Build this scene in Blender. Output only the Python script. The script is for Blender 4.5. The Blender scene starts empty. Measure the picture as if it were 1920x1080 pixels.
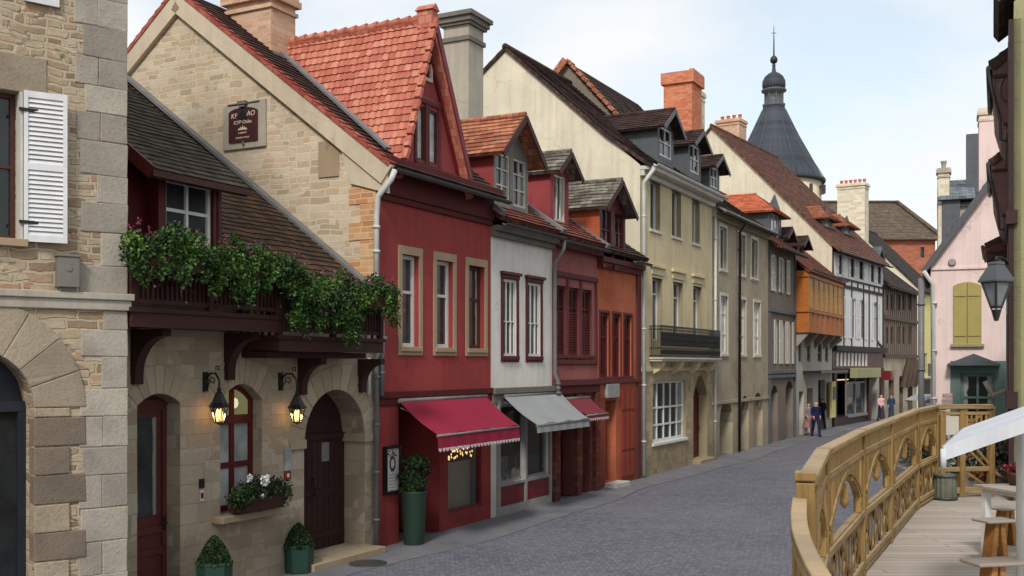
import bpy, bmesh, math, random
from mathutils import Vector, Matrix, noise as mnoise
RN = random.Random(11)
sin, cos, pi, rad = math.sin, math.cos, math.pi, math.radians
SC = bpy.context.scene
COL = SC.collection
EYE = 3.55          # eye height above the street
FOC, HX, HY = 2000.0, 960.0, 683.0

# ---------------------------------------------------------------- mesh builder
class MB:
    def __init__(s):
        s.v = []; s.f = []; s.m = []; s.sm = []; s.uv = {}
    def vert(s, p):
        s.v.append(Vector(p)); return len(s.v) - 1
    def poly(s, pts, m=0, smooth=False, uv=None):
        i0 = len(s.v)
        s.v.extend(Vector(p) for p in pts)
        s.f.append(tuple(range(i0, i0 + len(pts)))); s.m.append(m); s.sm.append(smooth)
        if uv: s.uv[len(s.f) - 1] = uv
    def idx(s, ids, m=0, smooth=False):
        s.f.append(tuple(ids)); s.m.append(m); s.sm.append(smooth)
    def box(s, x0, x1, y0, y1, z0, z1, m=0, mat=None):
        c = [(x0,y0,z0),(x1,y0,z0),(x1,y1,z0),(x0,y1,z0),(x0,y0,z1),(x1,y0,z1),(x1,y1,z1),(x0,y1,z1)]
        c = [Vector(p) for p in c]
        if mat: c = [mat @ p for p in c]
        i = len(s.v); s.v.extend(c)
        for q in ((0,3,2,1),(4,5,6,7),(0,1,5,4),(1,2,6,5),(2,3,7,6),(3,0,4,7)):
            s.idx([i + k for k in q], m)
    def bar(s, p, q, w, h, m=0, up=(0,0,1)):
        p = Vector(p); q = Vector(q); d = q - p; L = d.length
        if L < 1e-6: return
        d /= L; up = Vector(up)
        if abs(d.dot(up)) > .98: up = Vector((1,0,0))
        sx = d.cross(up).normalized(); sz = sx.cross(d)
        i = len(s.v)
        for e in (p, q):
            for a, b in ((-1,-1),(1,-1),(1,1),(-1,1)):
                s.v.append(e + sx*(a*w/2) + sz*(b*h/2))
        for f in ((3,2,1,0),(4,5,6,7),(0,1,5,4),(1,2,6,5),(2,3,7,6),(3,0,4,7)):
            s.idx([i + k for k in f], m)
    def tube(s, pts, r, n=8, m=0, caps=True):
        pts = [Vector(p) for p in pts]; rs = r if isinstance(r, (list, tuple)) else [r]*len(pts)
        rings = []; prev = None
        for k, p in enumerate(pts):
            a = pts[max(k-1, 0)]; b = pts[min(k+1, len(pts)-1)]
            d = (b - a).normalized()
            if prev is None:
                up = Vector((0,0,1)) if abs(d.z) < .9 else Vector((1,0,0))
                sx = d.cross(up).normalized()
            else:
                sx = (prev - d*prev.dot(d)).normalized()
            prev = sx; sy = d.cross(sx)
            ring = []
            for j in range(n):
                an = 2*pi*j/n
                ring.append(s.vert(p + (sx*cos(an) + sy*sin(an))*rs[k]))
            rings.append(ring)
        for a, b in zip(rings, rings[1:]):
            for j in range(n):
                s.idx((a[j], a[(j+1) % n], b[(j+1) % n], b[j]), m, True)
        if caps:
            s.idx(rings[0][::-1], m); s.idx(rings[-1], m)
    def lathe(s, prof, c=(0,0,0), n=16, m=0, smooth=True, rot=0.0):
        c = Vector(c); rings = []
        for (r, z) in prof:
            r = max(r, 1e-4)
            rings.append([s.vert(c + Vector((r*cos(rot + 2*pi*j/n), r*sin(rot + 2*pi*j/n), z))) for j in range(n)])
        for a, b in zip(rings, rings[1:]):
            for j in range(n):
                s.idx((a[j], a[(j+1) % n], b[(j+1) % n], b[j]), m, smooth)
        s.idx(rings[0][::-1], m); s.idx(rings[-1], m)
    def prism(s, prof, axis, a, b, m=0, mat=None):
        """extrude a closed 2-D profile; axis 'x': prof=(y,z); 'y': prof=(x,z); 'z': prof=(x,y)"""
        def P(u, w, t):
            p = {'x': (t,u,w), 'y': (u,t,w), 'z': (u,w,t)}[axis]
            p = Vector(p)
            return mat @ p if mat else p
        A = [P(u, w, a) for u, w in prof]; B = [P(u, w, b) for u, w in prof]
        i = len(s.v); n = len(prof); s.v.extend(A + B)
        s.idx(range(i, i+n), m); s.idx(range(i+2*n-1, i+n-1, -1), m)
        for k in range(n):
            k2 = (k+1) % n
            s.idx((i+k, i+n+k, i+n+k2, i+k2), m)
    def build(s, name, mats, parent=None, bevel=0, weld=False):
        me = bpy.data.meshes.new(name)
        me.from_pydata([tuple(v) for v in s.v], [], s.f)
        if not isinstance(mats, (list, tuple)): mats = [mats]
        for mm in mats: me.materials.append(mm)
        uvl = me.uv_layers.new(name='UVMap')
        for p, mi, sm in zip(me.polygons, s.m, s.sm):
            p.material_index = mi; p.use_smooth = sm
            if p.index in s.uv:
                for li, u in zip(p.loop_indices, s.uv[p.index]): uvl.data[li].uv = u
                continue
            n = p.normal
            if abs(n.z) > .97:
                for li in p.loop_indices:
                    co = me.vertices[me.loops[li].vertex_index].co; uvl.data[li].uv = (co.x, co.y)
            else:
                u = Vector((-n.y, n.x, 0)).normalized()
                if (abs(u.x) >= abs(u.y) and u.x < 0) or (abs(u.x) < abs(u.y) and u.y < 0): u = -u
                w = n.cross(u)
                if w.z < 0: w = -w
                for li in p.loop_indices:
                    co = me.vertices[me.loops[li].vertex_index].co; uvl.data[li].uv = (co.dot(u), co.dot(w))
        if weld:
            bm = bmesh.new(); bm.from_mesh(me); bmesh.ops.remove_doubles(bm, verts=bm.verts, dist=1e-4)
            bmesh.ops.recalc_face_normals(bm, faces=bm.faces); bm.to_mesh(me); bm.free()
        o = bpy.data.objects.new(name, me); COL.objects.link(o)
        if parent: o.parent = parent
        if bevel:
            b = o.modifiers.new('bevel', 'BEVEL'); b.width = bevel; b.segments = 2; b.limit_method = 'ANGLE'
        return o

def tag(o, label=None, cat=None, group=None, kind=None):
    if label: o['label'] = label
    if cat: o['category'] = cat
    if group: o['group'] = group
    if kind: o['kind'] = kind
    return o
def empty(name, loc=(0,0,0), rz=0.0, label=None, cat=None, group=None):
    o = bpy.data.objects.new(name, None); COL.objects.link(o)
    o.empty_display_size = .3; o.location = loc; o.rotation_euler = (0,0,rz)
    return tag(o, label, cat, group)
def copy_tree(o, parent=None):
    c = o.copy(); COL.objects.link(c)
    if parent: c.parent = parent
    for ch in list(o.children): copy_tree(ch, c)
    return c
def at(px, py, Y):
    return Vector(((px - HX)*Y/FOC, Y, EYE + (HY - py)*Y/FOC))
def on_ground(px, py, zg=0.0):
    Y = (EYE - zg)*FOC/(py - HY); return Vector(((px - HX)*Y/FOC, Y, zg))

# ---------------------------------------------------------------- materials
MATS = {}
class G:
    def __init__(s, name):
        s.mat = bpy.data.materials.new(name); s.mat.use_nodes = True
        s.t = s.mat.node_tree; s.n = s.t.nodes; s.l = s.t.links
        s.b = s.n['Principled BSDF']; s.out = s.n['Material Output']
        s.tc = s.n.new('ShaderNodeTexCoord')
    def node(s, typ, ins=None, **at_):
        nd = s.n.new(typ)
        for k, v in at_.items(): setattr(nd, k, v)
        for k, v in (ins or {}).items(): s.put(nd.inputs[k], v)
        return nd
    def put(s, sock, v):
        if hasattr(v, 'is_linked') or hasattr(v, 'links'): s.l.new(v, sock)
        else:
            if isinstance(v, (tuple, list)) and len(v) == 3 and sock.type == 'RGBA': v = (*v, 1)
            sock.default_value = v
    def uv(s, sc=(1,1,1), loc=(0,0,0), src='UV'):
        m = s.node('ShaderNodeMapping', {'Vector': s.tc.outputs[src], 'Scale': sc, 'Location': loc}); return m.outputs[0]
    def noise(s, scale, detail=4, vec=None, rough=.55, dist=0):
        nd = s.node('ShaderNodeTexNoise', {'Scale': scale, 'Detail': detail, 'Roughness': rough, 'Distortion': dist})
        s.put(nd.inputs['Vector'], vec if vec is not None else s.uv()); return nd.outputs['Fac']
    def ramp(s, fac, stops, interp='LINEAR'):
        nd = s.n.new('ShaderNodeValToRGB'); s.l.new(fac, nd.inputs[0]); cr = nd.color_ramp; cr.interpolation = interp
        while len(cr.elements) < len(stops): cr.elements.new(.5)
        for e, (p, c) in zip(cr.elements, stops):
            e.position = p; e.color = (c, c, c, 1) if not isinstance(c, (tuple, list)) else (*c, 1)
        return nd.outputs[0]
    def mix(s, f, a, b, mode='MIX'):
        nd = s.n.new('ShaderNodeMix'); nd.data_type = 'RGBA'; nd.blend_type = mode
        s.put(nd.inputs[0], f); s.put(nd.inputs[6], a); s.put(nd.inputs[7], b); return nd.outputs[2]
    def math(s, op, a, b=0.0, c=0.0):
        nd = s.n.new('ShaderNodeMath'); nd.operation = op
        s.put(nd.inputs[0], a); s.put(nd.inputs[1], b); s.put(nd.inputs[2], c); return nd.outputs[0]
    def bump(s, h, strength=.3, dist=.02):
        nd = s.node('ShaderNodeBump', {'Strength': strength, 'Distance': dist, 'Height': h}); s.l.new(nd.outputs[0], s.b.inputs['Normal'])
    def done(s, col=None, rough=.8, spec=.3, metal=0.0):
        if col is not None: s.put(s.b.inputs['Base Color'], col)
        s.put(s.b.inputs['Roughness'], rough); s.b.inputs['Specular IOR Level'].default_value = spec
        s.b.inputs['Metallic'].default_value = metal
        return s.mat
def sc3(c, k): return tuple(max(0, min(1, x*k)) for x in c)
def srgb(r, g, b):
    f = lambda v: (v/255/12.92) if v/255 <= .04045 else ((v/255 + .055)/1.055)**2.4
    return (f(r), f(g), f(b))

def plaster(name, col, var=.25, streak=.3, rough=.9, bump=.12, scale=.7, dirt_shade=.35, patch=None):
    g = G(name)
    n1 = g.noise(scale, 7, rough=.65); n2 = g.noise(14, 5)
    c = g.mix(g.ramp(n1, [(.3, 0), (.72, 1)]), sc3(col, 1 - var), sc3(col, 1 + var*.35))
    st = g.noise(1.0, 5, g.uv((5, .35, 1)))
    c = g.mix(g.ramp(st, [(.45, 0), (.8, streak)]), c, sc3(col, .45))
    c = g.mix(g.ramp(n2, [(.35, .0), (.75, .18)]), c, sc3(col, .6))
    if patch:
        n3 = g.noise(.45, 6, g.uv(loc=(7, 3, 0)), .7); c = g.mix(g.ramp(n3, [(.52, 0), (.6, .7)]), c, patch)
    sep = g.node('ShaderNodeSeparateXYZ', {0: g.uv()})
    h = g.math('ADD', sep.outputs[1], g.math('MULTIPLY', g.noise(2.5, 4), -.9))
    c = g.mix(g.ramp(h, [(0, dirt_shade), (.55, 0)]), c, sc3(col, .35))  # darker wall foot: dirt, doubling as contact shadow painted into the colour
    vo = g.node('ShaderNodeTexVoronoi', {'Vector': g.node('ShaderNodeVectorMath', {0: g.uv(), 1: g.node('ShaderNodeVectorMath', {0: g.node('ShaderNodeTexNoise', {'Vector': g.uv(), 'Scale': 2.0, 'Detail': 4}).outputs['Color'], 'Scale': .5}, operation='SCALE').outputs[0]}, operation='ADD').outputs[0], 'Scale': .8}, feature='DISTANCE_TO_EDGE')
    ck = g.math('MULTIPLY', g.ramp(vo.outputs['Distance'], [(.0, 1), (.012, 0)]), g.ramp(g.noise(.7, 3, g.uv(loc=(2, 8, 0))), [(.5, 0), (.6, .45)]))
    c = g.mix(ck, c, sc3(col, .35))
    n4 = g.noise(.9, 8, g.uv((1, .6, 1), (11, 5, 0)), .72); c = g.mix(g.ramp(n4, [(.5, 0), (.62, var*1.1)]), c, sc3(col, 1.18)); c = g.mix(g.ramp(n4, [(.3, var*1.3), (.42, 0)]), c, sc3(col, .62))
    hh = g.math('ADD', g.math('MULTIPLY', n2, .6), n1)
    g.bump(hh, bump, .03)
    return g.done(c, rough, .2)

def masonry(name, stops, mortar, bw=.42, bh=.17, warp=.06, msize=.016, second=None, bump=.5, var=.3, soft=.15, dirt_shade=.3, mixscale=.8):
    g = G(name)
    base = g.uv()
    nz = g.node('ShaderNodeTexNoise', {'Vector': base, 'Scale': 2.6, 'Detail': 3})
    off = g.node('ShaderNodeVectorMath', {0: nz.outputs['Color'], 1: (.5, .5, .5)}, operation='SUBTRACT')
    off2 = g.node('ShaderNodeVectorMath', {0: off.outputs[0], 'Scale': warp}, operation='SCALE')
    vec = g.node('ShaderNodeVectorMath', {0: base, 1: off2.outputs[0]}, operation='ADD').outputs[0]
    def brick(w, h, loc, ofs=.5, sq=1.0, fr=2):
        m = g.node('ShaderNodeMapping', {'Vector': vec, 'Location': loc})
        b = g.node('ShaderNodeTexBrick', {'Vector': m.outputs[0], 'Color1': (0,0,0,1), 'Color2': (1,1,1,1), 'Mortar': (.5,.5,.5,1),
                   'Scale': 1.0, 'Mortar Size': msize, 'Mortar Smooth': soft, 'Bias': 0.0, 'Brick Width': w, 'Row Height': h})
        b.offset = ofs; b.squash = sq; b.squash_frequency = fr
        return b.outputs['Color'], b.outputs['Fac']
    c1, f1 = brick(bw, bh, (.13, .07, 0), .43, 1.45, 3)
    if second:
        c2, f2 = brick(second[0], second[1], (.41, .03, 0), .37, .7, 2)
        k = g.ramp(g.noise(mixscale, 3, g.uv(loc=(3,9,0))), [(.49, 0), (.51, 1)])
        c1 = g.mix(k, c1, c2); f1 = g.mix(k, f1, f2)
    fine = g.noise(9, 6, rough=.7); big = g.noise(.5, 5)
    r0 = g.math('ADD', c1, g.math('MULTIPLY', g.math('SUBTRACT', fine, .5), .35))
    col = g.ramp(r0, stops)
    col = g.mix(g.ramp(fine, [(.35, var), (.65, 0)]), col, sc3(stops[len(stops)//2][1], .5))
    col = g.mix(f1, col, mortar)
    col = g.mix(g.ramp(big, [(.45, 0), (.75, .35)]), col, sc3(stops[0][1], .6))
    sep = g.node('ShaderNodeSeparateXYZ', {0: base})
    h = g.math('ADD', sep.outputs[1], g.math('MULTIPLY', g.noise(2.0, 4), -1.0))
    col = g.mix(g.ramp(h, [(0, dirt_shade), (.6, 0)]), col, (.05, .045, .04))  # lowest courses blackened: grime together with painted contact shadow
    hh = g.math('SUBTRACT', g.math('MULTIPLY', fine, .5), f1)
    g.bump(hh, bump, .03)
    return g.done(col, .92, .2)

def blocks(name, stops, rough=.9, var=.35):
    """dressed stones modelled one by one: each island gets its own tone"""
    g = G(name)
    geo = g.n.new('ShaderNodeNewGeometry')
    fine = g.noise(5, 6, g.uv(src='Object'), .7)
    r0 = g.math('ADD', geo.outputs['Random Per Island'], g.math('MULTIPLY', g.math('SUBTRACT', fine, .5), .3))
    c = g.ramp(r0, stops)
    c = g.mix(g.ramp(g.noise(1.5, 6, g.uv(src='Object')), [(.45, 0), (.75, var)]), c, sc3(stops[0][1], .55))
    c = g.mix(g.ramp(g.noise(22, 5, g.uv(src='Object'), .7), [(.5, 0), (.8, .5)]), c, sc3(stops[0][1], .5))
    g.bump(g.math('ADD', fine, g.noise(30, 4, g.uv(src='Object'))), .45, .02)
    return g.done(c, rough, .2)

def tiles(name, stops, gap, row=.2, tw=.17, moss=None, msize=.008, rough=.85, bump=.4, blot=.4):
    g = G(name)
    b = g.node('ShaderNodeTexBrick', {'Vector': g.uv(), 'Color1': (0,0,0,1), 'Color2': (1,1,1,1), 'Mortar': (.5,.5,.5,1), 'Scale': 1.0,
               'Mortar Size': msize, 'Mortar Smooth': .3, 'Brick Width': tw, 'Row Height': row})
    fine = g.noise(18, 5); big = g.noise(.55, 6, rough=.7)
    r0 = g.math('ADD', b.outputs['Color'], g.math('MULTIPLY', g.math('SUBTRACT', fine, .5), .5))
    c = g.ramp(r0, stops)
    c = g.mix(g.ramp(big, [(.4, 0), (.7, blot)]), c, sc3(stops[0][1], .55))
    if moss:
        c = g.mix(g.ramp(g.noise(2.2, 6, g.uv(loc=(4,1,0)), .7), [(.55, 0), (.68, .8)]), c, moss)
    c = g.mix(b.outputs['Fac'], c, gap)
    g.bump(g.math('SUBTRACT', g.math('MULTIPLY', fine, .4), b.outputs['Fac']), bump, .02)
    return g.done(c, rough, .25)

def wood(name, col, rough=.6, var=.45, scale=(1.2, 14, 14), src='Object', bump=.15, spec=.3, grey=None):
    g = G(name)
    v = g.uv(scale, src=src)
    n1 = g.noise(1.0, 6, v, .65, .6); n2 = g.noise(1.3, 4, g.uv(src='Object'))
    c = g.ramp(n1, [(.25, sc3(col, 1 - var)), (.55, col), (.8, sc3(col, 1 + var*.5))])
    c = g.mix(g.ramp(n2, [(.4, 0), (.75, .4)]), c, sc3(col, .5))
    geo = g.n.new('ShaderNodeNewGeometry')
    c = g.mix(g.ramp(geo.outputs['Random Per Island'], [(0, .4), (.5, 0), (1, 0)]), c, sc3(col, .55)); c = g.mix(g.ramp(geo.outputs['Random Per Island'], [(.6, 0), (1, .35)]), c, sc3(col, 1.25))
    sepn = g.node('ShaderNodeSeparateXYZ', {0: geo.outputs['Normal']}); up = g.math('MULTIPLY', g.ramp(sepn.outputs[2], [(.6, 0), (.95, .55)]), g.ramp(n2, [(.3, .4), (.6, 1)]))
    if grey: c = g.mix(up, c, grey)
    g.bump(n1, bump, .01)
    return g.done(c, rough, spec)

def paint(name, col, rough=.5, var=.18, spec=.35, metal=0, bump=.05):
    g = G(name)
    n = g.noise(3.5, 6, g.uv(src='Object'), .65)
    c = g.mix(g.ramp(n, [(.35, 0), (.75, 1)]), sc3(col, 1 + var*.4), sc3(col, 1 - var))
    f = g.noise(40, 3, g.uv(src='Object'))
    g.bump(f, bump, .004)
    return g.done(c, g.ramp(n, [(.3, rough*.8), (.8, min(1, rough*1.2))]), spec, metal)

def glass(name, base=(.016,.018,.02), rough=.05, curtain=None, side=.3, spec=.5, lit=None):
    g = G(name)
    c = base
    n = g.noise(1.6, 3, g.uv(src='Object'))
    c = g.mix(g.ramp(n, [(.35, 0), (.7, 1)]), sc3(base, .6), sc3(base, 1.6))
    if curtain:
        sep = g.node('ShaderNodeSeparateXYZ', {0: g.uv(src='Generated')})
        d = g.math('ABSOLUTE', g.math('SUBTRACT', sep.outputs[0], .5))
        pl = g.noise(1.0, 2, g.uv((60, 60, .6), src='Object'))
        cc = g.mix(pl, sc3(curtain, .6), curtain)
        edge = g.math('ADD', d, g.math('MULTIPLY', g.math('SUBTRACT', g.noise(2, 2, g.uv((1, 1, 2), src='Generated')), .5), .2))
        c = g.mix(g.ramp(edge, [(.5 - side - .01, 0), (.5 - side + .01, .85)]), c, cc)
    w = g.noise(1.1, 2, g.uv((1.4, 1.4, 1.4), src='Object'))
    g.bump(w, .06, .05)
    if lit:
        g.put(g.b.inputs['Emission Color'], (*lit[:3], 1)); g.b.inputs['Emission Strength'].default_value = lit[3]
    return g.done(c, rough, spec)

def leafmat(name, c0, c1, c2, rough=.6):
    g = G(name)
    geo = g.n.new('ShaderNodeNewGeometry')
    n = g.noise(3.0, 4, g.uv(src='Object'))
    r0 = g.math('ADD', g.math('MULTIPLY', geo.outputs['Random Per Island'], .45), g.math('MULTIPLY', g.ramp(n, [(.35, 0), (.65, 1)]), .5))
    c = g.ramp(r0, [(.15, c0), (.55, c1), (.9, c2)])
    g.b.inputs['Subsurface Weight'].default_value = 0
    m = g.done(c, rough, .3)
    return m

def emit(name, col, st):
    g = G(name); g.put(g.b.inputs['Base Color'], (*col, 1)); g.put(g.b.inputs['Emission Color'], (*col, 1))
    g.b.inputs['Emission Strength'].default_value = st
    n = g.noise(8, 2, g.uv(src='Object')); g.put(g.b.inputs['Roughness'], g.ramp(n, [(0, .3), (1, .6)]))
    return g.mat
def clear_glass(name, tint=(.9,.93,.92)):
    g = G(name)
    tr = g.node('ShaderNodeBsdfTransparent', {'Color': (*tint, 1)}); gl = g.node('ShaderNodeBsdfGlossy', {'Color': (.9,.92,.95,1), 'Roughness': .04})
    fr = g.node('ShaderNodeFresnel', {'IOR': 1.5})
    f = g.math('ADD', g.math('MULTIPLY', fr.outputs[0], .7), .03)
    w = g.noise(1.3, 2, g.uv(src='Object')); bp = g.node('ShaderNodeBump', {'Strength': .05, 'Distance': .05, 'Height': w}); g.l.new(bp.outputs[0], gl.inputs['Normal'])
    mx = g.node('ShaderNodeMixShader', {0: f, 1: tr.outputs[0], 2: gl.outputs[0]}); g.l.new(mx.outputs[0], g.out.inputs[0])
    return g.mat
# ---------------------------------------------------------------- palette
M = {}
M['rubble'] = masonry('rubble_stone', [(.05, srgb(132,110,88)), (.25, srgb(160,138,110)), (.5, srgb(180,162,134)), (.75, srgb(190,174,150)), (.95, srgb(168,130,104))],
                      srgb(176,162,140), .36, .14, .16, .022, (.27, .1), 1.0, .35, .3)
M['gable_stone'] = masonry('gable_limestone', [(.05, srgb(176,158,132)), (.3, srgb(202,186,160)), (.6, srgb(214,200,176)), (.92, srgb(196,170,140))],
                      srgb(210,197,174), .34, .11, .1, .013, (.5, .15), .45, .22, .2, 0)
M['ashlar'] = masonry('tavern_ashlar', [(.05, srgb(150,136,116)), (.4, srgb(166,152,132)), (.75, srgb(178,165,145)), (.95, srgb(156,140,118))],
                      srgb(140,128,110), .66, .3, .05, .006, (.48, .21), .3, .18, .2, .3)
M['ashlar_cream'] = masonry('base_ashlar', [(.05, srgb(160,142,114)), (.4, srgb(182,164,132)), (.75, srgb(194,176,146)), (.95, srgb(168,146,114))],
                      srgb(150,136,112), .6, .3, .03, .008, (.5, .22), .3, .25, .15, .35)
M['brick_quoin'] = masonry('orange_brick', [(.05, srgb(190,132,92)), (.5, srgb(208,156,112)), (.9, srgb(214,178,136))], srgb(206,184,150), .3, .11, .03, .012, None, .4, .25, .2, 0)
M['brick_red'] = masonry('dark_red_brick', [(.05, srgb(100,50,40)), (.5, srgb(122,66,52)), (.9, srgb(138,80,64))], srgb(88,52,46), .3, .16, .03, .012, None, .4, .25, .2, .3)
M['brick_orange'] = masonry('chimney_brick', [(.05, srgb(188,104,74)), (.5, srgb(204,124,92)), (.9, srgb(214,142,108))], srgb(196,132,104), .22, .075, .01, .008, None, .3, .25, .2, 0)
M['brick_wall'] = masonry('orange_brick_wall', [(.05, srgb(156,92,70)), (.5, srgb(170,104,80)), (.9, srgb(180,116,92))], srgb(150,100,82), .5, .2, .02, .02, None, .3, .2, .2, 0)
M['chim_stone'] = masonry('pale_chimney_stone', [(.05, srgb(206,192,166)), (.5, srgb(222,210,186)), (.9, srgb(230,220,200))], srgb(214,202,178), .4, .18, .02, .012, None, .3, .2, .2, 0)
M['chim_pink'] = masonry('buff_chimney_brick', [(.05, srgb(192,150,122)), (.5, srgb(204,168,140)), (.9, srgb(214,182,156))], srgb(200,172,148), .25, .09, .02, .01, None, .3, .2, .2, 0)
M['quoin'] = blocks('quoin_limestone', [(.05, srgb(146,138,128)), (.5, srgb(164,156,144)), (.95, srgb(176,168,154))], var=.5)
M['voussoir'] = blocks('arch_limestone', [(.05, srgb(142,128,112)), (.5, srgb(160,146,127)), (.95, srgb(172,158,138))], var=.5)
M['voussoir_dark'] = blocks('jamb_stone', [(.0, srgb(112,100,88)), (.45, srgb(126,114,100)), (.55, srgb(160,146,126)), (1, srgb(170,156,136))], var=.5)
M['tavern_block'] = blocks('tavern_dressed_stone', [(.05, srgb(156,142,120)), (.5, srgb(168,154,132)), (.95, srgb(178,165,144))], var=.35)
M['beige_stone'] = plaster('beige_surround', srgb(166,146,120), .15, .2, dirt_shade=0)
M['conc'] = plaster('grey_render', srgb(176,168,154), .2, .45, dirt_shade=0)
M['conc_dark'] = plaster('grey_cap', srgb(120,116,108), .25, .3, dirt_shade=0)
M['red'] = plaster('red_render', srgb(156,68,66), .24, .4, .85, .12, dirt_shade=.4, patch=srgb(140,60,60))
M['red_dark'] = plaster('maroon_trim', srgb(88,34,34), .2, .2, .7, .08, dirt_shade=0)
M['red_gable'] = plaster('red_gable_render', srgb(154,70,72), .24, .25, .8, dirt_shade=0)
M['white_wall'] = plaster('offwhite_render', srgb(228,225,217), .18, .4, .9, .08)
M['purple'] = plaster('dusky_red_render', srgb(160,100,96), .25, .35, .85, .1, dirt_shade=.2, patch=srgb(140,84,80))
M['purple_trim'] = plaster('dusky_red_trim', srgb(100,52,52), .2, .2, .7, dirt_shade=0)
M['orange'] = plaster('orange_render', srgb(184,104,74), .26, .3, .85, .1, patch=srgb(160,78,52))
M['orange_door'] = plaster('rust_panel', srgb(140,64,46), .2, .25, .7, dirt_shade=.2)
M['cream'] = plaster('cream_render', srgb(216,200,162), .2, .45, .9, .08, dirt_shade=.1)
M['cream_gable'] = plaster('cream_gable_render', srgb(222,213,190), .2, .45, .9, .14, dirt_shade=0, patch=srgb(204,196,174))
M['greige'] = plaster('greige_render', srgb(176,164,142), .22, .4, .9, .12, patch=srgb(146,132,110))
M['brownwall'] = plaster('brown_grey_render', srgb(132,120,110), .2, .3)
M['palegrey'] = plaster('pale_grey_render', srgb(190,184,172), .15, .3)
M['white_infill'] = plaster('white_infill', srgb(222,220,212), .1, .25, dirt_shade=0)
M['dark_infill'] = plaster('taupe_infill', srgb(142,126,108), .2, .3, dirt_shade=.1)
M['yellow'] = plaster('yellow_render', srgb(226,212,140), .1, .2, dirt_shade=0)
M['pink'] = plaster('pink_render', srgb(232,208,203), .12, .3, .9, .06, dirt_shade=0)
M['green_wall'] = plaster('green_render', srgb(96,138,116), .15, .25)
M['lime'] = plaster('lime_render', srgb(158,156,118), .15, .25, dirt_shade=0)
M['tower_wall'] = plaster('tower_render', srgb(222,208,180), .12, .25, dirt_shade=0)
# roofs
M['tile_dark'] = tiles('dark_brown_tile', [(.1, srgb(50,38,36)), (.5, srgb(68,50,46)), (.9, srgb(88,64,56))], srgb(28,22,22), .2, .17, srgb(72,62,56))
M['tile_black'] = tiles('dark_slate_tile', [(.1, srgb(42,38,38)), (.5, srgb(56,50,48)), (.9, srgb(72,66,60))], srgb(28,26,25), .19, .17, srgb(86,82,66))
M['tile_rust'] = tiles('mossy_rust_tile', [(.1, srgb(62,48,38)), (.45, srgb(82,62,48)), (.75, srgb(100,74,54)), (.95, srgb(76,62,50))], srgb(42,33,28), .18, .17, srgb(62,56,46), blot=.5)
M['tile_moss'] = tiles('mossy_dark_tile', [(.1, srgb(52,46,38)), (.5, srgb(68,60,48)), (.9, srgb(84,74,60))], srgb(34,30,26), .17, .16, srgb(80,78,56), blot=.5)
M['tile_edge'] = tiles('red_verge_tile', [(.1, srgb(150,70,60)), (.5, srgb(166,86,74)), (.9, srgb(178,100,86))], srgb(110,56,48), .24, .22)
M['tile_red'] = tiles('bright_red_tile', [(.05, srgb(172,96,78)), (.5, srgb(190,114,94)), (.95, srgb(202,134,112))], srgb(142,80,66), .17, .16, None, .006, .75, .3, .3)
M['tile_brown'] = tiles('brown_red_tile', [(.1, srgb(84,52,44)), (.5, srgb(108,70,56)), (.9, srgb(132,88,70))], srgb(52,36,32), .2, .17, srgb(92,78,64))
M['tile_redbrown'] = tiles('red_brown_tile', [(.1, srgb(96,48,40)), (.5, srgb(118,64,52)), (.9, srgb(142,84,66))], srgb(56,34,30), .2, .17, srgb(84,70,60))
M['tile_orange'] = tiles('orange_tile', [(.1, srgb(186,98,70)), (.5, srgb(202,116,84)), (.9, srgb(214,134,100))], srgb(140,76,56), .22, .2, None, .01)
M['tile_grey'] = tiles('lichen_grey_tile', [(.1, srgb(86,80,72)), (.5, srgb(112,106,96)), (.9, srgb(140,134,122))], srgb(54,50,46), .2, .18, srgb(150,146,132))
M['tile_terra'] = tiles('weathered_terracotta', [(.1, srgb(140,84,62)), (.5, srgb(166,104,78)), (.9, srgb(188,128,98))], srgb(96,60,48), .2, .18, srgb(150,120,96))
M['hall_tile'] = tiles('hall_roof_tile', [(.1, srgb(86,74,62)), (.5, srgb(100,86,72)), (.9, srgb(112,98,82))], srgb(74,64,54), .4, .35, None, .01)
M['slate'] = tiles('blue_slate', [(.1, srgb(50,55,63)), (.5, srgb(60,66,75)), (.9, srgb(70,76,85))], srgb(50,54,60), .45, .5, None, .008, .6, .2)
M['slate_grey'] = tiles('grey_slate', [(.1, srgb(92,100,106)), (.5, srgb(110,118,124)), (.9, srgb(126,134,140))], srgb(70,76,82), .25, .25, None, .01)
M['verge'] = plaster('pale_mortar_verge', srgb(206,192,168), .2, .3, dirt_shade=0)
M['lead'] = paint('lead_flashing', srgb(118,118,120), .6, .25)
M['zinc'] = paint('zinc_gutter', srgb(74,74,72), .5, .3, .4, .3)
M['pipe_light'] = paint('pale_downpipe', srgb(196,196,192), .5, .15)
M['pipe_grey'] = paint('grey_downpipe', srgb(112,112,114), .5, .2)
M['iron'] = paint('black_iron', (.012,.012,.013), .45, .3, .4)
M['iron_blue'] = paint('dark_lantern_iron', srgb(38,40,44), .45, .3, .4)
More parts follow.
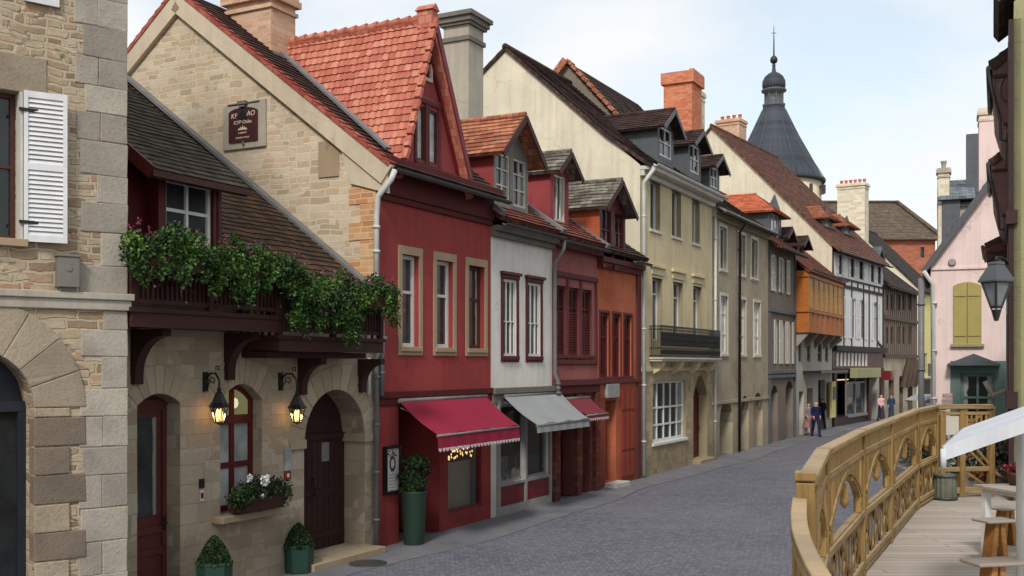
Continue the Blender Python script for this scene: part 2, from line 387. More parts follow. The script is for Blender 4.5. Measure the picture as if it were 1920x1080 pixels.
# joinery
M['white'] = paint('white_paint', srgb(214,214,210), .5, .12)
M['offwhite'] = paint('aged_white_paint', srgb(196,192,182), .55, .2)
M['shutter_white'] = paint('white_shutter_paint', srgb(212,212,214), .55, .14)
M['door_brown'] = paint('brown_red_door_paint', srgb(84,42,38), .5, .25)
M['maroon'] = paint('maroon_paint', srgb(84,24,28), .5, .25)
M['redpaint'] = paint('red_paint', srgb(112,30,36), .5, .25)
M['brownpaint'] = paint('brown_paint', srgb(76,44,36), .55, .25)
M['greypaint'] = paint('grey_paint', srgb(120,118,112), .55, .25)
M['greypost'] = paint('pale_grey_post', srgb(150,148,146), .55, .2)
M['navy'] = paint('navy_paint', srgb(34,38,48), .4, .2)
M['orangewood'] = wood('orange_wood', srgb(176,104,42), .6)
M['yellowwood'] = wood('yellow_wood', srgb(190,146,70), .6)
M['darkwood'] = wood('dark_wood', srgb(66,38,32), .6)
M['balcony_wood'] = wood('balcony_wood', srgb(60,32,30), .6)
M['gate_wood'] = wood('gate_wood', srgb(52,30,28), .6)
M['timber'] = wood('timber_frame_wood', srgb(52,44,42), .7)
M['timber_brown'] = wood('brown_timber', srgb(88,72,60), .7)
M['fence_wood'] = wood('honey_fence_wood', srgb(148,118,70), .7, .8, (9, 9, 1.1), 'Object', .25, .3, srgb(158,140,116))
M['fence_rail'] = wood('honey_rail_wood', srgb(160,134,94), .7, .7, (1.4, 1.4, 14), 'Object', .25, .3, srgb(172,156,132))
M['stool_wood'] = wood('stool_wood', srgb(168,118,68), .55)
M['grey_wood'] = wood('weathered_wood', srgb(158,148,138), .75, .2)
M['olive'] = paint('olive_shutter', srgb(164,150,88), .6, .15)
M['teal'] = paint('teal_trim', srgb(96,116,110), .6, .15)
M['slatepaint'] = paint('slate_paint', srgb(82,86,90), .6, .2)
# glass
M['g_dark'] = glass('dark_pane')
M['g_blue'] = glass('blue_grey_pane', (.035,.042,.05), .1)
M['g_curt'] = glass('curtained_pane', (.02,.022,.024), .1, srgb(190,188,180), .22)
M['g_curt2'] = glass('half_curtained_pane', (.03,.034,.038), .1, srgb(150,150,146), .16)
M['g_pale'] = glass('net_curtain_pane', (.3,.31,.31), .12)
M['g_warm'] = glass('warm_lit_pane', (.05,.06,.035), .15, None, .3, .3, (.55,.5,.22,.25))
M['glass'] = clear_glass('shop_glass')
M['lamp_glass'] = clear_glass('lantern_glass', (.75,.8,.8))
g_ = G('frosted_lamp_glass'); M['lamp_frost'] = g_.done(g_.ramp(g_.noise(3,3,g_.uv(src='Object')),[(.3,srgb(112,120,122)),(.7,srgb(134,142,144))]), .25, .5)
M['bulb'] = emit('warm_bulb', (1.0,.58,.2), 3.2)
M['tinybulb'] = emit('string_light', (1.0,.6,.25), 1.4)
# cloth
def cloth(name, col, var=.1):
    g = G(name); n = g.noise(1.4, 5, g.uv(src='Object')); w = g.noise(160, 2, g.uv(src='Object'))
    c = g.mix(g.ramp(n, [(.35,0),(.7,1)]), sc3(col, 1-var), sc3(col, 1+var*.4)); g.bump(w, .1, .003)
    return g.done(c, .9, .15)
M['awn_red'] = cloth('crimson_canvas', srgb(142,40,62)); M['awn_grey'] = cloth('grey_canvas', srgb(146,148,150)); M['awn_dusk'] = cloth('dusky_canvas', srgb(120,52,62))
M['canvas_white'] = cloth('white_canvas', srgb(196,199,206), .1)
M['trim_white'] = cloth('white_fringe', srgb(212,196,200))
M['leaf'] = leafmat('balcony_leaf', srgb(24,40,16), srgb(54,84,34), srgb(104,138,60))
M['leaf_dark'] = leafmat('boxwood_leaf', srgb(16,26,12), srgb(34,54,22), srgb(58,84,36))
M['leaf_grey'] = leafmat('silver_leaf', srgb(52,60,48), srgb(98,108,90), srgb(160,166,148))
M['bloom_pink'] = leafmat('pink_bloom', srgb(100,44,70), srgb(134,64,94), srgb(164,106,128))
M['bloom_white'] = leafmat('white_bloom', srgb(200,200,200), srgb(230,230,228), srgb(245,245,240))
M['bloom_red'] = leafmat('red_bloom', srgb(90,30,34), srgb(120,44,50), srgb(150,80,84))
M['soil'] = plaster('soil', srgb(40,30,24), .3, 0, dirt_shade=0)
M['planter_green'] = paint('green_planter', srgb(34,62,50), .45, .2)
M['planter_tall'] = paint('dark_green_planter', srgb(38,58,48), .5, .2)
M['net'] = glass('white_net_pane', (.5,.51,.5), .2)
M['mauve'] = paint('mauve_brown_board', srgb(116,82,80), .65, .25)
M['sill'] = plaster('stone_sill', srgb(158,142,118), .2, .3, dirt_shade=0)
M['room'] = plaster('room_wall', srgb(150,138,118), .15, .1, dirt_shade=0)
M['room_dark'] = plaster('dark_room', srgb(40,34,32), .2, .1, dirt_shade=0)
M['blind'] = cloth('pale_blind', srgb(168,156,136))
M['floor'] = wood('shop_floor', srgb(96,78,60))

# ground
def cobble():
    g = G('road_setts'); base = g.uv()
    nz = g.node('ShaderNodeTexNoise', {'Vector': base, 'Scale': 3.0, 'Detail': 2})
    off = g.node('ShaderNodeVectorMath', {0: nz.outputs['Color'], 'Scale': .06}, operation='SCALE')
    vec = g.node('ShaderNodeVectorMath', {0: base, 1: off.outputs[0]}, operation='ADD').outputs[0]
    mp = g.node('ShaderNodeMapping', {'Vector': vec, 'Rotation': (0,0,rad(28))})
    b = g.node('ShaderNodeTexBrick', {'Vector': mp.outputs[0], 'Color1': (0,0,0,1), 'Color2': (1,1,1,1), 'Mortar': (.5,.5,.5,1), 'Scale': 1.0,
               'Mortar Size': .011, 'Mortar Smooth': .5, 'Brick Width': .105, 'Row Height': .085}); b.squash = 1.25; b.squash_frequency = 3
    fine = g.noise(22, 5); big = g.noise(.22, 6, rough=.65); mid = g.noise(1.6, 5)
    c = g.ramp(g.math('ADD', b.outputs['Color'], g.math('MULTIPLY', g.math('SUBTRACT', fine, .5), .6)), [(.05, srgb(90,91,102)), (.5, srgb(105,106,117)), (.95, srgb(121,121,131))])
    c = g.mix(b.outputs['Fac'], c, srgb(84,84,93))
    c = g.mix(g.ramp(big, [(.4, 0), (.68, .45)]), c, srgb(126,125,130))
    c = g.mix(g.ramp(mid, [(.5, 0), (.75, .3)]), c, srgb(84,84,92))
    g.bump(g.math('SUBTRACT', g.math('MULTIPLY', fine, .4), b.outputs['Fac']), .6, .025)
    return g.done(c, g.ramp(mid, [(.3, .62), (.8, .85)]), .3)
M['cobble'] = cobble()
M['pave'] = plaster('pavement_concrete', srgb(112,112,117), .25, 0, .85, .2, 1.2, 0, srgb(122,121,122))
M['ground'] = plaster('ground_earth', srgb(120,114,104), .2, 0, .9, .1, .2, 0)
def decking():
    g = G('terrace_boards')
    b = g.node('ShaderNodeTexBrick', {'Vector': g.uv(), 'Color1': (0,0,0,1), 'Color2': (1,1,1,1), 'Mortar': (.5,.5,.5,1), 'Scale': 1.0,
               'Mortar Size': .006, 'Mortar Smooth': .2, 'Brick Width': 2.4, 'Row Height': .16})
    gr = g.noise(1.0, 6, g.uv((2, 22, 1)), .65); big = g.noise(.8, 5)
    c = g.ramp(g.math('ADD', g.math('MULTIPLY', b.outputs['Color'], .6), g.math('MULTIPLY', gr, .45)), [(.1, srgb(154,144,135)), (.5, srgb(170,160,151)), (.95, srgb(184,175,166))])
    c = g.mix(g.ramp(big, [(.4, 0), (.75, .4)]), c, srgb(146,137,129))
    c = g.mix(b.outputs['Fac'], c, srgb(112,102,94)); g.bump(g.math('SUBTRACT', g.math('MULTIPLY', gr, .4), b.outputs['Fac']), .35, .01)
    return g.done(c, .8, .25)
M['deck'] = decking()
# ---------------------------------------------------------------- walls, openings, roofs
def arch_z(h, f):
    """top edge of an opening at fraction f of its width"""
    k = h.get('arch')
    if not k: return h['z1']
    r = h['rise']; sp = h['z1'] - r; u = abs(2*f - 1)
    if k == 'point': return sp + r*(1 - u**1.75)
    if k == 'seg': return sp + r*(1 - u*u)
    return sp + r*math.sqrt(max(0, 1 - u*u))
def wall_grid(mb, x0, x1, z0, z1, holes, y=0.0, m=0, mr=None):
    mr = m if mr is None else mr
    holes = [h for h in holes if h['x1'] > x0 and h['x0'] < x1]
    xs = sorted({x0, x1, *[min(max(h[k], x0), x1) for h in holes for k in ('x0', 'x1')]})
    zs = sorted({z0, z1, *[min(max(h[k], z0), z1) for h in holes for k in ('z0', 'z1')]})
    for a, b in zip(xs, xs[1:]):
        for c, d in zip(zs, zs[1:]):
            cx, cz = (a+b)/2, (c+d)/2
            if any(h['x0'] < cx < h['x1'] and h['z0'] < cz < h['z1'] for h in holes): continue
            mb.poly([(a,y,c),(b,y,c),(b,y,d),(a,y,d)], m)
    for h in holes:
        d = y + h.get('d', .25); a, b, c, e = h['x0'], h['x1'], h['z0'], h['z1']
        sp = e - h['rise'] if h.get('arch') else e
        mb.poly([(a,y,c),(a,d,c),(a,d,sp),(a,y,sp)], mr); mb.poly([(b,d,c),(b,y,c),(b,y,sp),(b,d,sp)], mr)
        if c > z0 + .02: mb.poly([(a,y,c),(b,y,c),(b,d,c),(a,d,c)], mr)
        if h.get('arch'):
            N = 20
            for i in range(N):
                f0, f1 = i/N, (i+1)/N; xa, xb = a + (b-a)*f0, a + (b-a)*f1; za, zb = arch_z(h, f0), arch_z(h, f1)
                mb.poly([(xa,y,za),(xb,y,zb),(xb,y,e),(xa,y,e)], m)
                mb.poly([(xa,y,za),(xa,d,za),(xb,d,zb),(xb,y,zb)], mr, True)
        else: mb.poly([(a,d,e),(b,d,e),(b,y,e),(a,y,e)], mr)

def lerp(a, b, t): return a + (b - a)*t
def roof_plane(mb, A, B, C, D, row=.2, m=0, lift=.028, step=.45, wave=None, thick=.1, jit=.012, ucols=None):
    """tiled slope laid in overlapping courses; A,B eave left to right, D,C the upper edge"""
    A, B, C, D = map(Vector, (A, B, C, D))
    nrm = (B - A).cross(D - A).normalized() if (D - A).length > 1e-6 else (B - A).cross(C - A).normalized()
    if nrm.z < 0: nrm = -nrm
    L = max((D - A).length, (C - B).length); n = max(1, round(L/row)); W = max((B - A).length, (C - D).length)
    nc = max(1, round(W/step))
    eu = (B - A).normalized() if (B-A).length > (C-D).length else (C - D).normalized()
    rr = random.Random(int(W*1000) + int(L*77)); sag = [rr.uniform(-1, 1) for _ in range(nc + 1)]
    def pt(i, j, low):
        v = i/n; p = lerp(lerp(A, D, v), lerp(B, C, v), j/nc)
        k = lift*(1.0 if low else 0.0) + jit*sag[j]*math.sin(v*3) + jit*mnoise.noise(p*1.3)
        if wave:
            u = p.dot(eu); k += wave[1]*(.5 + .5*cos(2*pi*u/wave[0]))
        return p + nrm*k
    for i in range(n):
        lowr = [pt(i, j, True) for j in range(nc + 1)]; upr = [pt(i + 1, j, False) for j in range(nc + 1)]
        base = [pt(i, j, False) for j in range(nc + 1)]
        for j in range(nc):
            q = [lowr[j], lowr[j+1], upr[j+1], upr[j]]
            us = [p.dot(eu) for p in q]
            mb.poly(q, m, bool(wave), uv=[(us[0], i*row + .004), (us[1], i*row + .004), (us[2], (i+1)*row - .004), (us[3], (i+1)*row - .004)])
            q = [base[j], base[j+1], lowr[j+1], lowr[j]]
            mb.poly(q, m, False, uv=[(us[0], i*row + .004)]*4)
    # underside and edges
    lo = [p - nrm*thick for p in (A, B, C, D)]; hi = [A, B, C, D]
    mb.poly(lo[::-1], m)
    for a in range(4):
        b = (a+1) % 4
        mb.poly([lo[a], lo[b], hi[b] + nrm*lift*.5, hi[a] + nrm*lift*.5], m)

class House:
    def __init__(s, name, label, X, Y, ang, W, cat='house', group='old town houses along the street'):
        s.ang = ang; s.o = (X, Y); s.sn, s.cs = sin(ang), cos(ang); s.W = W
        s.root = empty(name, (X, Y, 0), pi/2 - ang, label, cat, group)
        s.holes = []; s.later = []
    # picture measurements -> metres on the facade (out = distance in front of it)
    def x(s, px, out=0.0):
        r = (px - HX)/FOC; ox = s.o[0] + s.cs*out; oy = s.o[1] - s.sn*out
        return (r*oy - ox)/(s.sn - r*s.cs)
    def z(s, px, py, out=0.0):
        t = s.x(px, out); return EYE + (HY - py)*(s.o[1] - s.sn*out + s.cs*t)/FOC
    def zx(s, x, py, out=0.0):
        return EYE + (HY - py)*(s.o[1] - s.sn*out + s.cs*x)/FOC
    def yin(s, px, x):       # inward depth on the plane x = const
        r = (px - HX)/FOC; ox = s.o[0] + s.sn*x; oy = s.o[1] + s.cs*x
        return (ox - r*oy)/(s.cs + r*s.sn)
    def zin(s, px, py, x):
        y = s.yin(px, x); return EYE + (HY - py)*(s.o[1] + s.cs*x + s.sn*y)/FOC
    def world(s, x, y, z):
        return Vector((s.o[0] + s.sn*x - s.cs*y, s.o[1] + s.cs*x + s.sn*y, z))
    def part(s, name, mb, mat, parent=None, label=None, **k):
        o = mb.build(name, mat, parent or s.root, **k)
        if label: o['label'] = label
        return o
    def rects(s, lst, out=0.0):
        r = [(s.x(a, out), s.x(b, out), s.z((a+b)/2, t, out), s.z((a+b)/2, bt, out)) for a, b, t, bt in lst]
        z1 = sum(q[2] for q in r)/len(r); z0 = sum(q[3] for q in r)/len(r)
        return [(a, b, z0, z1) for a, b, _, _ in r]
    def hole(s, x0, x1, z0, z1, d=.25, **k):
        h = dict(x0=x0, x1=x1, z0=z0, z1=z1, d=d, **k); s.holes.append(h); return h
    def row(s, lst, **k):
        return [s.window(*r, **k) for r in s.rects(lst)]
    def frame_mesh(s, x0, x1, z0, z1, y, nx, zs, fw, mw, th=.06, arch=None, rise=0, m=0):
        mb = MB(); ya, yb = y - th/2, y + th/2
        h = dict(x0=x0, x1=x1, z0=z0, z1=z1, arch=arch, rise=rise); sp = z1 - (rise if arch else 0)
        mb.box(x0, x0+fw, ya, yb, z0, sp); mb.box(x1-fw, x1, ya, yb, z0, sp); mb.box(x0+fw, x1-fw, ya, yb, z0, z0+fw*1.1)
        if not arch: mb.box(x0+fw, x1-fw, ya, yb, z1-fw, z1)
        else:
            N = 20; cx = (x0+x1)/2
            def io(f):
                xo = x0 + (x1-x0)*f; zo = arch_z(h, f); k = 1 - fw/((x1-x0)/2)
                return (xo, zo), (cx + (xo-cx)*k, sp + (zo-sp)*max(.2, 1 - fw/max(rise, .05)))
            for i in range(N):
                (ax, az), (bx, bz) = io(i/N); (cx_, cz), (dx, dz) = io((i+1)/N)
                for yy in (ya, yb): mb.poly([(bx,yy,bz),(dx,yy,dz),(cx_,yy,cz),(ax,yy,az)])
                mb.poly([(bx,ya,bz),(bx,yb,bz),(dx,yb,dz),(dx,ya,dz)])
        for i in range(1, nx):
            cx = x0 + (x1-x0)*i/nx; top = (arch_z(h, i/nx) if arch else z1) - fw*.5
            mb.box(cx-mw/2, cx+mw/2, ya+.004, yb-.004, z0+fw, top)
        for q in zs:
            zz = z0 + (z1-z0)*q; mb.box(x0+fw, x1-fw, ya+.008, yb-.008, zz-mw/2, zz+mw/2)
        return mb
    def pane_mesh(s, x0, x1, z0, z1, y, arch=None, rise=0):
        mb = MB(); h = dict(x0=x0, x1=x1, z0=z0, z1=z1, arch=arch, rise=rise)
        if not arch: mb.poly([(x0,y,z0),(x1,y,z0),(x1,y,z1),(x0,y,z1)])
        else:
            N = 20; mb.poly([(x0,y,z0),(x1,y,z0)] + [(x1-(x1-x0)*i/N, y, arch_z(h, 1-i/N)) for i in range(N+1)])
        return mb
    def window(s, x0, x1, z0, z1, frame='white', pane='g_dark', rec=.12, nx=2, zs=(.62,), fw=.055, mw=.04, arch=None, rise=0,
               sill=None, surround=None, sw=.12, hood=None, label=None, cut=True, shutters=None, shw=None, y=0.0, depth=None, name='window', sillw=.06):
        if cut: s.hole(x0, x1, z0, z1, d=depth or rec + .05, arch=arch, rise=rise)
        w = s.part(name, s.frame_mesh(x0, x1, z0, z1, y + rec, nx, zs, fw, mw, arch=arch, rise=rise), M[frame], label=label)
        s.part('pane', s.pane_mesh(x0, x1, z0, z1, y + rec + .012, arch, rise), M[pane], w)
        if sill:
            mb = MB(); mb.box(x0-.08, x1+.08, y-sillw, y+rec-.035, z0-.09, z0+.004); s.part('sill', mb, M[sill], w, bevel=.008)
        if surround:
            mb = MB(); ya, yb = y - .025, y + .004
            mb.box(x0-sw, x0, ya, yb, z0-.004, z1); mb.box(x1, x1+sw, ya, yb, z0-.004, z1); mb.box(x0-sw, x1+sw, ya-.003, yb, z1, z1+sw*1.3); mb.box(x0-sw, x1+sw, ya-.003, yb, z0-sw*1.3, z0-.004)
            s.part('surround', mb, M[surround], w, bevel=.006)
        if hood:
            mb = MB(); mb.box(x0-sw-.04, x1+sw+.04, y-.1, y+.003, z1+.1, z1+.17); mb.box(x0-sw, x1+sw, y-.05, y+.002, z1+.02, z1+.1)
            s.part('hood', mb, M[hood], w, bevel=.006)
        if shutters:
            k = shw or (x1-x0)*.5
            for xa, xb in ((x0-k-.02, x0-.02), (x1+.02, x1+k+.02)):
                s.part('shutter', shutter_mesh(xa, xb, z0, z1, y-.05), M[shutters], w)
        return w
    def door(s, x0, x1, z0, z1, mat='darkwood', rec=.25, arch=None, rise=0, panels=3, glassed=None, handle=True, label=None, cut=True, y=0.0, leaves=1):
        if cut: s.hole(x0, x1, z0, z1, d=rec+.06, arch=arch, rise=rise)
        yy = y + rec; d = s.part('door', s.pane_mesh(x0, x1, z0, z1, yy, arch, rise), M[mat], label=label)
        fr = MB(); sp = z1 - (rise if arch else 0); lw = (x1-x0)/leaves
        for l in range(leaves):
            a, b = x0 + l*lw, x0 + (l+1)*lw
            fr.box(a+.01, a+.09, yy-.035, yy-.002, z0, sp-.02); fr.box(b-.09, b-.01, yy-.035, yy-.002, z0, sp-.02)
            rows_ = [i/panels for i in range(panels + 1)] if not glassed else [0, glassed[0]*.5, max(0, glassed[0] - .09), 1]
            for q_ in rows_:
                zc = z0 + .02 + (sp - z0 - .12)*q_
                fr.box(a+.09, b-.09, yy-.03, yy-.002, zc, zc+.1)
            if glassed is None:
                for i in range(panels):
                    za = z0 + .12 + (sp-z0-.12)*i/panels + .05; zb = z0 + .02 + (sp-z0-.12)*(i+1)/panels - .05
                    if b - a > .35 and zb > za: fr.box(a+.15, b-.15, yy-.018, yy-.002, za, zb)
        if arch: fr.box(x0, x1, yy-.05, yy-.002, sp-.02, sp+.06)
        s.part('panel', fr, M[mat], d)
        if glassed:
            mb = MB(); mb.poly([(x0+.2,yy-.012,z0+(sp-z0)*glassed[0]),(x1-.2,yy-.012,z0+(sp-z0)*glassed[0]),(x1-.2,yy-.012,z0+(sp-z0)*glassed[1]),(x0+.2,yy-.012,z0+(sp-z0)*glassed[1])])
            s.part('pane', mb, M[glassed[2]], d)
        if handle:
            mb = MB(); hx = x1 - .07 if leaves == 1 else (x0+x1)/2 - .06
            mb.box(hx-.02, hx+.02, yy-.05, yy-.034, z0+.95, z0+1.15); mb.tube([(hx, yy-.05, z0+1.06), (hx, yy-.1, z0+1.06), (hx-.1, yy-.1, z0+1.06)], .012, 6)
            s.part('handle', mb, M['iron'], d)
        return d
    def shell(s, mats, eave, D, ridge_y=None, ridge_z=None, base=None, name='wall', back=None, yface=0.0, band=None, gables=(1, 1), zbot=0.0):
        """mats: facade, gable, base material names"""
        mb = MB(); mats = list(mats); W = s.W; b = base or 0
        if base: wall_grid(mb, 0, W, zbot, base, s.holes, yface, 2 if len(mats) > 2 else 0)
        wall_grid(mb, 0, W, base or zbot, eave, s.holes, yface, 0)
        ry = ridge_y if ridge_y is not None else D/2; rz = ridge_z if ridge_z is not None else eave; bz = back if back is not None else eave
        gm = 1 if len(mats) > 1 else 0
        if gables[0]: mb.poly([(0,D,zbot),(0,yface,zbot),(0,yface,eave),(0,ry,rz),(0,D,bz)], gm)
        if gables[1]: mb.poly([(W,yface,zbot),(W,D,zbot),(W,D,bz),(W,ry,rz),(W,yface,eave)], gm)
        mb.poly([(W,D,zbot),(0,D,zbot),(0,D,bz),(W,D,bz)], gm)
        return s.part(name, mb, [M[k] for k in mats])
    def roof(s, mat, eave, ridge_y, ridge_z, D, back, ov=.35, x0=0, x1=None, row=.2, wave=None, name='roof', step=.45, label=None, bell=0.0, cover=True):
        x1 = s.W if x1 is None else x1; k = (ridge_z - eave)/ridge_y; mb = MB()
        if bell:       # bell-cast foot
            yb = ridge_y*.22; zb = eave + k*yb - .02
            roof_plane(mb, (x0,-ov,eave-ov*k*.45+.12),(x1,-ov,eave-ov*k*.45+.12),(x1,yb,zb+.1),(x0,yb,zb+.1), row, step=step, wave=wave)
            roof_plane(mb, (x0,yb,zb+.1),(x1,yb,zb+.1),(x1,ridge_y,ridge_z+.1),(x0,ridge_y,ridge_z+.1), row, step=step, wave=wave)
        else:
            roof_plane(mb, (x0,-ov,eave-ov*k+.1),(x1,-ov,eave-ov*k+.1),(x1,ridge_y,ridge_z+.1),(x0,ridge_y,ridge_z+.1), row, step=step, wave=wave)
        if cover: roof_plane(mb, (x1,D+.2,back),(x0,D+.2,back),(x0,ridge_y,ridge_z+.1),(x1,ridge_y,ridge_z+.1), row*2, step=2)
        mb.tube([(x0,ridge_y,ridge_z+.1),(x1,ridge_y,ridge_z+.1)], .11, 8)
        return s.part(name, mb, M[mat], label=label)
    def gutter(s, z, y, x0=0, x1=None, mat='zinc', r=.075):
        x1 = s.W if x1 is None else x1; mb = MB(); N = 8
        pr = [(y + r*cos(pi + pi*i/N), z + r*sin(pi + pi*i/N)) for i in range(N+1)]
        pr += [(y + r*.8*cos(2*pi - pi*i/N), z + r*.8*sin(2*pi - pi*i/N)) for i in range(N+1)]
        mb.prism(pr, 'x', x0, x1)
        return s.part('gutter', mb, M[mat])
    def pipe(s, pts, mat='pipe_grey', r=.05, brackets=3, name='downpipe'):
        mb = MB(); mb.tube(pts, r, 10)
        (xa, ya, za), (xb, yb, zb) = pts[-2], pts[-1]
        for i in range(brackets):
            zz = lerp(za, zb, (i+.4)/brackets); mb.tube([(xb,yb,zz-.025),(xb,yb,zz+.025)], r*1.35, 10)
        return s.part(name, mb, M[mat])
    def chimney(s, x0, x1, y0, y1, z0, z1, mat, cap='conc_dark', pots=0, capw=.07, pot_mat='tile_orange', style='band', label=None):
        mb = MB(); mb.box(x0, x1, y0, y1, z0, z1); c = s.part('chimney', mb, M[mat], label=label)
        mb = MB()
        if style == 'band':
            mb.box(x0-capw*.5, x1+capw*.5, y0-capw*.5, y1+capw*.5, z1-.28, z1-.2); mb.box(x0-capw, x1+capw, y0-capw, y1+capw, z1-.08, z1+.06); mb.box(x0-capw*.6, x1+capw*.6, y0-capw*.6, y1+capw*.6, z1+.06, z1+.13)
        elif style == 'tall':
            mb.box(x0-capw*.4, x1+capw*.4, y0-capw*.4, y1+capw*.4, z1-.62, z1-.5); mb.box(x0-capw*.6, x1+capw*.6, y0-capw*.6, y1+capw*.6, z1-.18, z1-.1)
            mb.box(x0-capw, x1+capw, y0-capw, y1+capw, z1-.1, z1+.04); mb.box(x0-capw*1.5, x1+capw*1.5, y0-capw*1.5, y1+capw*1.5, z1+.04, z1+.16)
            mb.box(lerp(x0,x1,.3), lerp(x0,x1,.7), lerp(y0,y1,.3), lerp(y0,y1,.7), z1+.16, z1+.26)
        else:
            mb.box(x0-capw, x1+capw, y0-capw, y1+capw, z1-.45, z1+.04)
            for i in range(6):
                a = lerp(x0-capw, x1+capw, i/6+.02)
                mb.box(a, a+(x1-x0)/8, y0-capw+.003, y0+.1, z1+.04, z1+.1)
        s.part('chimney_cap', mb, M[cap], c)
        for i in range(pots):
            f = (i + .5)/pots; pb = MB(); along_y = (y1-y0) > (x1-x0)
            px, py = (lerp(x0,x1,.5), lerp(y0,y1,f)) if along_y else (lerp(x0,x1,f), lerp(y0,y1,.5))
            pb.lathe([(.1,0),(.09,.1),(.11,.28),(.13,.3),(.13,.36),(.08,.36)], (px, py, z1+.12), 10); s.part('chimney_pot', pb, M[pot_mat], c)
        return c
    def dormer(s, x0, x1, y0, z0, z1, back, apex, wallm, roofm, wins=1, frame='white', pane='g_dark', ov=.2, fov=.25, nx=2, zs=(.5,), front=None, label=None, wm=.12, hip=0, wz=(.12,.9), shed=False, gablem=None):
        """gabled dormer: front wall at y0 from z0 to eaves z1, ridge at apex running back to y=back"""
        cx = (x0+x1)/2; mb = MB(); fm = 1 if front else 0
        ww = (x1-x0)/wins; holes = []
        for i in range(wins):
            a = x0 + i*ww + wm; b = x0 + (i+1)*ww - wm
            holes.append(dict(x0=a, x1=b, z0=lerp(z0,z1,wz[0]), z1=lerp(z0,z1,wz[1]), d=.1))
        wall_grid(mb, x0, x1, z0, z1, holes, y0, fm)
        mb.poly([(x0,y0,z1),(x1,y0,z1),(cx,y0,apex)], 2 if gablem else fm)
        for xx in (x0, x1): mb.poly([(xx,y0,z0),(xx,back,z0),(xx,back,z1),(xx,y0,z1)], 0)
        d = s.part('dormer', mb, [M[wallm], M[front or wallm], M[gablem or wallm]], label=label)
        rb = MB(); k = (apex - z1)/((x1-x0)/2); ez = z1 - ov*k
        for sx, e in ((-1, x0-ov), (1, x1+ov)):
            a, b = (e, y0-fov, ez), (e, back, ez); t, u = (cx, back, apex), (cx, y0-fov+hip, apex)
            if sx < 0: roof_plane(rb, b, a, u, t, .18, thick=.07, step=.4)
            else: roof_plane(rb, a, b, t, u, .18, thick=.07, step=.4)
        if hip: roof_plane(rb, (x0-ov,y0-fov,ez),(x1+ov,y0-fov,ez),(cx,y0-fov+hip,apex),(cx,y0-fov+hip,apex), .18, thick=.07, step=.3)
        rb.tube([(cx,y0-fov+hip,apex+.03),(cx,back,apex+.03)], .07, 8)
        s.part('dormer_roof', rb, M[roofm], d)
        if not hip:
            for sx, e in ((-1, x0-ov), (1, x1+ov)):
              vb = MB(); vb.bar((e, y0-fov-.015, ez-.07), (cx, y0-fov-.015, apex-.05), .03, .14)
              s.part('bargeboard', vb, M['slatepaint' if wallm in ('slatepaint',) else 'darkwood'], d)
        for h in holes:
            f = s.part('window_frame', s.frame_mesh(h['x0'], h['x1'], h['z0'], h['z1'], y0+.05, nx, zs, .05, .035), M[frame], d)
            s.part('pane', s.pane_mesh(h['x0'], h['x1'], h['z0'], h['z1'], y0+.065), M[pane], d)
        return d
def shutter_mesh(xa, xb, z0, z1, y, mat=None):
    mb = MB(); w = .05; t = .035
    mb.box(xa, xa+w, y, y+t, z0, z1); mb.box(xb-w, xb, y, y+t, z0, z1)
    zm = (z0+z1)/2
    for c in (z0, zm-.04, z1-.08): mb.box(xa+w, xb-w, y+.002, y+t-.002, c, c+.08)
    for a, b in ((z0+.08, zm-.04), (zm+.04, z1-.08)):
        n = max(3, int((b-a)/.055))
        for i in range(n):
            zc = lerp(a, b, (i+.5)/n); hh = (b-a)/n*.5
            mb.poly([(xa+w,y+.003,zc-hh),(xb-w,y+.003,zc-hh),(xb-w,y+t-.006,zc+hh*.9),(xa+w,y+t-.006,zc+hh*.9)])
    return mb
# ---------------------------------------------------------------- frames of the left row
ANG = math.atan2(1040.0, 2000.0)
US, UC = sin(ANG), cos(ANG)
def P(t): return (-2.61 + t*US, 20.46 + t*UC)
def leaves(mb, blobs, n, size, rr, flat=.0, m=0, surf=.5):
    tot = sum(b[1][0]*b[1][1]*b[1][2] for b in blobs)
    for c, r in blobs:
        k = max(3, int(n*(r[0]*r[1]*r[2])/tot))
        for _ in range(k):
            d = Vector((rr.gauss(0,1), rr.gauss(0,1), rr.gauss(0,1))).normalized()
            q = rr.random()**(surf*.7)
            p = Vector(c) + Vector((d.x*r[0], d.y*r[1], d.z*r[2]))*q
            leaf(mb, p, size*rr.uniform(.6, 1.35), rr, m)
def leaf(mb, p, s, rr, m=0):
    a = Vector((rr.gauss(0,1), rr.gauss(0,1), rr.gauss(0,1))).normalized()
    b = a.cross(Vector((rr.gauss(0,1), rr.gauss(0,1), rr.gauss(0,1)))).normalized(); c = a.cross(b)
    mb.poly([p - a*s*.5, p + b*s*.28 + c*s*.06, p + a*s*.5, p - b*s*.28 + c*s*.06], m)

def jit(mb, a):
    r_ = random.Random(len(mb.v))
    for v in mb.v: v += Vector((r_.uniform(-a, a), r_.uniform(-a, a)*.4, r_.uniform(-a, a)))
# ================================================================ corner house (far left)
A0 = rad(50)
cx_, cy_ = -5.06, 14.0
H = House('corner_house', 'rough stone corner house with pale quoins and open white shutter at far left', cx_ - 6*sin(A0), cy_ - 6*cos(A0), A0, 6.0)
zc0, zc1 = H.z(200, 582), H.z(200, 550)
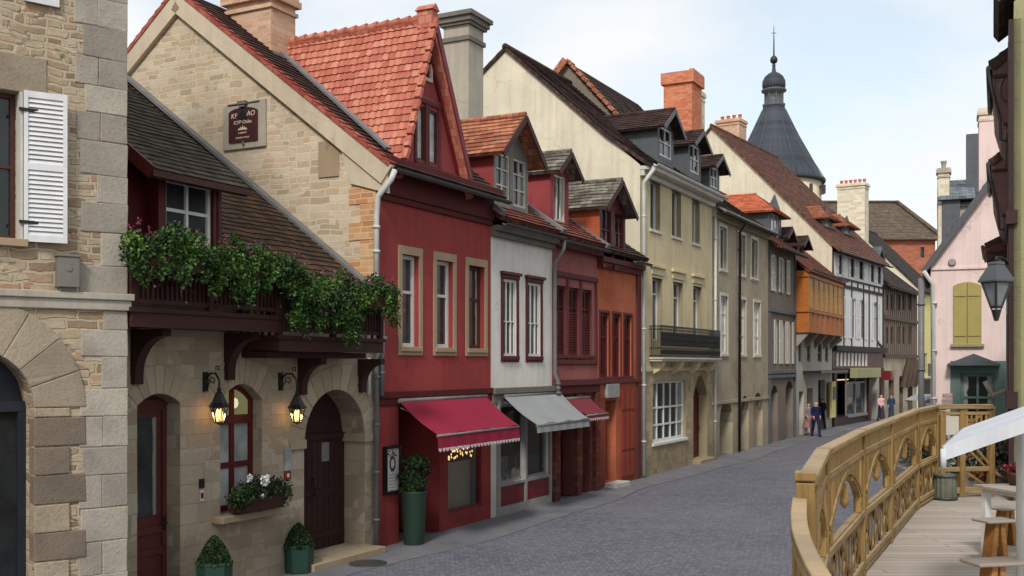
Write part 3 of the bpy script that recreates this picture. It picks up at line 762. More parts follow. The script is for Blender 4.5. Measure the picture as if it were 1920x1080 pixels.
# arched doorway
xr = H.x(64); sp = H.z(64, 765); ra = .74
H.hole(xr - 2*ra, xr, 0, sp + ra, d=.42, arch='round', rise=ra)
mb = H.pane_mesh(xr - 2*ra, xr, 0, sp + ra, .42, 'round', ra); d = H.part('door', mb, M['navy'])
mb = MB(); yy = .4
for a, b in ((xr-2*ra, xr-2*ra+.1), (xr-.1, xr), (xr-ra-.05, xr-ra+.05)): mb.box(a, b, yy-.06, yy, 0, sp)
mb.box(xr-2*ra, xr, yy-.07, yy, sp-.05, sp+.08); mb.box(xr-2*ra+.1, xr-.1, yy-.05, yy, 0, .3)
H.part('door_frame', mb, M['navy'], d)
mb = MB(); mb.poly([(xr-ra+.05,yy-.01,.3),(xr-.1,yy-.01,.3),(xr-.1,yy-.01,sp-.05),(xr-ra+.05,yy-.01,sp-.05)]); mb.poly([(xr-2*ra+.1,yy-.01,.3),(xr-ra-.05,yy-.01,.3),(xr-ra-.05,yy-.01,sp-.05),(xr-2*ra+.1,yy-.01,sp-.05)])
H.part('pane', mb, M['g_dark'], d)
mb = MB(); N = 9; ro = ra + .62; cxa = xr - ra
for i in range(N):
    a0, a1 = pi*i/N + .003, pi*(i+1)/N - .003; K = 5
    arc = [a0 + (a1-a0)*k/K for k in range(K+1)]
    prof = [(cxa + (ra-.004)*cos(a), sp + (ra-.004)*sin(a)) for a in arc] + [(cxa + ro*cos(a), sp + ro*sin(a)) for a in reversed(arc)]
    mb.prism(prof, 'y', -.03, .2)
jit(mb, .005); H.part('arch', mb, M['voussoir'], bevel=.012)
mb = MB(); mb2 = MB(); zz = 0; k = 0
while zz < sp - .02:
    hh = min(.36, sp - zz); w = .62 if k % 2 else .42
    mb.box(xr - .004, xr + w, -.03 + .004*(k % 2), .2, zz + .006, zz + hh - .004)
    mb2.box(xr - 2*ra - w, xr - 2*ra + .004, -.03, .2, zz + .006, zz + hh - .004); zz += hh; k += 1
jit(mb, .008); jit(mb2, .008); H.part('jamb', mb, M['voussoir_dark'], bevel=.012); H.part('jamb', mb2, M['voussoir_dark'], bevel=.012)
# upper window with its shutter
wx1 = H.x(36); wz0, wz1 = H.z(70, 452), H.z(70, 178)
w = H.window(wx1 - 1.0, wx1, wz0, wz1, 'brownpaint', 'g_dark', rec=.2, nx=2, zs=(.5,), sill='beige_stone', sillw=.1)
mb = MB(); mb.box(wx1 - 1.3, wx1 + .32, -.02, .1, wz1 + .003, wz1 + .46); H.part('lintel', mb, M['voussoir'], w, bevel=.01)
mb = MB(); mb.box(wx1-.002, wx1 + .03, -.05, .12, wz0, wz1); H.part('window_post', mb, M['offwhite'], w)
sh = shutter_mesh(0, .5, wz0 - .02, wz1 + .02, 0); 
hm = Matrix.Translation((wx1 + .035, -.07, 0)) @ Matrix.Rotation(rad(-9), 4, 'Z')
sh.v = [hm @ v for v in sh.v]; so = H.part('shutter', sh, M['shutter_white'], w)
mb = MB()
for q in (.12, .88): mb.box(wx1 - .02, wx1 + .2, -.085, -.06, lerp(wz0, wz1, q) - .02, lerp(wz0, wz1, q) + .02)
H.part('hinge', mb, M['iron'], w)
# second-floor shutter just in frame
z2 = H.z(70, 8)
w = H.window(wx1 - .85, wx1 + .02, z2 + .1, z2 + 1.7, 'brownpaint', 'g_dark', rec=.2)
sh = shutter_mesh(wx1 + .04, wx1 + .46, z2, z2 + 1.75, -.06); H.part('shutter', sh, M['shutter_white'], w)
H.shell(['rubble'], 11.2, 8, 4, 13.5)
mb = MB(); zz = 0; k = 0; W = 6.0; rq = random.Random(5)
while zz < 11.1:
    hh = rq.uniform(.33, .44)
    if zz < zc0 < zz + hh: hh = zc0 - zz
    elif zc0 - .01 <= zz < zc1: zz = zc1; continue
    w_ = (.56 if k % 2 else .34) + rq.uniform(-.03, .05)
    mb.box(W - w_, W + .012, -.014 - .003*(k % 2), .5 if k % 2 == 0 else .3, zz + .002, zz + hh - .002)
    if k % 2 == 0 and rq.random() < .5: mb.box(W - w_ - .3, W - w_ - .003, -.012, .1, zz + .003, zz + hh - .004)
    zz += hh; k += 1
jit(mb, .008); H.part('quoin', mb, M['quoin'], bevel=.012)
mb = MB(); mb.box(-.1, W + .08, -.09, .1, zc1 - .09, zc1); mb.box(-.1, W + .05, -.055, .1, zc0, zc1 - .09); H.part('string_course', mb, M['conc'], bevel=.012)
H.roof('tile_dark', 11.2, 4, 13.6, 8, 11.2, .5)
bx, bz = H.x(123), H.z(123, 545)
mb = MB(); mb.box(bx-.13, bx+.13, -.14, -.003, zc1 + .05, bz + .42); mb.box(bx-.15, bx+.15, -.155, -.003, bz+.42, bz+.45); mb.tube([(bx,-.15,bz+.27),(bx,-.139,bz+.27)], .04, 10)
mb.box(bx-.1, bx+.1, -.1, -.003, zc1, zc1+.05)
H.part('meter_box', mb, M['conc_dark'], bevel=.01)
CH = H

# ================================================================ tavern with the flower balcony
T0 = -6.95
H = TV = House('tavern', 'low stone tavern with dark balcony full of flowers and an arched gate', *P(T0), ANG, -.005 - T0, 'tavern')
W = H.W
# door
(a, b, z0, z1), = H.rects([(257, 338, 738, 1150)]); z0 = .12
H.door(a, b, z0, z1, 'door_brown', rec=.3, arch='seg', rise=.16, panels=4, glassed=(.42, .93, 'g_curt2'))
mb = MB(); mb.box(a-.05, b+.05, -.25, .28, 0, .119); H.part('step', mb, M['sill'], bevel=.01)
def vouss(mb, x0, x1, sp, rise, n, wdt, kind='round', yf=-.014, gap=.006):
    cx = (x0+x1)/2; hw = (x1-x0)/2
    def io(f):
        h = dict(x0=x0, x1=x1, z1=sp+rise, rise=rise, arch=kind); xx = lerp(x0, x1, f); zz = arch_z(h, f)
        v = Vector((xx - cx, zz - sp + (.0 if kind != 'seg' else hw*.9))).normalized(); return (xx, zz), (xx + v.x*wdt, zz + v.y*wdt)
    for i in range(n):
        K = 4; fs = [lerp(i/n + gap/(x1-x0), (i+1)/n - gap/(x1-x0), k/K) for k in range(K+1)]
        if kind == 'round': fs = [.5 - .5*cos(pi*f) for f in fs]
        io_ = [io(f) for f in fs]
        mb.prism([p[0] for p in io_] + [p[1] for p in reversed(io_)], 'y', yf, .08)
av = MB()
vouss(av, a, b, z1 - .16, .16, 7, .42, 'seg'); H.part('arch', av, M['tavern_block'], bevel=.008); av = MB()
# window
(wa, wb, wz0, wz1), = H.rects([(413, 491, 720, 958)])
tw = H.window(wa, wb, wz0, wz1, 'maroon', 'g_pale', rec=.22, nx=2, zs=(.36,), fw=.085, mw=.09, arch='seg', rise=.27, label='red arched window with a lit fanlight')
zt = lerp(wz0, wz1, .72)
mb = MB(); mb.box(wa+.08, wb-.08, .16, .225, zt-.07, zt+.07); H.part('transom', mb, M['maroon'], tw)
mb = H.pane_mesh(wa+.06, wb-.06, zt+.05, wz1-.06, .229, 'seg', .25); H.part('fanlight', mb, M['g_warm'], tw)
mb = MB(); mb.lathe([(.01,-.085),(.06,-.06),(.085,0),(.06,.06),(.01,.085)], (0,0,0), 14)
for v in mb.v: v[:] = (lerp(wa,wb,.6)+v.x, .226+v.y*.02, lerp(zt,wz1,.45)+v.z)
H.part('globe_lamp', mb, emit('globe_glow', (.95,.9,.55), .55), tw)
mb = MB(); mb.box(wa-.2, wb+.22, -.24, .2, wz0-.12, wz0-.003); H.part('sill', mb, M['sill'], tw, bevel=.02)
vouss(av, wa, wb, wz1 - .27, .27, 9, .45, 'seg'); H.part('arch', av, M['tavern_block'], bevel=.008); av = MB()
# gate
ga, gb = H.x(570), H.x(684); gz1 = H.z(622, 731); rr_ = (gb-ga)/2
gd = H.hole(ga, gb, .14, gz1, d=.55, arch='round', rise=rr_)
gs = gz1 - rr_; y_ = .5
mb = H.pane_mesh(ga, gb, .14, gz1, y_, 'round', rr_); gdr = H.part('gate', mb, M['gate_wood'], label='dark wooden double gate under the arch')
mb = MB()
n = 11
for i in range(n):
    xa = lerp(ga, gb, i/n); h_ = arch_z(dict(x0=ga,x1=gb,z1=gz1,rise=rr_,arch='round'), (i+.5)/n)
    mb.box(xa+.006, lerp(ga,gb,(i+1)/n)-.006, y_-.03, y_-.003, .14, min(h_, gs-.02))
mb.box(ga, gb, y_-.06, y_-.003, gs-.02, gs+.08)
for q in (.16, .95): mb.box(ga+.03, gb-.03, y_-.05, y_-.003, .2+q, .3+q)
H.part('plank', mb, M['gate_wood'], gdr)
mb = MB(); mb.tube([((ga+gb)/2-.08, y_-.1, 1.15), ((ga+gb)/2-.08, y_-.1, 1.45)], .014, 8)
for q in (1.15, 1.45): mb.tube([((ga+gb)/2-.08, y_-.1, q), ((ga+gb)/2-.08, y_-.03, q)], .014, 8)
H.part('handle', mb, M['iron'], gdr)
mb = MB(); mb.box((ga+gb)/2+.2, (ga+gb)/2+.42, y_-.034, y_-.028, 1.75, 2.1); H.part('notice', mb, M['greypaint'], gdr)
vouss(av, ga, gb, gs, rr_, 13, .42, 'round', -.018)
H.part('arch', av, M['tavern_block'], bevel=.008)
mb = MB(); mb.box(gb-.06, gb+.4, -.05, .5, gs-.1, gs+.06); mb.box(ga-.4, ga+.02, -.05, .5, gs-.1, gs+.06); H.part('impost', mb, M['tavern_block'], bevel=.01)
mb = MB(); mb.box(ga-.25, gb+.1, -.42, .56, 0, .136); H.part('step', mb, M['sill'], bevel=.015)
EZ = H.zin(675, 525, W) - .73*H.yin(675, W)
RY = 7.6; RZ = EZ + .73*RY
H.shell(['ashlar'], EZ, 12, RY, RZ - .02)
# roof in two parts: tall shed dormer covers its left end
dx0, dx1 = H.x(300), H.x(412)
rb = MB(); roof_plane(rb, (0,-.35,EZ-.25+.08),(W,-.35,EZ-.25+.08),(W,RY,RZ+.08),(0,RY,RZ+.08), .18, step=.3, lift=.017, jit=.025)
roof_plane(rb, (W,12.2,EZ),(0,12.2,EZ),(0,RY,RZ+.08),(W,RY,RZ+.08), .4, step=2)
H.part('roof', rb, M['tile_rust'], label='mossy rust brown tiled roof')
DZ = H.z(380, 325); 
mb = MB()
(pa, pb, pz0, pz1), = H.rects([(309, 397, 341, 455)])
wall_grid(mb, dx0, dx1, EZ-.4, DZ, [dict(x0=pa, x1=pb, z0=pz0, z1=pz1, d=.1)], .02)
for xx in (dx0, dx1): mb.poly([(xx,.02,EZ-.4),(xx,RY,RZ-.4),(xx,RY,DZ+.73*RY),(xx,.02,DZ)])
for xx in (dx0-.02, pa-.14, pb+.02, dx1-.1): mb.box(xx, xx+.12, -.02, .1, EZ-.4, DZ)
mb.box(dx0, dx1, -.025, .1, DZ-.16, DZ-.02); mb.box(0, dx0, .3, .4, EZ-.3, DZ)
dm = H.part('dormer', mb, M['maroon'], label='maroon boarded dormer above the balcony')
xe = H.x(465, .35)
rb = MB(); roof_plane(rb, (dx0-.55,-.4,DZ-.29+.1),(xe,-.4,DZ-.29+.1),(xe,RY,DZ+.73*RY+.1),(dx0-.55,RY,DZ+.73*RY+.1), .15, step=.3, thick=.14, lift=.018, jit=.022)
H.part('dormer_roof', rb, M['tile_moss'], dm)
mb = MB(); mb.bar((dx0-.56,-.42,DZ-.24),(dx0-.56,RY,DZ+.73*RY+.02),.04,.18); H.part('bargeboard', mb, M['maroon'], dm); mb = MB(); mb.bar((dx0-.55,-.425,DZ-.25),(xe,-.425,DZ-.25),.03,.09); H.part('fascia', mb, M['darkwood'], dm)
mb = H.frame_mesh(pa, pb, pz0, pz1, .06, 2, (.5,), .06, .05)
H.part('window_frame', mb, M['white'], dm); H.part('pane', H.pane_mesh(pa, pb, pz0, pz1, .075), M['g_blue'], dm)
# lead flashing along the neighbour's gable
mb = MB(); mb.bar((W-.1, -.3, EZ-.12), (W-.1, RY, RZ+.2), .22, .06); H.part('flashing', mb, M['lead'])
# ---- balcony
OUT = .85
bx0, bx1, bx2 = H.x(246, OUT), H.x(523, OUT), H.x(718, OUT)
s1t, s1b = H.z(400, 585, OUT), H.z(400, 616, OUT)
s2t, s2b = H.z(620, 632, OUT), H.z(620, 658, OUT)
bal = MB()
for (xa, xb, zt_, zb_) in ((bx0, bx1, s1t, s1b), (bx1, bx2, s2t, s2b)):
    bal.box(xa, xb, -OUT+.05, -.002, zb_, zt_-.06)
    bal.box(xa-.05, xb+.05, -OUT-.04, -.002, zt_-.06, zt_); bal.box(xa, xb, -OUT-.01, -OUT+.05, zb_-.02, zt_-.06)
bal.box(bx1+.1, bx2-.1, -OUT+.3, -.002, s2b-.12, s2b-.021)
bo = H.part('balcony', bal, M['balcony_wood'])
rl = MB(); RH = .86
for (xa, xb, zt_) in ((bx0, bx1, s1t), (bx1, bx2, s2t)):
    rl.box(xa, xb, -OUT, -OUT+.07, zt_+RH-.07, zt_+RH); rl.box(xa, xb, -OUT+.01, -OUT+.06, zt_+.06, zt_+.12)
    n = int((xb-xa)/.085)
    for i in range(n): xc = lerp(xa, xb, (i+.5)/n); rl.box(xc-.018, xc+.018, -OUT+.015, -OUT+.05, zt_+.12, zt_+RH-.07)
    for xc in (xa+.04, (xa+xb)/2, xb-.04): rl.box(xc-.045, xc+.045, -OUT-.01, -OUT+.08, zt_, zt_+RH+.04)
    for xc in (xa, xb-.06):
        rl.box(xc, xc+.06, -OUT, -.002, zt_+RH-.07, zt_+RH)
        for i in range(6): yc = lerp(-OUT, 0, (i+.5)/6); rl.box(xc+.01, xc+.045, yc-.018, yc+.018, zt_, zt_+RH-.07)
H.part('railing', rl, M['balcony_wood'], bo)
for px, big in ((252, 1.05), (426, 1), (563, .85), (675, .85)):
    xc = H.x(px); zt_ = s1b - .022 if px < 500 else s2b - .122
    h_ = .74*big; L = .6*big; pr = [(-.002, zt_), (-L, zt_), (-L, zt_-.1)]
    for i in range(9): an = pi/2*i/8; pr.append((-.1 - (L-.1)*(1-sin(an))*1.0, zt_-.1 - (h_-.22)*(1-cos(an))))
    pr += [(-.1, zt_-h_), (-.002, zt_-h_)]
    mb = MB(); mb.prism(pr, 'x', xc-.08, xc+.08); H.part('bracket', mb, M['balcony_wood'], bo, bevel=.008)
H.pipe([(W-.12,-.3,s2b+.3),(W-.12,-.1,s2b-.1),(W-.12,-.1,.05)], 'pipe_grey', .05, 4)
H.pipe([(W-.3,-.05,s2b-.1),(W-.3,-.05,s2b-.8)], 'pipe_light', .04, 1)

# flower boxes hanging on the railing (things of their own)
def flowerbox(x0, x1, zr, zlow, label, seed, n, dmin=.3, dmax=1.0):
    root = empty('flower_box', H.world((x0+x1)/2, -OUT-.14, zr-.35), pi/2-ANG, label, 'flower box', 'flower boxes on the tavern balcony')
    L = (x1-x0)/2; rr = random.Random(seed)
    mb = MB(); mb.box(-L+.25, L-.25, -.11, .11, .0, .22); mb.build('trough', M['darkwood'], root)
    mb = MB(); blobs = []
    k = int(L*2/.2)
    for i in range(k):
        xx = lerp(-L, L, (i+.5)/k) + rr.uniform(-.08, .08); top = .36 + rr.uniform(-.1, .14) + .12*mnoise.noise(Vector((xx*1.7, seed, 0)))
        blobs.append(((xx, rr.uniform(-.08, .05), top-.06), (.22, .2, .2)))
        drop = rr.uniform(dmin, dmax)*(zr-.1-zlow)*max(.42, min(1.25, .85 + 1.1*mnoise.noise(Vector((xx*1.1 + seed*3.7, 0, 0))))); st = 0.1
        while st < drop:
            q = st/drop; blobs.append(((xx + rr.uniform(-.1,.1), -.1 + rr.uniform(-.05,.07), .32-st), (.17-.06*q, .15-.05*q, .14))); st += .11
    leaves(mb, blobs, n, .062, rr, surf=.4)
    for i in range(int(L*14)):
        xx = rr.uniform(-L, L); st = rr.uniform(.2, 1)*(zr - zlow)
        for q in range(8): leaf(mb, Vector((xx + rr.uniform(-.04,.04), -.2 + rr.uniform(-.05,.05), .3 - st*q/8)), .06, rr)
    fo = mb.build('foliage', M['leaf'], root)
    mb = MB()
    for i in range(int(L*58)):
        xx = rr.uniform(-L, L); c = Vector((xx, rr.uniform(-.16, .12), .42 + rr.uniform(-.07, .16) + .05*sin(xx*5+seed)))
        if mnoise.noise(Vector((xx*1.6+seed, 0, 0))) < -.05 and rr.random() < .7: continue
        for q in range(5): leaf(mb, c + Vector((rr.uniform(-.03,.03),rr.uniform(-.03,.03),rr.uniform(-.03,.03))), .045, rr)
    for i in range(5):
        c = Vector((rr.uniform(-L, L), -.24, rr.uniform(-.3,.3)))
        for q in range(3): leaf(mb, c + Vector((rr.uniform(-.02,.02),0,rr.uniform(-.02,.02))), .035, rr)
    mb.build('blossom', M['bloom_pink'], root)
    return root
flowerbox(bx0-.15, bx1+.18, s1t+RH, s1t+.02, 'long overflowing box of greenery and pink flowers on the upper left balcony rail', 3, 13000, .45, 1.05)
flowerbox(bx1+.1, bx2+.12, s2t+RH, s2t+.02, 'overflowing flower box on the lower right stretch of balcony beside the red house', 8, 10500, .75, 1.2)
# window box with white flowers
root = empty('window_box', H.world((wa+wb)/2+.08, -.22, wz0+.0), pi/2-ANG, 'window box with green leaves and white flower on the arched window sill', 'flower box')
rr = random.Random(4); mb = MB(); mb.prism([(-.16,.03),(.12,.03),(.14,.24),(-.2,.24)], 'x', -.5, .5); mb.build('trough', M['darkwood'], root)
mb = MB(); leaves(mb, [((lerp(-.55,.55,i/9)+rr.uniform(-.05,.05), rr.uniform(-.15,.03), .32+rr.uniform(-.04,.12)-abs(i-5)*.014), (.17,.2,.17)) for i in range(10)] + [((.55,-.1,.2),(.15,.15,.2)), ((-.5,-.2,.2),(.14,.13,.14))], 3000, .055, rr)
mb.build('foliage', M['leaf_dark'], root)
mb = MB(); leaves(mb, [((-.02,-.22,.5),(.1,.06,.09)), ((-.12,-.25,.27),(.05,.03,.03)), ((-.2,-.05,.55),(.05,.04,.06))], 150, .06, rr); mb.build('blossom', M['bloom_white'], root)

# lanterns on the tavern wall
def wall_lantern(px, py0, pxl, pyl0, pyl1, label):
    xw, zw = H.x(px), H.z(px, py0); o_ = .3
    xl = H.x(pxl, o_); zt_, zb_ = H.z(pxl, pyl0, o_), H.z(pxl, pyl1, o_)
    root = empty('wall_lantern', H.world(xw, -.0, zw), pi/2-ANG, label, 'lantern', 'lit iron lanterns on the tavern wall')
    dx, dt, db = xl - xw, zt_ - zw, zb_ - zw; h = dt - db
    mb = MB(); mb.box(-.05, .05, -.03, -.002, -.18, .12)
    arc = [(dx*.0,-.03,.02),(dx*.25,-.12,.1),(dx*.55,-.22,.1),(dx*.9,-.28,.02),(dx,-.3,dt+.12),(dx,-.3,dt)]
    mb.tube(arc, .016, 6); sc = [(dx*.3 + 0, -.16 + .07*cos(a*.5)*(1-a/16), -.02 + .07*sin(a*.5)*(1-a/16)) for a in range(14)]; mb.tube(sc, .01, 5)
    sc = [(dx*.6, -.27 + .05*cos(a*.5)*(1-a/16), .17 + .05*sin(a*.5)*(1-a/16)) for a in range(14)]; mb.tube(sc, .009, 5)
    mb.tube([(0,-.03,-.12),(dx*.2,-.12,-.02)], .011, 5)
    mb.build('bracket', M['iron'], root)
    c = (dx, -.3, db)
    mb = MB(); mb.lathe([(.02,h),(.035,h*.97),(.03,h*.9),(.055,h*.86),(.12,h*.6),(.165,h*.5),(.15,h*.47),(.02,h*.48)], c, 6, smooth=False); mb.build('lantern_roof', M['iron'], root)
    mb = MB(); mb.lathe([(.005,0),(.03,.02),(.075,h*.06),(.08,h*.08),(.02,h*.09)], c, 6, smooth=False)
    for k in range(6):
        an = 2*pi*k/6; mb.bar((c[0]+.075*cos(an), c[1]+.075*sin(an), db+h*.07), (c[0]+.135*cos(an), c[1]+.135*sin(an), db+h*.49), .012, .012)
    mb.build('cage', M['iron'], root)
    mb = MB(); mb.lathe([(.072,h*.08),(.13,h*.48)], c, 6, smooth=False); mb.build('lantern_glass', M['lamp_glass'], root)
    for k in (-1, 1):
        mb = MB(); mb.lathe([(.012,h*.1),(.022,h*.2),(.03,h*.3),(.018,h*.4),(.004,h*.44)], (c[0]+k*.036, c[1], c[2]), 8); mb.build('bulb', M['bulb'], root)
    ld = bpy.data.lights.new('lantern_light', 'POINT'); ld.energy = 2.4; ld.color = (1, .55, .2); ld.shadow_soft_size = .05
    lo = bpy.data.objects.new('lantern_light', ld); COL.objects.link(lo); lo.parent = root; lo.location = (dx-.01, -.26, db + h*.3)
wall_lantern(384, 712, 411, 727, 797, 'lit black lantern left of the arched red window')
wall_lantern(525, 712, 557, 733, 796, 'lit black lantern between the red window and the arched gate')
# small fittings on the wall
xq, zq = H.x(377), H.z(377, 915)
root = empty('door_intercom', H.world(xq, 0, zq), pi/2-ANG, 'small red and grey doorbell panel on the wall beside the maroon door', 'doorbell')
mb = MB(); mb.box(-.05,.05,-.025,-.002,.0,.14); mb.build('bell_plate', M['iron'], root); mb = MB(); mb.box(-.045,.045,-.022,-.002,-.2,-.03); mb.build('notice_plate', M['offwhite'], root)
mb = MB(); mb.box(-.03,.03,-.026,-.0221,-.16,-.07); mb.build('red_mark', M['redpaint'], root)
xq, zq = H.x(538), H.z(538, 868)
root = empty('menu_plaque', H.world(xq, 0, zq), pi/2-ANG, 'narrow pale glass plaque with small orange badge left of the arched gate', 'plaque')
mb = MB(); mb.box(-.085,.085,-.03,-.002,-.13,.25); mb.build('plaque_board', M['g_pale'], root, bevel=.006); mb = MB(); mb.box(-.08,.08,-.026,-.002,-.28,-.14); mb.build('badge', M['orange_door'], root); mb = MB(); mb.box(-.03,.03,-.03,-.0261,-.24,-.18); mb.build('badge_emblem', M['white'], root)

# ================================================================ red house with the tall cross gable
H = RH_ = House('red_house', 'red rendered house with tall steep cross gable and bright red tile roof', *P(0), ANG, 4.6)
W = H.W; EV = 7.55; ry, rz = 5.09, 11.45
gz = H.z(800, 738)
H.row([(753, 785, 480, 648), (818, 849, 488, 655)], frame='white', pane='g_blue', rec=.14, nx=1, zs=(.6,), fw=.075, mw=.06, surround='beige_stone', sw=.13, sill='beige_stone')
r3 = H.rects([(753, 785, 480, 648), (818, 849, 488, 655)]); (a, b, _, _), = H.rects([(878, 908, 497, 658)])
H.window(a, b, r3[0][2], r3[0][3], 'brownpaint', 'g_curt', rec=.14, nx=1, zs=(.6,), fw=.08, mw=.06, surround='beige_stone', sw=.13, sill='beige_stone', label='brown framed window')
# ground floor: entrance recess and shop window
e0, e1 = H.x(747), H.x(824); ez = 2.72
H.hole(e0, e1, 0, ez, d=1.1)
(sa, sb, sz0, sz1), = H.rects([(840, 903, 826, 955)])
sw_ = H.window(sa, sb, sz0, sz1, 'redpaint', 'glass', rec=.06, nx=1, zs=(), fw=.05, depth=.12, name='shop_window')
mb = MB(); mb.poly([(e0,1.1,0),(e1,1.1,0),(e1,1.1,ez),(e0,1.1,ez)]); ent = H.part('door', mb, M['maroon'])
mb = MB(); mb.box(e0+.12, e1-.12, 1.02, 1.095, .15, 2.3); mb.box(e0+.02, e1-.02, 1.05, 1.095, 2.35, 2.45); H.part('door_leaf', mb, M['brownpaint'], ent)
mb = MB(); mb.poly([(e0+.35,1.015,.9),(e1-.25,1.015,.9),(e1-.25,1.015,2.2),(e0+.35,1.015,2.2)]); H.part('pane', mb, glass('amber_door_pane', (.16,.09,.03), .2, None, .3, .3, (.6,.32,.08,.12)), ent)
# room behind the shop window
mb = MB(); x0_, x1_ = sa-.3, sb+.35
mb.poly([(x0_,1.6,.02),(x1_,1.6,.02),(x1_,1.6,2.7),(x0_,1.6,2.7)]); mb.poly([(x0_,.15,.02),(x0_,1.6,.02),(x0_,1.6,2.7),(x0_,.15,2.7)]); mb.poly([(x1_,.15,.02),(x1_,1.6,.02),(x1_,1.6,2.7),(x1_,.15,2.7)]); mb.poly([(x0_,.15,2.7),(x1_,.15,2.7),(x1_,1.6,2.7),(x0_,1.6,2.7)]); mb.poly([(x0_,.15,.02),(x1_,.15,.02),(x1_,1.6,.02),(x0_,1.6,.02)])
H.part('shop_interior', mb, M['room'])
mb = MB(); mb.poly([(sa,.3,sz0),(sb,.3,sz0),(sb,.3,lerp(sz0,sz1,.68)),(sa,.3,lerp(sz0,sz1,.68))]); H.part('blind', mb, M['blind'], sw_)
mb = MB(); rr = random.Random(2)
for i in range(70):
    xx = lerp(sa+.05, sb-.05, rr.random()); zz = sz1 - .03 - rr.random()*.38; mb.lathe([(.003,-.03),(.016,0),(.003,.03)], (xx, .2+rr.random()*.1, zz), 6)
H.part('string_light', mb, M['tinybulb'], sw_)
H.shell(['red', 'gable_stone'], EV, 10.2, ry, rz, gables=(1, 1))
# trims
mb = MB(); mb.box(0, W, -.07, .003, gz-.06, gz+.07); mb.box(0, W, -.04, .002, gz-.2, gz-.06); H.part('shop_cornice', mb, M['red_dark'], bevel=.01)
cb = H.z(800, 395) ; mb = MB(); mb.box(0, W, -.1, .002, cb+.12, EV-.02); mb.box(0, W, -.06, .002, cb, cb+.12); mb.box(0, W, -.34, .002, EV-.16, EV-.021); H.part('eaves_cornice', mb, M['red_dark'], bevel=.01)
# roof
k = (rz-EV)/ry
rb = MB(); roof_plane(rb, (.12,-.4,EV-.4*k+.1),(W+.05,-.4,EV-.4*k+.1),(W+.05,ry,rz+.1),(.12,ry,rz+.1), .19, step=.35)
roof_plane(rb, (W,10.4,EV-.2),(0,10.4,EV-.2),(0,ry,rz+.1),(W,ry,rz+.1), .4, step=2)
rf = H.part('roof', rb, M['tile_dark'], label='dark brown tiled main roof')
rb = MB(); roof_plane(rb, (-.12,-.4,EV-.4*k+.115),(.1,-.4,EV-.4*k+.115),(.1,ry,rz+.115),(-.12,ry,rz+.115), .24, step=.22, thick=.07)
roof_plane(rb, (.1,10.4,EV-.2),(-.12,10.4,EV-.2),(-.12,ry,rz+.115),(.1,ry,rz+.115), .24, step=.22, thick=.07)
H.part('verge_tile', rb, M['tile_edge'], rf)
mb = MB()
for (ya, za, yb, zb) in ((-.3, EV-.3*k, ry, rz), (10.3, EV-.1, ry, rz)):
    mb.bar((-.05,ya,za-.17),(-.05,yb,zb-.17),.1,.4)
mb.prism([(-.32,EV-.75),(.55,EV-.5),(.9,EV+.5),(-.3,EV-.15)], 'x', -.06, .0)
H.part('verge', mb, M['verge'])
# brick quoins at the corner of the gable
mb = MB(); zz = 4.9; i = 0
while zz < EV - .75:
    d_ = .62 if i % 2 else .36; mb.box(-.02, .05, -.012, d_, zz, zz+.34); zz += .35; i += 1
H.part('brick_quoin', mb, M['brick_quoin'])
yq, zq = H.yin(617, 0), H.zin(617, 298, 0)
mb = MB(); mb.box(-.025, .0, yq-.25, yq+.25, zq-.36, zq+.36); H.part('blocked_opening', mb, M['beige_stone'], bevel=.01)
# cross gable
g0, g1 = H.x(738), H.x(866); gx = H.x(796); gtop = H.z(796, 46); gb_ = EV - .1
mb = MB(); kk = (gtop-gb_)/(gx-g0)
(qa, qb, qz0, qz1) = H.rects([(778, 818, 200, 305)])[0]
rc = H.rects([(779, 795, 200, 302), (802, 819, 207, 306)])
hol = [dict(x0=r_[0], x1=r_[1], z0=rc[0][2], z1=rc[0][3], d=.1) for r_ in rc]
(ka, kb, kz0, kz1), = H.rects([(793, 805, 113, 148)]); hol.append(dict(x0=ka, x1=kb, z0=kz0, z1=kz1, d=.12))
# triangular face built in horizontal strips around its openings
zs_ = sorted({gb_, gtop, *[h[k_] for h in hol for k_ in ('z0','z1')]}); 
def ex(z_): q = (z_-gb_)/(gtop-gb_); return lerp(g0, gx, q), lerp(g1, gx, q)
for za, zb in zip(zs_, zs_[1:]):
    hs = sorted([h for h in hol if h['z0'] <= za+1e-6 and h['z1'] >= zb-1e-6], key=lambda h: h['x0'])
    l0, r0 = ex(za); l1, r1 = ex(zb); cur0, cur1 = l0, l1
    for h in hs:
        mb.poly([(cur0,-.02,za),(h['x0'],-.02,za),(h['x0'],-.02,zb),(cur1,-.02,zb)]); cur0 = cur1 = h['x1']
    mb.poly([(cur0,-.02,za),(r0,-.02,za),(r1,-.02,zb),(cur1,-.02,zb)])
for h in hol:
    a, b, c, e = h['x0'], h['x1'], h['z0'], h['z1']
    for q in ([(a,-.02,c),(a,.1,c),(a,.1,e),(a,-.02,e)],[(b,-.02,c),(b,.1,c),(b,.1,e),(b,-.02,e)],[(a,-.02,c),(b,-.02,c),(b,.1,c),(a,.1,c)],[(a,-.02,e),(b,-.02,e),(b,.1,e),(a,.1,e)]): mb.poly(q)
cg = H.part('cross_gable', mb, M['red_gable'])
rb = MB(); ge = .1
roof_plane(rb, (g0-ge,4.7,gb_-ge*kk+.05),(g0-ge,-.22,gb_-ge*kk+.05),(gx,-.22,gtop+.1),(gx,4.7,gtop+.1), .17, step=.04, wave=(.16,.024), lift=.024, jit=.016)
roof_plane(rb, (g1+ge,-.22,gb_-ge*kk*1.1+.05),(g1+ge,4.7,gb_-ge*kk*1.1+.05),(gx,4.7,gtop+.1),(gx,-.22,gtop+.1), .25, step=.2, lift=.04)
for i in range(18): rb.tube([(gx,-.2+i*.27,gtop+.14),(gx,.1+i*.27,gtop+.1)], [.1,.085], 10)
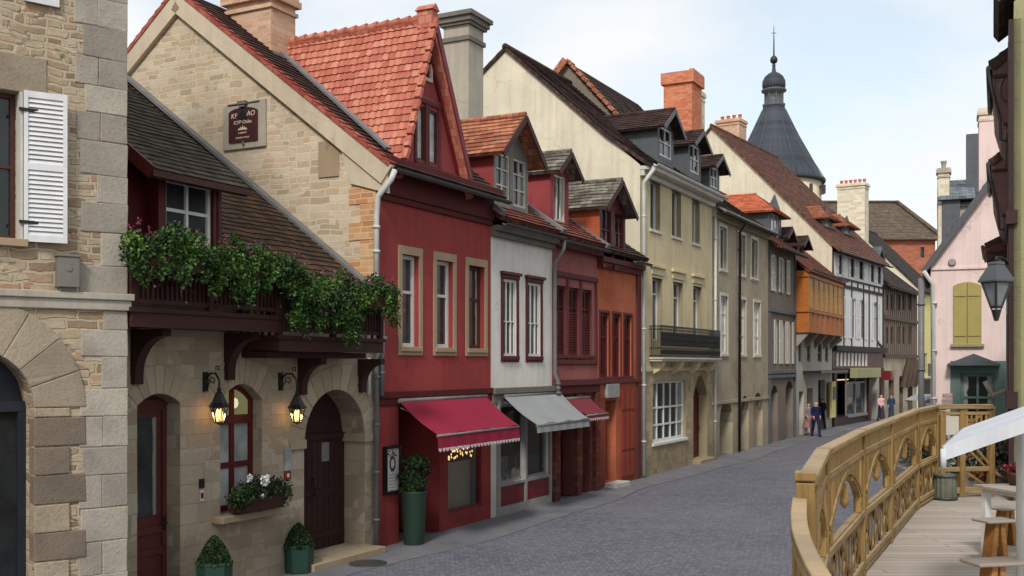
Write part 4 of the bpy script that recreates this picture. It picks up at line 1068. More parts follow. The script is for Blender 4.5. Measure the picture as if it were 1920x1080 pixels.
H.part('gable_roof', rb, M['tile_red'], cg, label='bright red pantile roof of the cross gable')
mb = MB()
for i in range(13):
    f0, f1 = i/13, (i+1)/13
    pa_ = Vector((lerp(g0-ge-.03,gx,f0), -.27, lerp(gb_-ge*kk,gtop,f0)+.13)); pb_ = Vector((lerp(g0-ge-.03,gx,f1), -.27, lerp(gb_-ge*kk,gtop,f1)+.08))
    mb.bar(pa_, pb_, .13, .08); 
H.part('verge_tile', mb, M['tile_red'], cg)
mb = MB(); mb.bar((g1+.08,-.2,gb_-.05),(gx+.06,-.2,gtop+.06),.1,.14); mb.bar((g1-.14,-.05,gb_),(gx,-.05,gtop-.35),.06,.07); mb.bar((g0+.12,-.05,gb_),(gx,-.05,gtop-.35),.05,.05)
zb_ = H.z(800, 187); l_, r_ = ex(zb_); mb.box(l_+.05, r_-.05, -.06, -.018, zb_-.03, zb_+.04)
H.part('bargeboard', mb, M['redpaint'], cg)
mb = MB(); mb.box(gx-.11, gx+.11, -.25, .12, gtop-.1, gtop+.26); mb.prism([(gx-.15,gtop+.26),(gx+.15,gtop+.26),(gx,gtop+.4)], 'y', -.28, .15); H.part('finial', mb, M['tile_red'], cg)
for i, h in enumerate(hol):
    if i < 2: f = H.frame_mesh(h['x0'], h['x1'], h['z0'], h['z1'], .03, 1, (), .035, .03)
    else: f = H.frame_mesh(h['x0']-.05, h['x1']+.05, h['z0']-.05, h['z1']+.06, -.03, 1, (), .06, .03, .05)
    H.part('window_frame', f, M['brownpaint' if i < 2 else 'verge'], cg)
    H.part('pane', H.pane_mesh(h['x0'], h['x1'], h['z0'], h['z1'], .05), M['net' if i < 2 else 'g_dark'], cg)
fx0, fx1 = hol[0]['x0']-.08, hol[1]['x1']+.08; fz0, fz1 = hol[0]['z0'], hol[0]['z1']
mb = MB(); mb.box(fx0, hol[0]['x0'], -.05, -.015, fz0-.06, fz1+.08); mb.box(hol[1]['x1'], fx1, -.05, -.015, fz0-.06, fz1+.08); mb.box(hol[0]['x1'], hol[1]['x0'], -.05, -.015, fz0-.06, fz1+.08); mb.box(fx0, fx1, -.06, -.015, fz1+.08, fz1+.16); mb.box(fx0, fx1, -.08, -.015, fz0-.13, fz0-.06)
H.part('surround', mb, M['purple_trim'], cg)
mb = MB(); mb.bar((g0-.25, -.05, EV+.2), (gx-.05, 4.2, rz-.55), .14, .05); H.part('flashing', mb, M['lead'], cg)
H.gutter(EV-.28, -.46, -.05, W+.05)
H.chimney(1.1, 1.92, 3.5, 4.75, 9.2, 11.55, 'chim_pink', 'chim_pink', capw=.1)
mb = MB(); mb.box(1.05, 2.0, 3.38, 3.49, 9.6, 10.3); H.part('chimney_flashing', mb, M['lead'])
# pale downpipe at the gable corner
H.pipe([(-.04,-.46,EV-.32),(-.1,-.42,EV-.5),(-.13,-.14,EV-.8),(-.13,-.1,EV-1.2),(-.13,-.1,4.95)], 'pipe_light', .055, 3)
H.pipe([(.06,-.1,4.4),(.06,-.09,2.95)], 'pipe_grey', .05, 2)
# ================================================================ narrow white house
RDG, SL = 2.9, .70
def small_roof(H, mat, ev, lab=None, x0=0, x1=None):
    rz = ev + SL*RDG; return H.roof(mat, ev, RDG, rz, 7, ev, ov=.3, x0=x0, x1=x1, row=.19, step=.35, label=lab), rz
T3, T4, T5, T6, T7, T8, T9, T10 = 4.6, 7.89, 10.88, 14.27, 21.86, 30.3, 35.5, 44.85
H = WH = House('white_house', 'narrow off-white house with dark red windows above a grey awning', *P(T3), ANG, T4 - T3)
W = H.W; EV = 7.05
H.row([(943, 968, 525, 668), (989, 1013, 530, 668)], frame='white', pane='g_dark', rec=.05, nx=3, zs=(.45,), fw=.06, mw=.03, surround='maroon', sw=.11, sill='maroon', hood='maroon')
(sa, sb, sz0, sz1), = H.rects([(935, 1027, 806, 862)]); sz0 = .75; sz1 = 2.6
sw_ = H.window(sa, sb, sz0, sz1, 'greypost', 'glass', rec=.08, nx=2, zs=(), fw=.06, mw=.05, depth=.16, name='shop_window')
mb = MB(); mb.box(sa, sb, -.02, .06, .22, .68); f_ = H.part('stall_riser', mb, M['redpaint'])
mb = MB(); mb.box(sa-.05, sb+.05, -.06, .05, 0, .215); mb.box(sa-.05, sb+.05, -.06, .05, .685, .745); 
for xx in (sa-.12, (sa+sb)/2-.05, sb+.02): mb.box(xx, xx+.1, -.065, .05, 0, 2.7)
H.part('shopfront_post', mb, M['greypost'])
mb = MB(); x0_, x1_ = .1, W-.1
for q in ([(x0_,2.4,.02),(x1_,2.4,.02),(x1_,2.4,2.75),(x0_,2.4,2.75)],[(x0_,.2,.02),(x0_,2.4,.02),(x0_,2.4,2.75),(x0_,.2,2.75)],[(x1_,.2,.02),(x1_,2.4,.02),(x1_,2.4,2.75),(x1_,.2,2.75)],[(x0_,.2,2.75),(x1_,.2,2.75),(x1_,2.4,2.75),(x0_,2.4,2.75)],[(x0_,.2,.7),(x1_,.2,.7),(x1_,2.4,.7),(x0_,2.4,.7)]): mb.poly(q)
H.part('shop_interior', mb, M['room'])
rr = random.Random(6); mb = MB()
for i in range(16):
    xx = lerp(.3, W-.4, rr.random()); yy = rr.uniform(.3,.7); s_ = rr.uniform(.05,.1); mb.lathe([(s_,0),(s_*1.1,s_*1.5),(s_*.5,s_*2.4),(s_*.6,s_*2.8)], (xx, yy, .705), 8)
for i in range(4): xx = .35+i*.6; mb.box(xx, xx+.4, .9, 1.2, .705, .9+rr.random()*.6)
H.part('display_goods', mb, M['offwhite'])
H.shell(['white_wall'], EV-.3, 7, RDG, EV+SL*RDG-.05)
gz = H.z(980, 730); mb = MB(); mb.box(0, W, -.12, .003, gz-.08, gz+.06); mb.box(0, W, -.06, .002, gz-.3, gz-.08); H.part('shop_cornice', mb, M['conc_dark'], bevel=.01)
mb = MB(); mb.box(0, W, -.22, .002, EV-.42, EV-.3); mb.box(0, W, -.12, .002, EV-.55, EV-.42); H.part('eaves_cornice', mb, M['conc_dark'], bevel=.01)
_, rz3 = small_roof(H, 'tile_redbrown', EV); H.gutter(EV-.26, -.36)
mb = MB(); mb.bar((0,-.35,EV-.05),(0,RDG,rz3+.15),.2,.12); H.part('flashing', mb, M['lead'])
# grey dormer with terracotta roof
d0, d1 = H.x(926,-.25), H.x(990,-.25)
H.dormer(d0, d1, .25, EV+.2, H.z(960, 275), 3.4, H.z(985, 222), 'red_gable', 'tile_terra', 2, 'offwhite', 'g_curt2', .28, .4, 2, (.35,.68), front='greypaint', label='grey timber dormer with terracotta roof and two white windows', wm=.1, gablem='greypaint')
H.pipe([(W-.02,-.36,EV-.28),(W-.02,-.34,EV-.55),(W-.03,-.1,EV-.9),(W-.03,-.1,3.3),(W+.03,-.16,3.1),(W+.03,-.16,2.75)], 'pipe_grey', .05, 3)
H.chimney(4.2, 5.05, 3.0, 3.8, 8.4, 13.2, 'conc', 'conc_dark', capw=.14, style='tall', label='tall grey rendered chimney')

# ================================================================ dusky red house
H = DH = House('dusky_red_house', 'dusky red house with triple louvred windows and brick pier ground floor', *P(T4), ANG, T5 - T4)
W = H.W; EV = 7.0
rc = H.rects([(1042, 1061, 538, 665), (1067, 1086, 540, 666), (1091, 1110, 541, 666)])
for i, r_ in enumerate(rc): H.window(*r_, frame='maroon', pane='g_dark', rec=.1, nx=2, zs=(.7,), fw=.07, mw=.05, sill='purple_trim', label='triple louvred window')
for r_ in rc:
    n = 16; mb = MB()
    for i in range(n):
        zz = lerp(r_[2]+.1, lerp(r_[2],r_[3],.66), i/n); mb.bar((r_[0]+.06,.08,zz),(r_[1]-.06,.08,zz),.02,.05)
    H.part('louvre', mb, M['maroon'])
(d1a, d1b, _, _), (d2a, d2b, _, _) = H.rects([(1050, 1075, 790, 930), (1088, 1106, 790, 925)])
H.door(d1a, d1b, .02, 2.55, 'maroon', .35, panels=3); H.door(d2a, d2b, .02, 2.55, 'gate_wood', .45, panels=2)
H.shell(['purple', 'purple', 'brick_red'], EV-.3, 7, RDG, EV+SL*RDG-.05, base=2.75)
gz = 3.05; mb = MB(); mb.box(0, W, -.18, .003, gz-.06, gz+.1); mb.box(0, W, -.1, .002, gz-.28, gz-.06)
za, zb = H.z(1080, 672), H.z(1080, 524)
mb.box(.05, W-.05, -.06, .002, zb, zb+.14); mb.box(.05, W-.05, -.05, .002, za-.16, za-.05)
for xx in (.05, rc[0][1]+.02, rc[1][1]+.02, W-.2): mb.box(xx, xx+.13, -.04, .002, za-.05, zb)
zt = H.z(1080, 462); mb.box(0, W, -.14, .002, zt, zt+.14); mb.box(0, W, -.2, .002, EV-.42, EV-.3)
H.part('trim', mb, M['purple_trim'], bevel=.01)
mb = MB()
for xx in (0, d1b+.08, W-.32): mb.box(xx, xx+.32, -.1, .002, 0, 2.74)
H.part('brick_pier', mb, M['brick_red'], bevel=.01)
_, rz4 = small_roof(H, 'tile_redbrown', EV); H.gutter(EV-.26, -.36)
mb = MB(); mb.bar((0,-.35,EV-.05),(0,RDG,rz4+.15),.22,.12); H.part('flashing', mb, M['lead'])
d0, d1 = H.x(1032,-.35), H.x(1066,-.35)
H.dormer(d0, d1, .35, EV+.2, H.z(1040, 308)+.05, 3.2, H.z(1055, 278), 'red_gable', 'tile_grey', 1, 'offwhite', 'g_curt', .2, .35, 3, (), label='red dormer with lichen grey tile roof', wm=.22)

# ================================================================ orange house
H = OH = House('orange_house', 'narrow orange rendered house with tall dark red wall dormer', *P(T5), ANG, T6 - T5)
W = H.W; EV = 6.9
H.row([(1125, 1141, 587, 706), (1149, 1163, 589, 706), (1170, 1184, 591, 706)], frame='maroon', pane='g_dark', rec=.08, nx=2, zs=(.62,), fw=.09, mw=.06, surround='maroon', sw=.06, sill='maroon')
(a, b, _, _), = H.rects([(1135, 1155, 800, 905)]); H.door(a, b, .14, 2.5, 'gate_wood', .4, panels=2)
(a2, b2, _, _), = H.rects([(1163, 1189, 770, 905)])
mb = MB(); mb.box(a-.1, b+.12, -.4, .4, 0, .135); H.part('step', mb, M['offwhite'], bevel=.01)
mb = MB(); mb.box(a2, b2, -.04, .002, .1, 2.9)
for i in range(3):
    xa = lerp(a2, b2, i/3); xb = lerp(a2, b2, (i+1)/3)
    for (u, v) in ((.2, .9), (1.0, 2.1), (2.2, 2.75)): mb.box(xa+.06, xb-.06, -.065, -.036, u, v)
mb.box(.0, a-.12, -.04, .002, .1, 2.6); mb.box(.05, a-.18, -.06, -.038, .3, 2.4)
H.part('shop_panel', mb, M['orange_door'], bevel=.006)
mb = MB(); mb.box(a-.05, b+.05, -.1, .0, 2.58, 2.98); H.part('fascia_sign', mb, M['greypost'], bevel=.01)
H.shell(['orange'], EV-.3, 7, RDG, EV+SL*RDG-.05)
mb = MB(); mb.box(0, W, -.2, .002, EV-.45, EV-.3); mb.box(0, W, -.1, .002, EV-.6, EV-.45); mb.box(W-.35, W, -.05, .002, 0, EV-.6); mb.box(0, W, -.07, .002, 3.0, 3.1); H.part('trim', mb, M['purple_trim'], bevel=.01)  # right-end upright is a dark strip painted for the shaded gap between houses
d0, d1 = H.x(1122), H.x(1168)
_, rz5 = small_roof(H, 'tile_dark', EV); H.gutter(EV-.26, -.36, d1+.1, W)
mb = MB(); mb.bar((0,-.35,EV-.05),(0,RDG,rz5+.15),.22,.12); H.part('flashing', mb, M['lead'])
zb = H.z(1145, 498)
H.dormer(d0-.05, d1+.05, -.06, zb, H.z(1145, 388), 3.4, H.z(1160, 346), 'orange', 'tile_grey', 2, 'maroon', 'g_dark', .22, .3, 2, (.6,), front='maroon', label='tall dark red wall dormer with lichen grey roof', wm=.14, wz=(.04,.93))
mb = MB()
for xx in (d0-.02, (d0+d1)/2-.1): mb.box(xx, xx+.2, -.16, -.061, zb-.12, zb-.001)
mb.box(d0-.08, d1+.08, -.13, -.061, zb-.04, zb+.03); H.part('dormer_sill', mb, M['maroon'])

# ================================================================ cream house
H = CR = House('cream_house', 'tall cream house with iron balcony, high plain gable and slate dormers', *P(T6), ANG, T7 - T6)
W = H.W; EV = 9.75; ry, rz = 4.71, 13.95
H.row([(1219, 1238, 342, 434), (1260, 1277, 357, 444), (1298, 1312, 370, 456)], frame='white', pane='g_curt2', rec=.2, nx=2, zs=(), fw=.06, mw=.05, sill='offwhite')
r1 = H.row([(1223, 1242, 523, 640), (1262, 1281, 530, 642), (1300, 1316, 536, 642)], frame='white', pane='g_curt2', rec=.2, nx=2, zs=(.75,), fw=.06, mw=.05)
rcs = H.rects([(1223, 1242, 523, 640), (1262, 1281, 530, 642), (1300, 1316, 536, 642)])
mb = MB()
for r_ in rcs: mb.box(r_[0]-.2, r_[1]+.2, -.1, .002, r_[3]+.32, r_[3]+.42); mb.box(r_[0]-.1, r_[1]+.1, -.04, .002, r_[3]+.1, r_[3]+.32)
H.part('hood_mould', mb, M['cream'], bevel=.01)
(a, b, z0, z1), = H.rects([(1224, 1286, 713, 826)])
H.window(a, b, z0, z1, 'white', 'g_curt2', rec=.12, nx=5, zs=(.28,.56), fw=.09, mw=.06, sill='white', label='wide white ground floor window of many panes')
(a, b, z0, z1), = H.rects([(1300, 1326, 703, 862)])
H.door(a, b, .15, z1, 'maroon', .35, arch='point', rise=.75, panels=3)
mb = MB(); mb.box(a-.1, b+.1, -.3, .35, 0, .145); H.part('step', mb, M['sill'], bevel=.01)
bz = H.z(1270, 688)
H.shell(['cream', 'cream_gable', 'ashlar_cream'], EV, 10.3, ry, rz, base=bz-.06)
mb = MB(); mb.box(0, W, -.06, .002, bz-.14, bz); H.part('string_course', mb, M['cream'], bevel=.01)
H.roof('tile_dark', EV, ry, rz, 10.3, EV-.3, ov=.42, x0=-.08, x1=W+.02, row=.19, bell=1)
mb = MB(); mb.box(-.02, W, -.42, .002, EV-.16, EV-.04); mb.box(0, W, -.14, .002, EV-.34, EV-.16); H.part('eaves_cornice', mb, M['offwhite'], bevel=.01)
H.gutter(EV-.02, -.56, -.1, W, 'pipe_light', .085)
H.pipe([(.02,-.5,EV-.1),(.04,-.12,EV-.55),(.06,-.1,EV-.9),(.08,-.1,.1)], 'pipe_light', .06, 5)
# balcony
O = .42; ba, bb = H.x(1217), H.x(1351, O); z_s = H.z(1280, 671, O)
mb = MB(); mb.box(ba, bb, -O, -.002, z_s-.12, z_s); mb.box(ba-.04, bb+.04, -O-.05, -.002, z_s-.05, z_s+.002)
bo = H.part('balcony', mb, M['offwhite'], bevel=.01)
mb = MB()
for i in range(4):
    xc = lerp(ba+.4, bb-.4, i/3); mb = MB(); mb.prism([(-.002,z_s-.12),(-O*.9,z_s-.12),(-O*.8,z_s-.25),(-.25,z_s-.42),(-.002,z_s-.55)], 'x', xc-.14, xc+.14); H.part('corbel', mb, M['cream'], bo, bevel=.02)
mb = MB(); rh = 1.0
for z_ in (.06, .3, .9, 1.0): mb.bar((ba,-O+.03,z_s+z_),(bb,-O+.03,z_s+z_),.04,.045 if z_ < 1 else .06); mb.bar((ba+.02,-O+.03,z_s+z_),(ba+.02,-.002,z_s+z_),.03,.03); mb.bar((bb-.02,-O+.03,z_s+z_),(bb-.02,-.002,z_s+z_),.03,.03)
n = int((bb-ba)/.2)
for i in range(n+1):
    xc = lerp(ba, bb, i/n); mb.bar((xc,-O+.03,z_s),(xc,-O+.03,z_s+1),.026,.026)
    if i < n:
        xm = xc + (bb-ba)/n/2
        for zc, r_ in ((.6, .055), (.75, .05), (.45, .05), (.18, .055)): mb.tube([(xm + r_*cos(q), -O+.03, z_s+zc + r_*1.25*sin(q)) for q in [2*pi*j/8 for j in range(9)]], .019, 4, caps=False)
        mb.tube([(xc,-O+.03,z_s+.32),(xm,-O+.03,z_s+.52),(xc+(bb-ba)/n,-O+.03,z_s+.88)], .015, 4, caps=False)
for i in range(6): yc = lerp(-O+.03, 0, i/6); mb.bar((ba+.02,yc,z_s),(ba+.02,yc,z_s+1),.018,.018); mb.bar((bb-.02,yc,z_s),(bb-.02,yc,z_s+1),.018,.018)
H.part('railing', mb, M['iron'], bo)
# slate dormers
for (pa, pb, pyb, pye, pya, back) in ((1233, 1263, 290, 238, 208, 3.6), (1291, 1314, 320, 270, 248, 3.4), (1330, 1349, 345, 312, 294, 3.0)):
    y0 = .55; a, b = H.x(pa, -y0), H.x(pb, -y0); pm = (pa+pb)/2
    z0 = H.z(pm, pyb, -y0); z1 = H.z(pm, pye, -y0); za = H.z(pm, pya, -y0)
    H.dormer(a, b, y0, z0 - .4, z1, back, za, 'slatepaint', 'tile_dark', 1, 'white', 'g_dark', .3, .35, 2, (.5,), label='dark slate clad dormer with white window', wm=.2, wz=(.22,.95))

# taller roof behind the cream house
H = House('rear_house', 'taller dark roof with pale ridge tiles rising behind the cream house', *P(19.4), ANG, 7.4)
W = H.W; ev = 11.3; mb = MB()
ry_, rz_ = 4.8, 14.75; y0 = 1.75
k = (rz_-ev)/(ry_-y0)
mb = MB()
mb.poly([(0,9.5,6),(0,y0+.1,6),(0,y0+.1,ev+.05),(0,ry_,rz_),(0,9.5,10)], 0); mb.poly([(W,y0+.1,6),(W,9.5,6),(W,9.5,10),(W,ry_,rz_),(W,y0+.1,ev+.05)], 0); mb.poly([(0,y0+.1,6),(W,y0+.1,6),(W,y0+.1,ev+.05),(0,y0+.1,ev+.05)]); mb.poly([(W,9.5,6),(0,9.5,6),(0,9.5,10),(W,9.5,10)])
mb.poly([(0,y0+.1,0),(W,y0+.1,0),(W,y0+.1,6),(0,y0+.1,6)]); mb.poly([(0,9.5,0),(0,y0+.1,0),(0,y0+.1,6),(0,9.5,6)]); mb.poly([(W,9.5,0),(0,9.5,0),(0,9.5,6),(W,9.5,6)])
H.part('wall', mb, M['brownwall'])
rb = MB(); roof_plane(rb, (0,y0-.3,ev-.3*k+.1),(W,y0-.3,ev-.3*k+.1),(W,ry_,rz_+.1),(0,ry_,rz_+.1), .2, step=.4); roof_plane(rb, (W,9.7,9.9),(0,9.7,9.9),(0,ry_,rz_+.1),(W,ry_,rz_+.1), .4, step=2)
H.part('roof', rb, M['tile_dark'])
mb = MB(); n = 16
for i in range(n):
    p0 = Vector((0, lerp(y0-.3, ry_, i/n), lerp(ev-.3*k, rz_, i/n)+.2)); p1 = Vector((0, lerp(y0-.3, ry_, (i+.95)/n), lerp(ev-.3*k, rz_, (i+.95)/n)+.16)); mb.bar(p0, p1, .3, .12)
for i in range(10): mb.bar((-.16,lerp(ry_, 9.5, i/10),lerp(rz_,10,i/10)+.15),(-.16,lerp(ry_, 9.5,(i+.9)/10),lerp(rz_,10,(i+.9)/10)+.1),.2,.25)
H.part('verge_tile', mb, M['tile_terra'])

# ================================================================ greige house
H = GR = House('greige_house', 'long grey beige rendered house with tall narrow windows and three ground arches', *P(T7), ANG, T8 - T7)
W = H.W; EV = 9.45
H.row([(1349, 1362, 428, 507), (1384, 1397, 441, 515), (1408, 1420, 448, 520)], frame='offwhite', pane='g_dark', rec=.12, nx=2, zs=(), fw=.06, mw=.05, sill='offwhite', surround='offwhite', sw=.1)
H.row([(1351, 1364, 556, 665), (1386, 1398, 562, 665), (1413, 1425, 567, 665)], frame='white', pane='g_pale', rec=.1, nx=2, zs=(.7,.35), fw=.08, mw=.06, sill='offwhite', surround='offwhite', sw=.1)
for (pa, pb, t_) in ((1349, 1374, 750), (1389, 1404, 742), (1412, 1430, 736)):
    a, b = H.x(pa), H.x(pb); zt = H.z((pa+pb)/2, t_)
    if pa == 1412:
        H.hole(a, b, .0, zt, d=.25, arch='round', rise=(b-a)/2); H.part('blind_arch', H.pane_mesh(a, b, 0, zt, .24, 'round', (b-a)/2), M['greige'])
    else: H.door(a, b, .0, zt, 'darkwood' if pa == 1389 else 'greypaint', .6, arch='round', rise=(b-a)/2, panels=2, handle=False)
H.shell(['greige'], EV, 9, 4.5, 12.6)
mb = MB(); zq = H.z(1400, 750); mb.box(0, W, -.05, .002, zq-.05, zq+.08); H.part('string_course', mb, M['greige'], bevel=.01); mb = MB(); mb.box(0, W, -.3, .002, EV-.2, EV-.02); mb.box(0, W, -.15, .002, EV-.4, EV-.2); H.part('eaves_cornice', mb, M['greige'], bevel=.01)
H.roof('tile_black', EV, 4.5, 12.7, 9, EV, ov=.4, row=.2); H.gutter(EV-.2, -.5)
xq = H.x(1385) - .25; H.pipe([(xq,-.45,EV-.2),(xq,-.12,EV-.6),(xq,-.1,.05)], 'iron', .055, 5)
H.pipe([(.1,-.1,EV-.3),(.1,-.1,.05)], 'pipe_light', .05, 4)
H.chimney(4.55, 5.9, 2.25, 3.5, 10.2, 15.9, 'brick_orange', 'brick_orange', capw=.1, style='crown', label='large orange brick chimney')
H.chimney(7.25, 7.8, 2.7, 3.3, 10.5, 15.6, 'chim_stone', 'chim_stone', capw=.06, style='band', label='round shouldered pale flue stack')

# ================================================================ brown grey house
H = BG = House('shuttered_house', 'narrow brown grey house with tall white shutters and black arched doorways', *P(T8), ANG, T9 - T8)
W = H.W; EV = 9.05
H.row([(1452, 1459, 482, 548), (1467, 1474, 484, 550)], frame='offwhite', pane='g_dark', rec=.1, nx=1, zs=(.5,), fw=.05, shutters='offwhite', shw=.62)
H.row([(1454, 1460, 602, 682), (1466, 1472, 602, 682), (1479, 1484, 602, 682)], frame='offwhite', pane='g_dark', rec=.1, nx=1, zs=(.5,), fw=.05, shutters='offwhite', shw=.34)
for (pa, pb, t_) in ((1446, 1458, 722), (1473, 1487, 714)):
    a, b = H.x(pa), H.x(pb); zt = H.z((pa+pb)/2, t_); H.door(a, b, 0, zt, 'iron', .4, arch='seg', rise=.35, panels=1, handle=False)
H.shell(['brownwall'], EV, 9, 4.5, 12.2)
mb = MB()
for py in (585, 697, 705): zq = H.z(1465, py); mb.box(0, W, -.1, .002, zq-.08, zq+.06)
for px in (1441, 1489): xq = min(max(H.x(px), .0), W-.16); mb.box(xq, xq+.16, -.08, .002, 0, EV-.02)
H.part('pilaster', mb, M['slatepaint'], bevel=.01)
H.roof('tile_redbrown', EV, 4.5, 12.3, 9, EV, ov=.5, row=.22); H.gutter(EV-.28, -.58)
a, b = H.x(1446), H.x(1461)
H.dormer(H.x(1440,-.8), H.x(1465,-.8), .8, 9.0, H.z(1452, 394, -.8), 5, H.z(1452, 362, -.8), 'slatepaint', 'tile_orange', 1, 'white', 'g_pale', .35, .4, 2, (), label='dormer with bright orange hipped tile roof', wm=.6, hip=1.3)

# ================================================================ oriel house
H = OR = House('oriel_house', 'pale grey house with projecting orange timber oriel', *P(T9), ANG, T10 - T9)
W = H.W; EV = 8.6
oz0, oz1 = H.z(1525, 623, .5), H.z(1525, 512, .5)
H.row([(1497, 1503, 645, 682), (1513, 1520, 643, 680), (1533, 1541, 640, 678), (1547, 1553, 640, 676)], frame='greypaint', pane='g_dark', rec=.1, nx=2, zs=(.5,), fw=.06)
for pa, pb, t_, mt in ((1498, 1507, 734, 'greypaint'), (1513, 1524, 728, 'greypaint'), (1534, 1547, 712, 'iron')):
    a, b = H.x(pa), H.x(pb); H.door(a, b, 0, H.z((pa+pb)/2, t_), mt, .3, panels=2, handle=False)
H.shell(['palegrey'], EV, 9, 4.5, 12.4)
om = MB(); O = .6
om.box(.15, W-.3, -O, -.002, oz0, oz1); o_ = H.part('oriel', om, M['orangewood'])
om = MB(); zm = lerp(oz0, oz1, .34)
om.box(.08, W-.23, -O-.06, -.002, zm-.06, zm+.06); om.box(.08, W-.23, -O-.06, -.002, oz0-.05, oz0+.08); om.box(.08, W-.23, -O-.06, -.002, oz1-.3, oz1+.001)
n = 7
for i in range(n+1): xc = lerp(.22, W-.37, i/n); om.box(xc-.07, xc+.07, -O-.045, -O+.002, oz0+.08, oz1-.3)
H.part('oriel_frame', om, M['orangewood'], o_)
om = MB()
for i in range(n):
    a, b = lerp(.22, W-.37, i/n)+.12, lerp(.22, W-.37, (i+1)/n)-.12; om.box(a, b, -O-.02, -O+.001, zm+.12, oz1-.36)
H.part('oriel_shutter', om, M['yellowwood'], o_)
om = MB()
for xc in (.3, 2.5, 4.7, 6.9, W-.6): om.prism([(-.002,oz0-.06),(-O,oz0-.06),(-O+.05,oz0-.2),(-.002,oz0-.8)], 'x', xc-.1, xc+.1)
H.part('oriel_bracket', om, M['grey_wood'], o_)
cz = H.z(1530, 699); om = MB(); om.box(1.8, W-.1, -.9, -.002, cz, cz+.12); cn = H.part('shop_canopy', om, M['iron'])
om = MB(); om.box(H.x(1549), H.x(1557), -.3, -.2, .6, 2.6); H.part('sign_board', om, M['yellow'], cn); om = MB(); om.box(H.x(1551), H.x(1557)-.05, -.33, -.3, 1.6, 2.3); H.part('sign_panel', om, M['iron'], cn)
H.roof('tile_redbrown', EV, 4.5, 12.5, 9, EV, ov=.75, row=.22); H.gutter(EV-.4, -.85)
H.dormer(.6, 2.2, .8, 8.9, 9.95, 4.0, 10.35, 'darkwood', 'tile_dark', 1, 'brownpaint', 'g_dark', .3, .4, 2, (.5,), label='dark clad dormer with brown tile roof', wm=.5)
H.dormer(4.2, 5.8, .8, 8.9, 9.9, 4.0, 10.3, 'darkwood', 'tile_dark', 1, 'brownpaint', 'g_dark', .3, .4, 2, (.5,), label='dark clad dormer with brown tile roof', wm=.5)

# ================================================================ half-timbered house
X10, Y10 = P(T10); A10 = math.atan2(6.3, 9.8)
H = HT = House('half_timbered_house', 'white half-timbered house with dark frame and big brown tiled roof', X10, Y10, A10, 11.6)
W = H.W; EV = 10.35; ry, rz = 7.2, 17.8
zf1, zf2, zf3 = H.z(1610, 655), H.z(1610, 543), H.z(1610, 690)
top = H.rects([(1572, 1578, 484, 520), (1594, 1601, 488, 522), (1610, 1618, 490, 524), (1632, 1638, 492, 526), (1645, 1651, 494, 528)])
z0 = sum(r_[2] for r_ in top)/5; z1 = sum(r_[3] for r_ in top)/5
for r_ in top: H.window(r_[0], r_[1], z0, z1, 'brownpaint', 'g_dark', rec=.08, nx=2, zs=(.5,), fw=.06, shutters='shutter_white', shw=.42)
mid = H.rects([(1572, 1581, 556, 622), (1596, 1605, 561, 648), (1612, 1621, 563, 648), (1637, 1645, 564, 624)])
for i, r_ in enumerate(mid): H.window(r_[0], r_[1], mid[0][2] if i in (0, 3) else mid[1][2], mid[1][3], 'white', 'g_curt2' if i in (1, 2) else 'g_pale', rec=.08, nx=2, zs=(.6,), fw=.08, shutters='shutter_white', shw=.5)
H.hole(1.0, 7.4, .5, 3.0, d=1.2); H.hole(8.2, 10.6, 0, 3.0, d=1.0)
H.shell(['white_infill', 'cream_gable', 'gate_wood'], EV, 14, ry, rz, base=zf3)
tb = MB(); yt = -.045
def tbox(a, b, c, d_): tb.box(a, b, yt, .002, c, d_)
tb.box(0, W, -.28, .002, zf1-.16, zf1+.16); tbox(0, W, zf2-.1, zf2+.1); tbox(0, W, EV-.3, EV-.05); tbox(0, W, z0-.28, z0-.16); tbox(0, W, z1+.06, z1+.16)
for f in (0, .115, .22, .345, .46, .575, .69, .8, .9, 1): xc = min(max(f*W, .08), W-.08); tbox(xc-.09, xc+.09, zf2+.1, z0-.28) ; tbox(xc-.09, xc+.09, z1+.16, EV-.3)
for f in (0, 1): xc = min(max(f*W, .1), W-.1); tbox(xc-.1, xc+.1, zf1+.16, EV-.3)
for f in (.2, .345, .575, .69, .86): xc = f*W; tbox(xc-.08, xc+.08, zf1+.16, zf2-.1)
for (a, b, c, d_) in ((.02,.16,zf1+.2,mid[0][2]-.1),(.98,.86,zf1+.2,mid[0][2]-.1)): tb.bar((a*W,-.02,c),(b*W,-.02,d_),.05,.16)
H.part('timber_frame', tb, M['timber'])
tb = MB(); tb.box(0, W, -.03, .002, zf3+.003, zf1-.163); H.part('band_board', tb, M['maroon'])
tb = MB()
for i in range(9): xc = lerp(.9, 7.2, i/8); tb.box(xc-.2, xc+.2, -.055, -.031, zf3+.12, zf1-.25)
H.part('infill_panel', tb, M['white_infill'])
tb = MB(); tb.box(0, W, -.06, .002, zf3-.1, zf3); tb.box(7.6, 8.1, -.12, .002, 0, zf3-.1); tb.box(.0, .5, -.12, .002, 0, zf3-.1); tb.box(10.7, 11.5, -.1, .002, 0, zf3-.1); H.part('shop_pilaster', tb, M['darkwood'], bevel=.01)
zs0, zs1 = H.z(1615, 708), H.z(1615, 693); tb = MB(); tb.box(H.x(1592), H.x(1637), -.5, -.05, zs0, zs1+.1); H.part('shop_fascia', tb, M['lime'], bevel=.02)
mb = MB()
for q in ([(1.0,1.2,.5),(7.4,1.2,.5),(7.4,1.2,3),(1.0,1.2,3)], [(8.2,1.0,0),(10.6,1.0,0),(10.6,1.0,3),(8.2,1.0,3)]): mb.poly(q)
H.part('shop_interior', mb, M['room_dark'])
mb = MB(); mb.poly([(3.2,.15,.5),(7.4,.15,.5),(7.4,.15,2.4),(3.2,.15,2.4)]); sp_ = H.part('shop_pane', mb, M['g_blue'])
mb = MB()
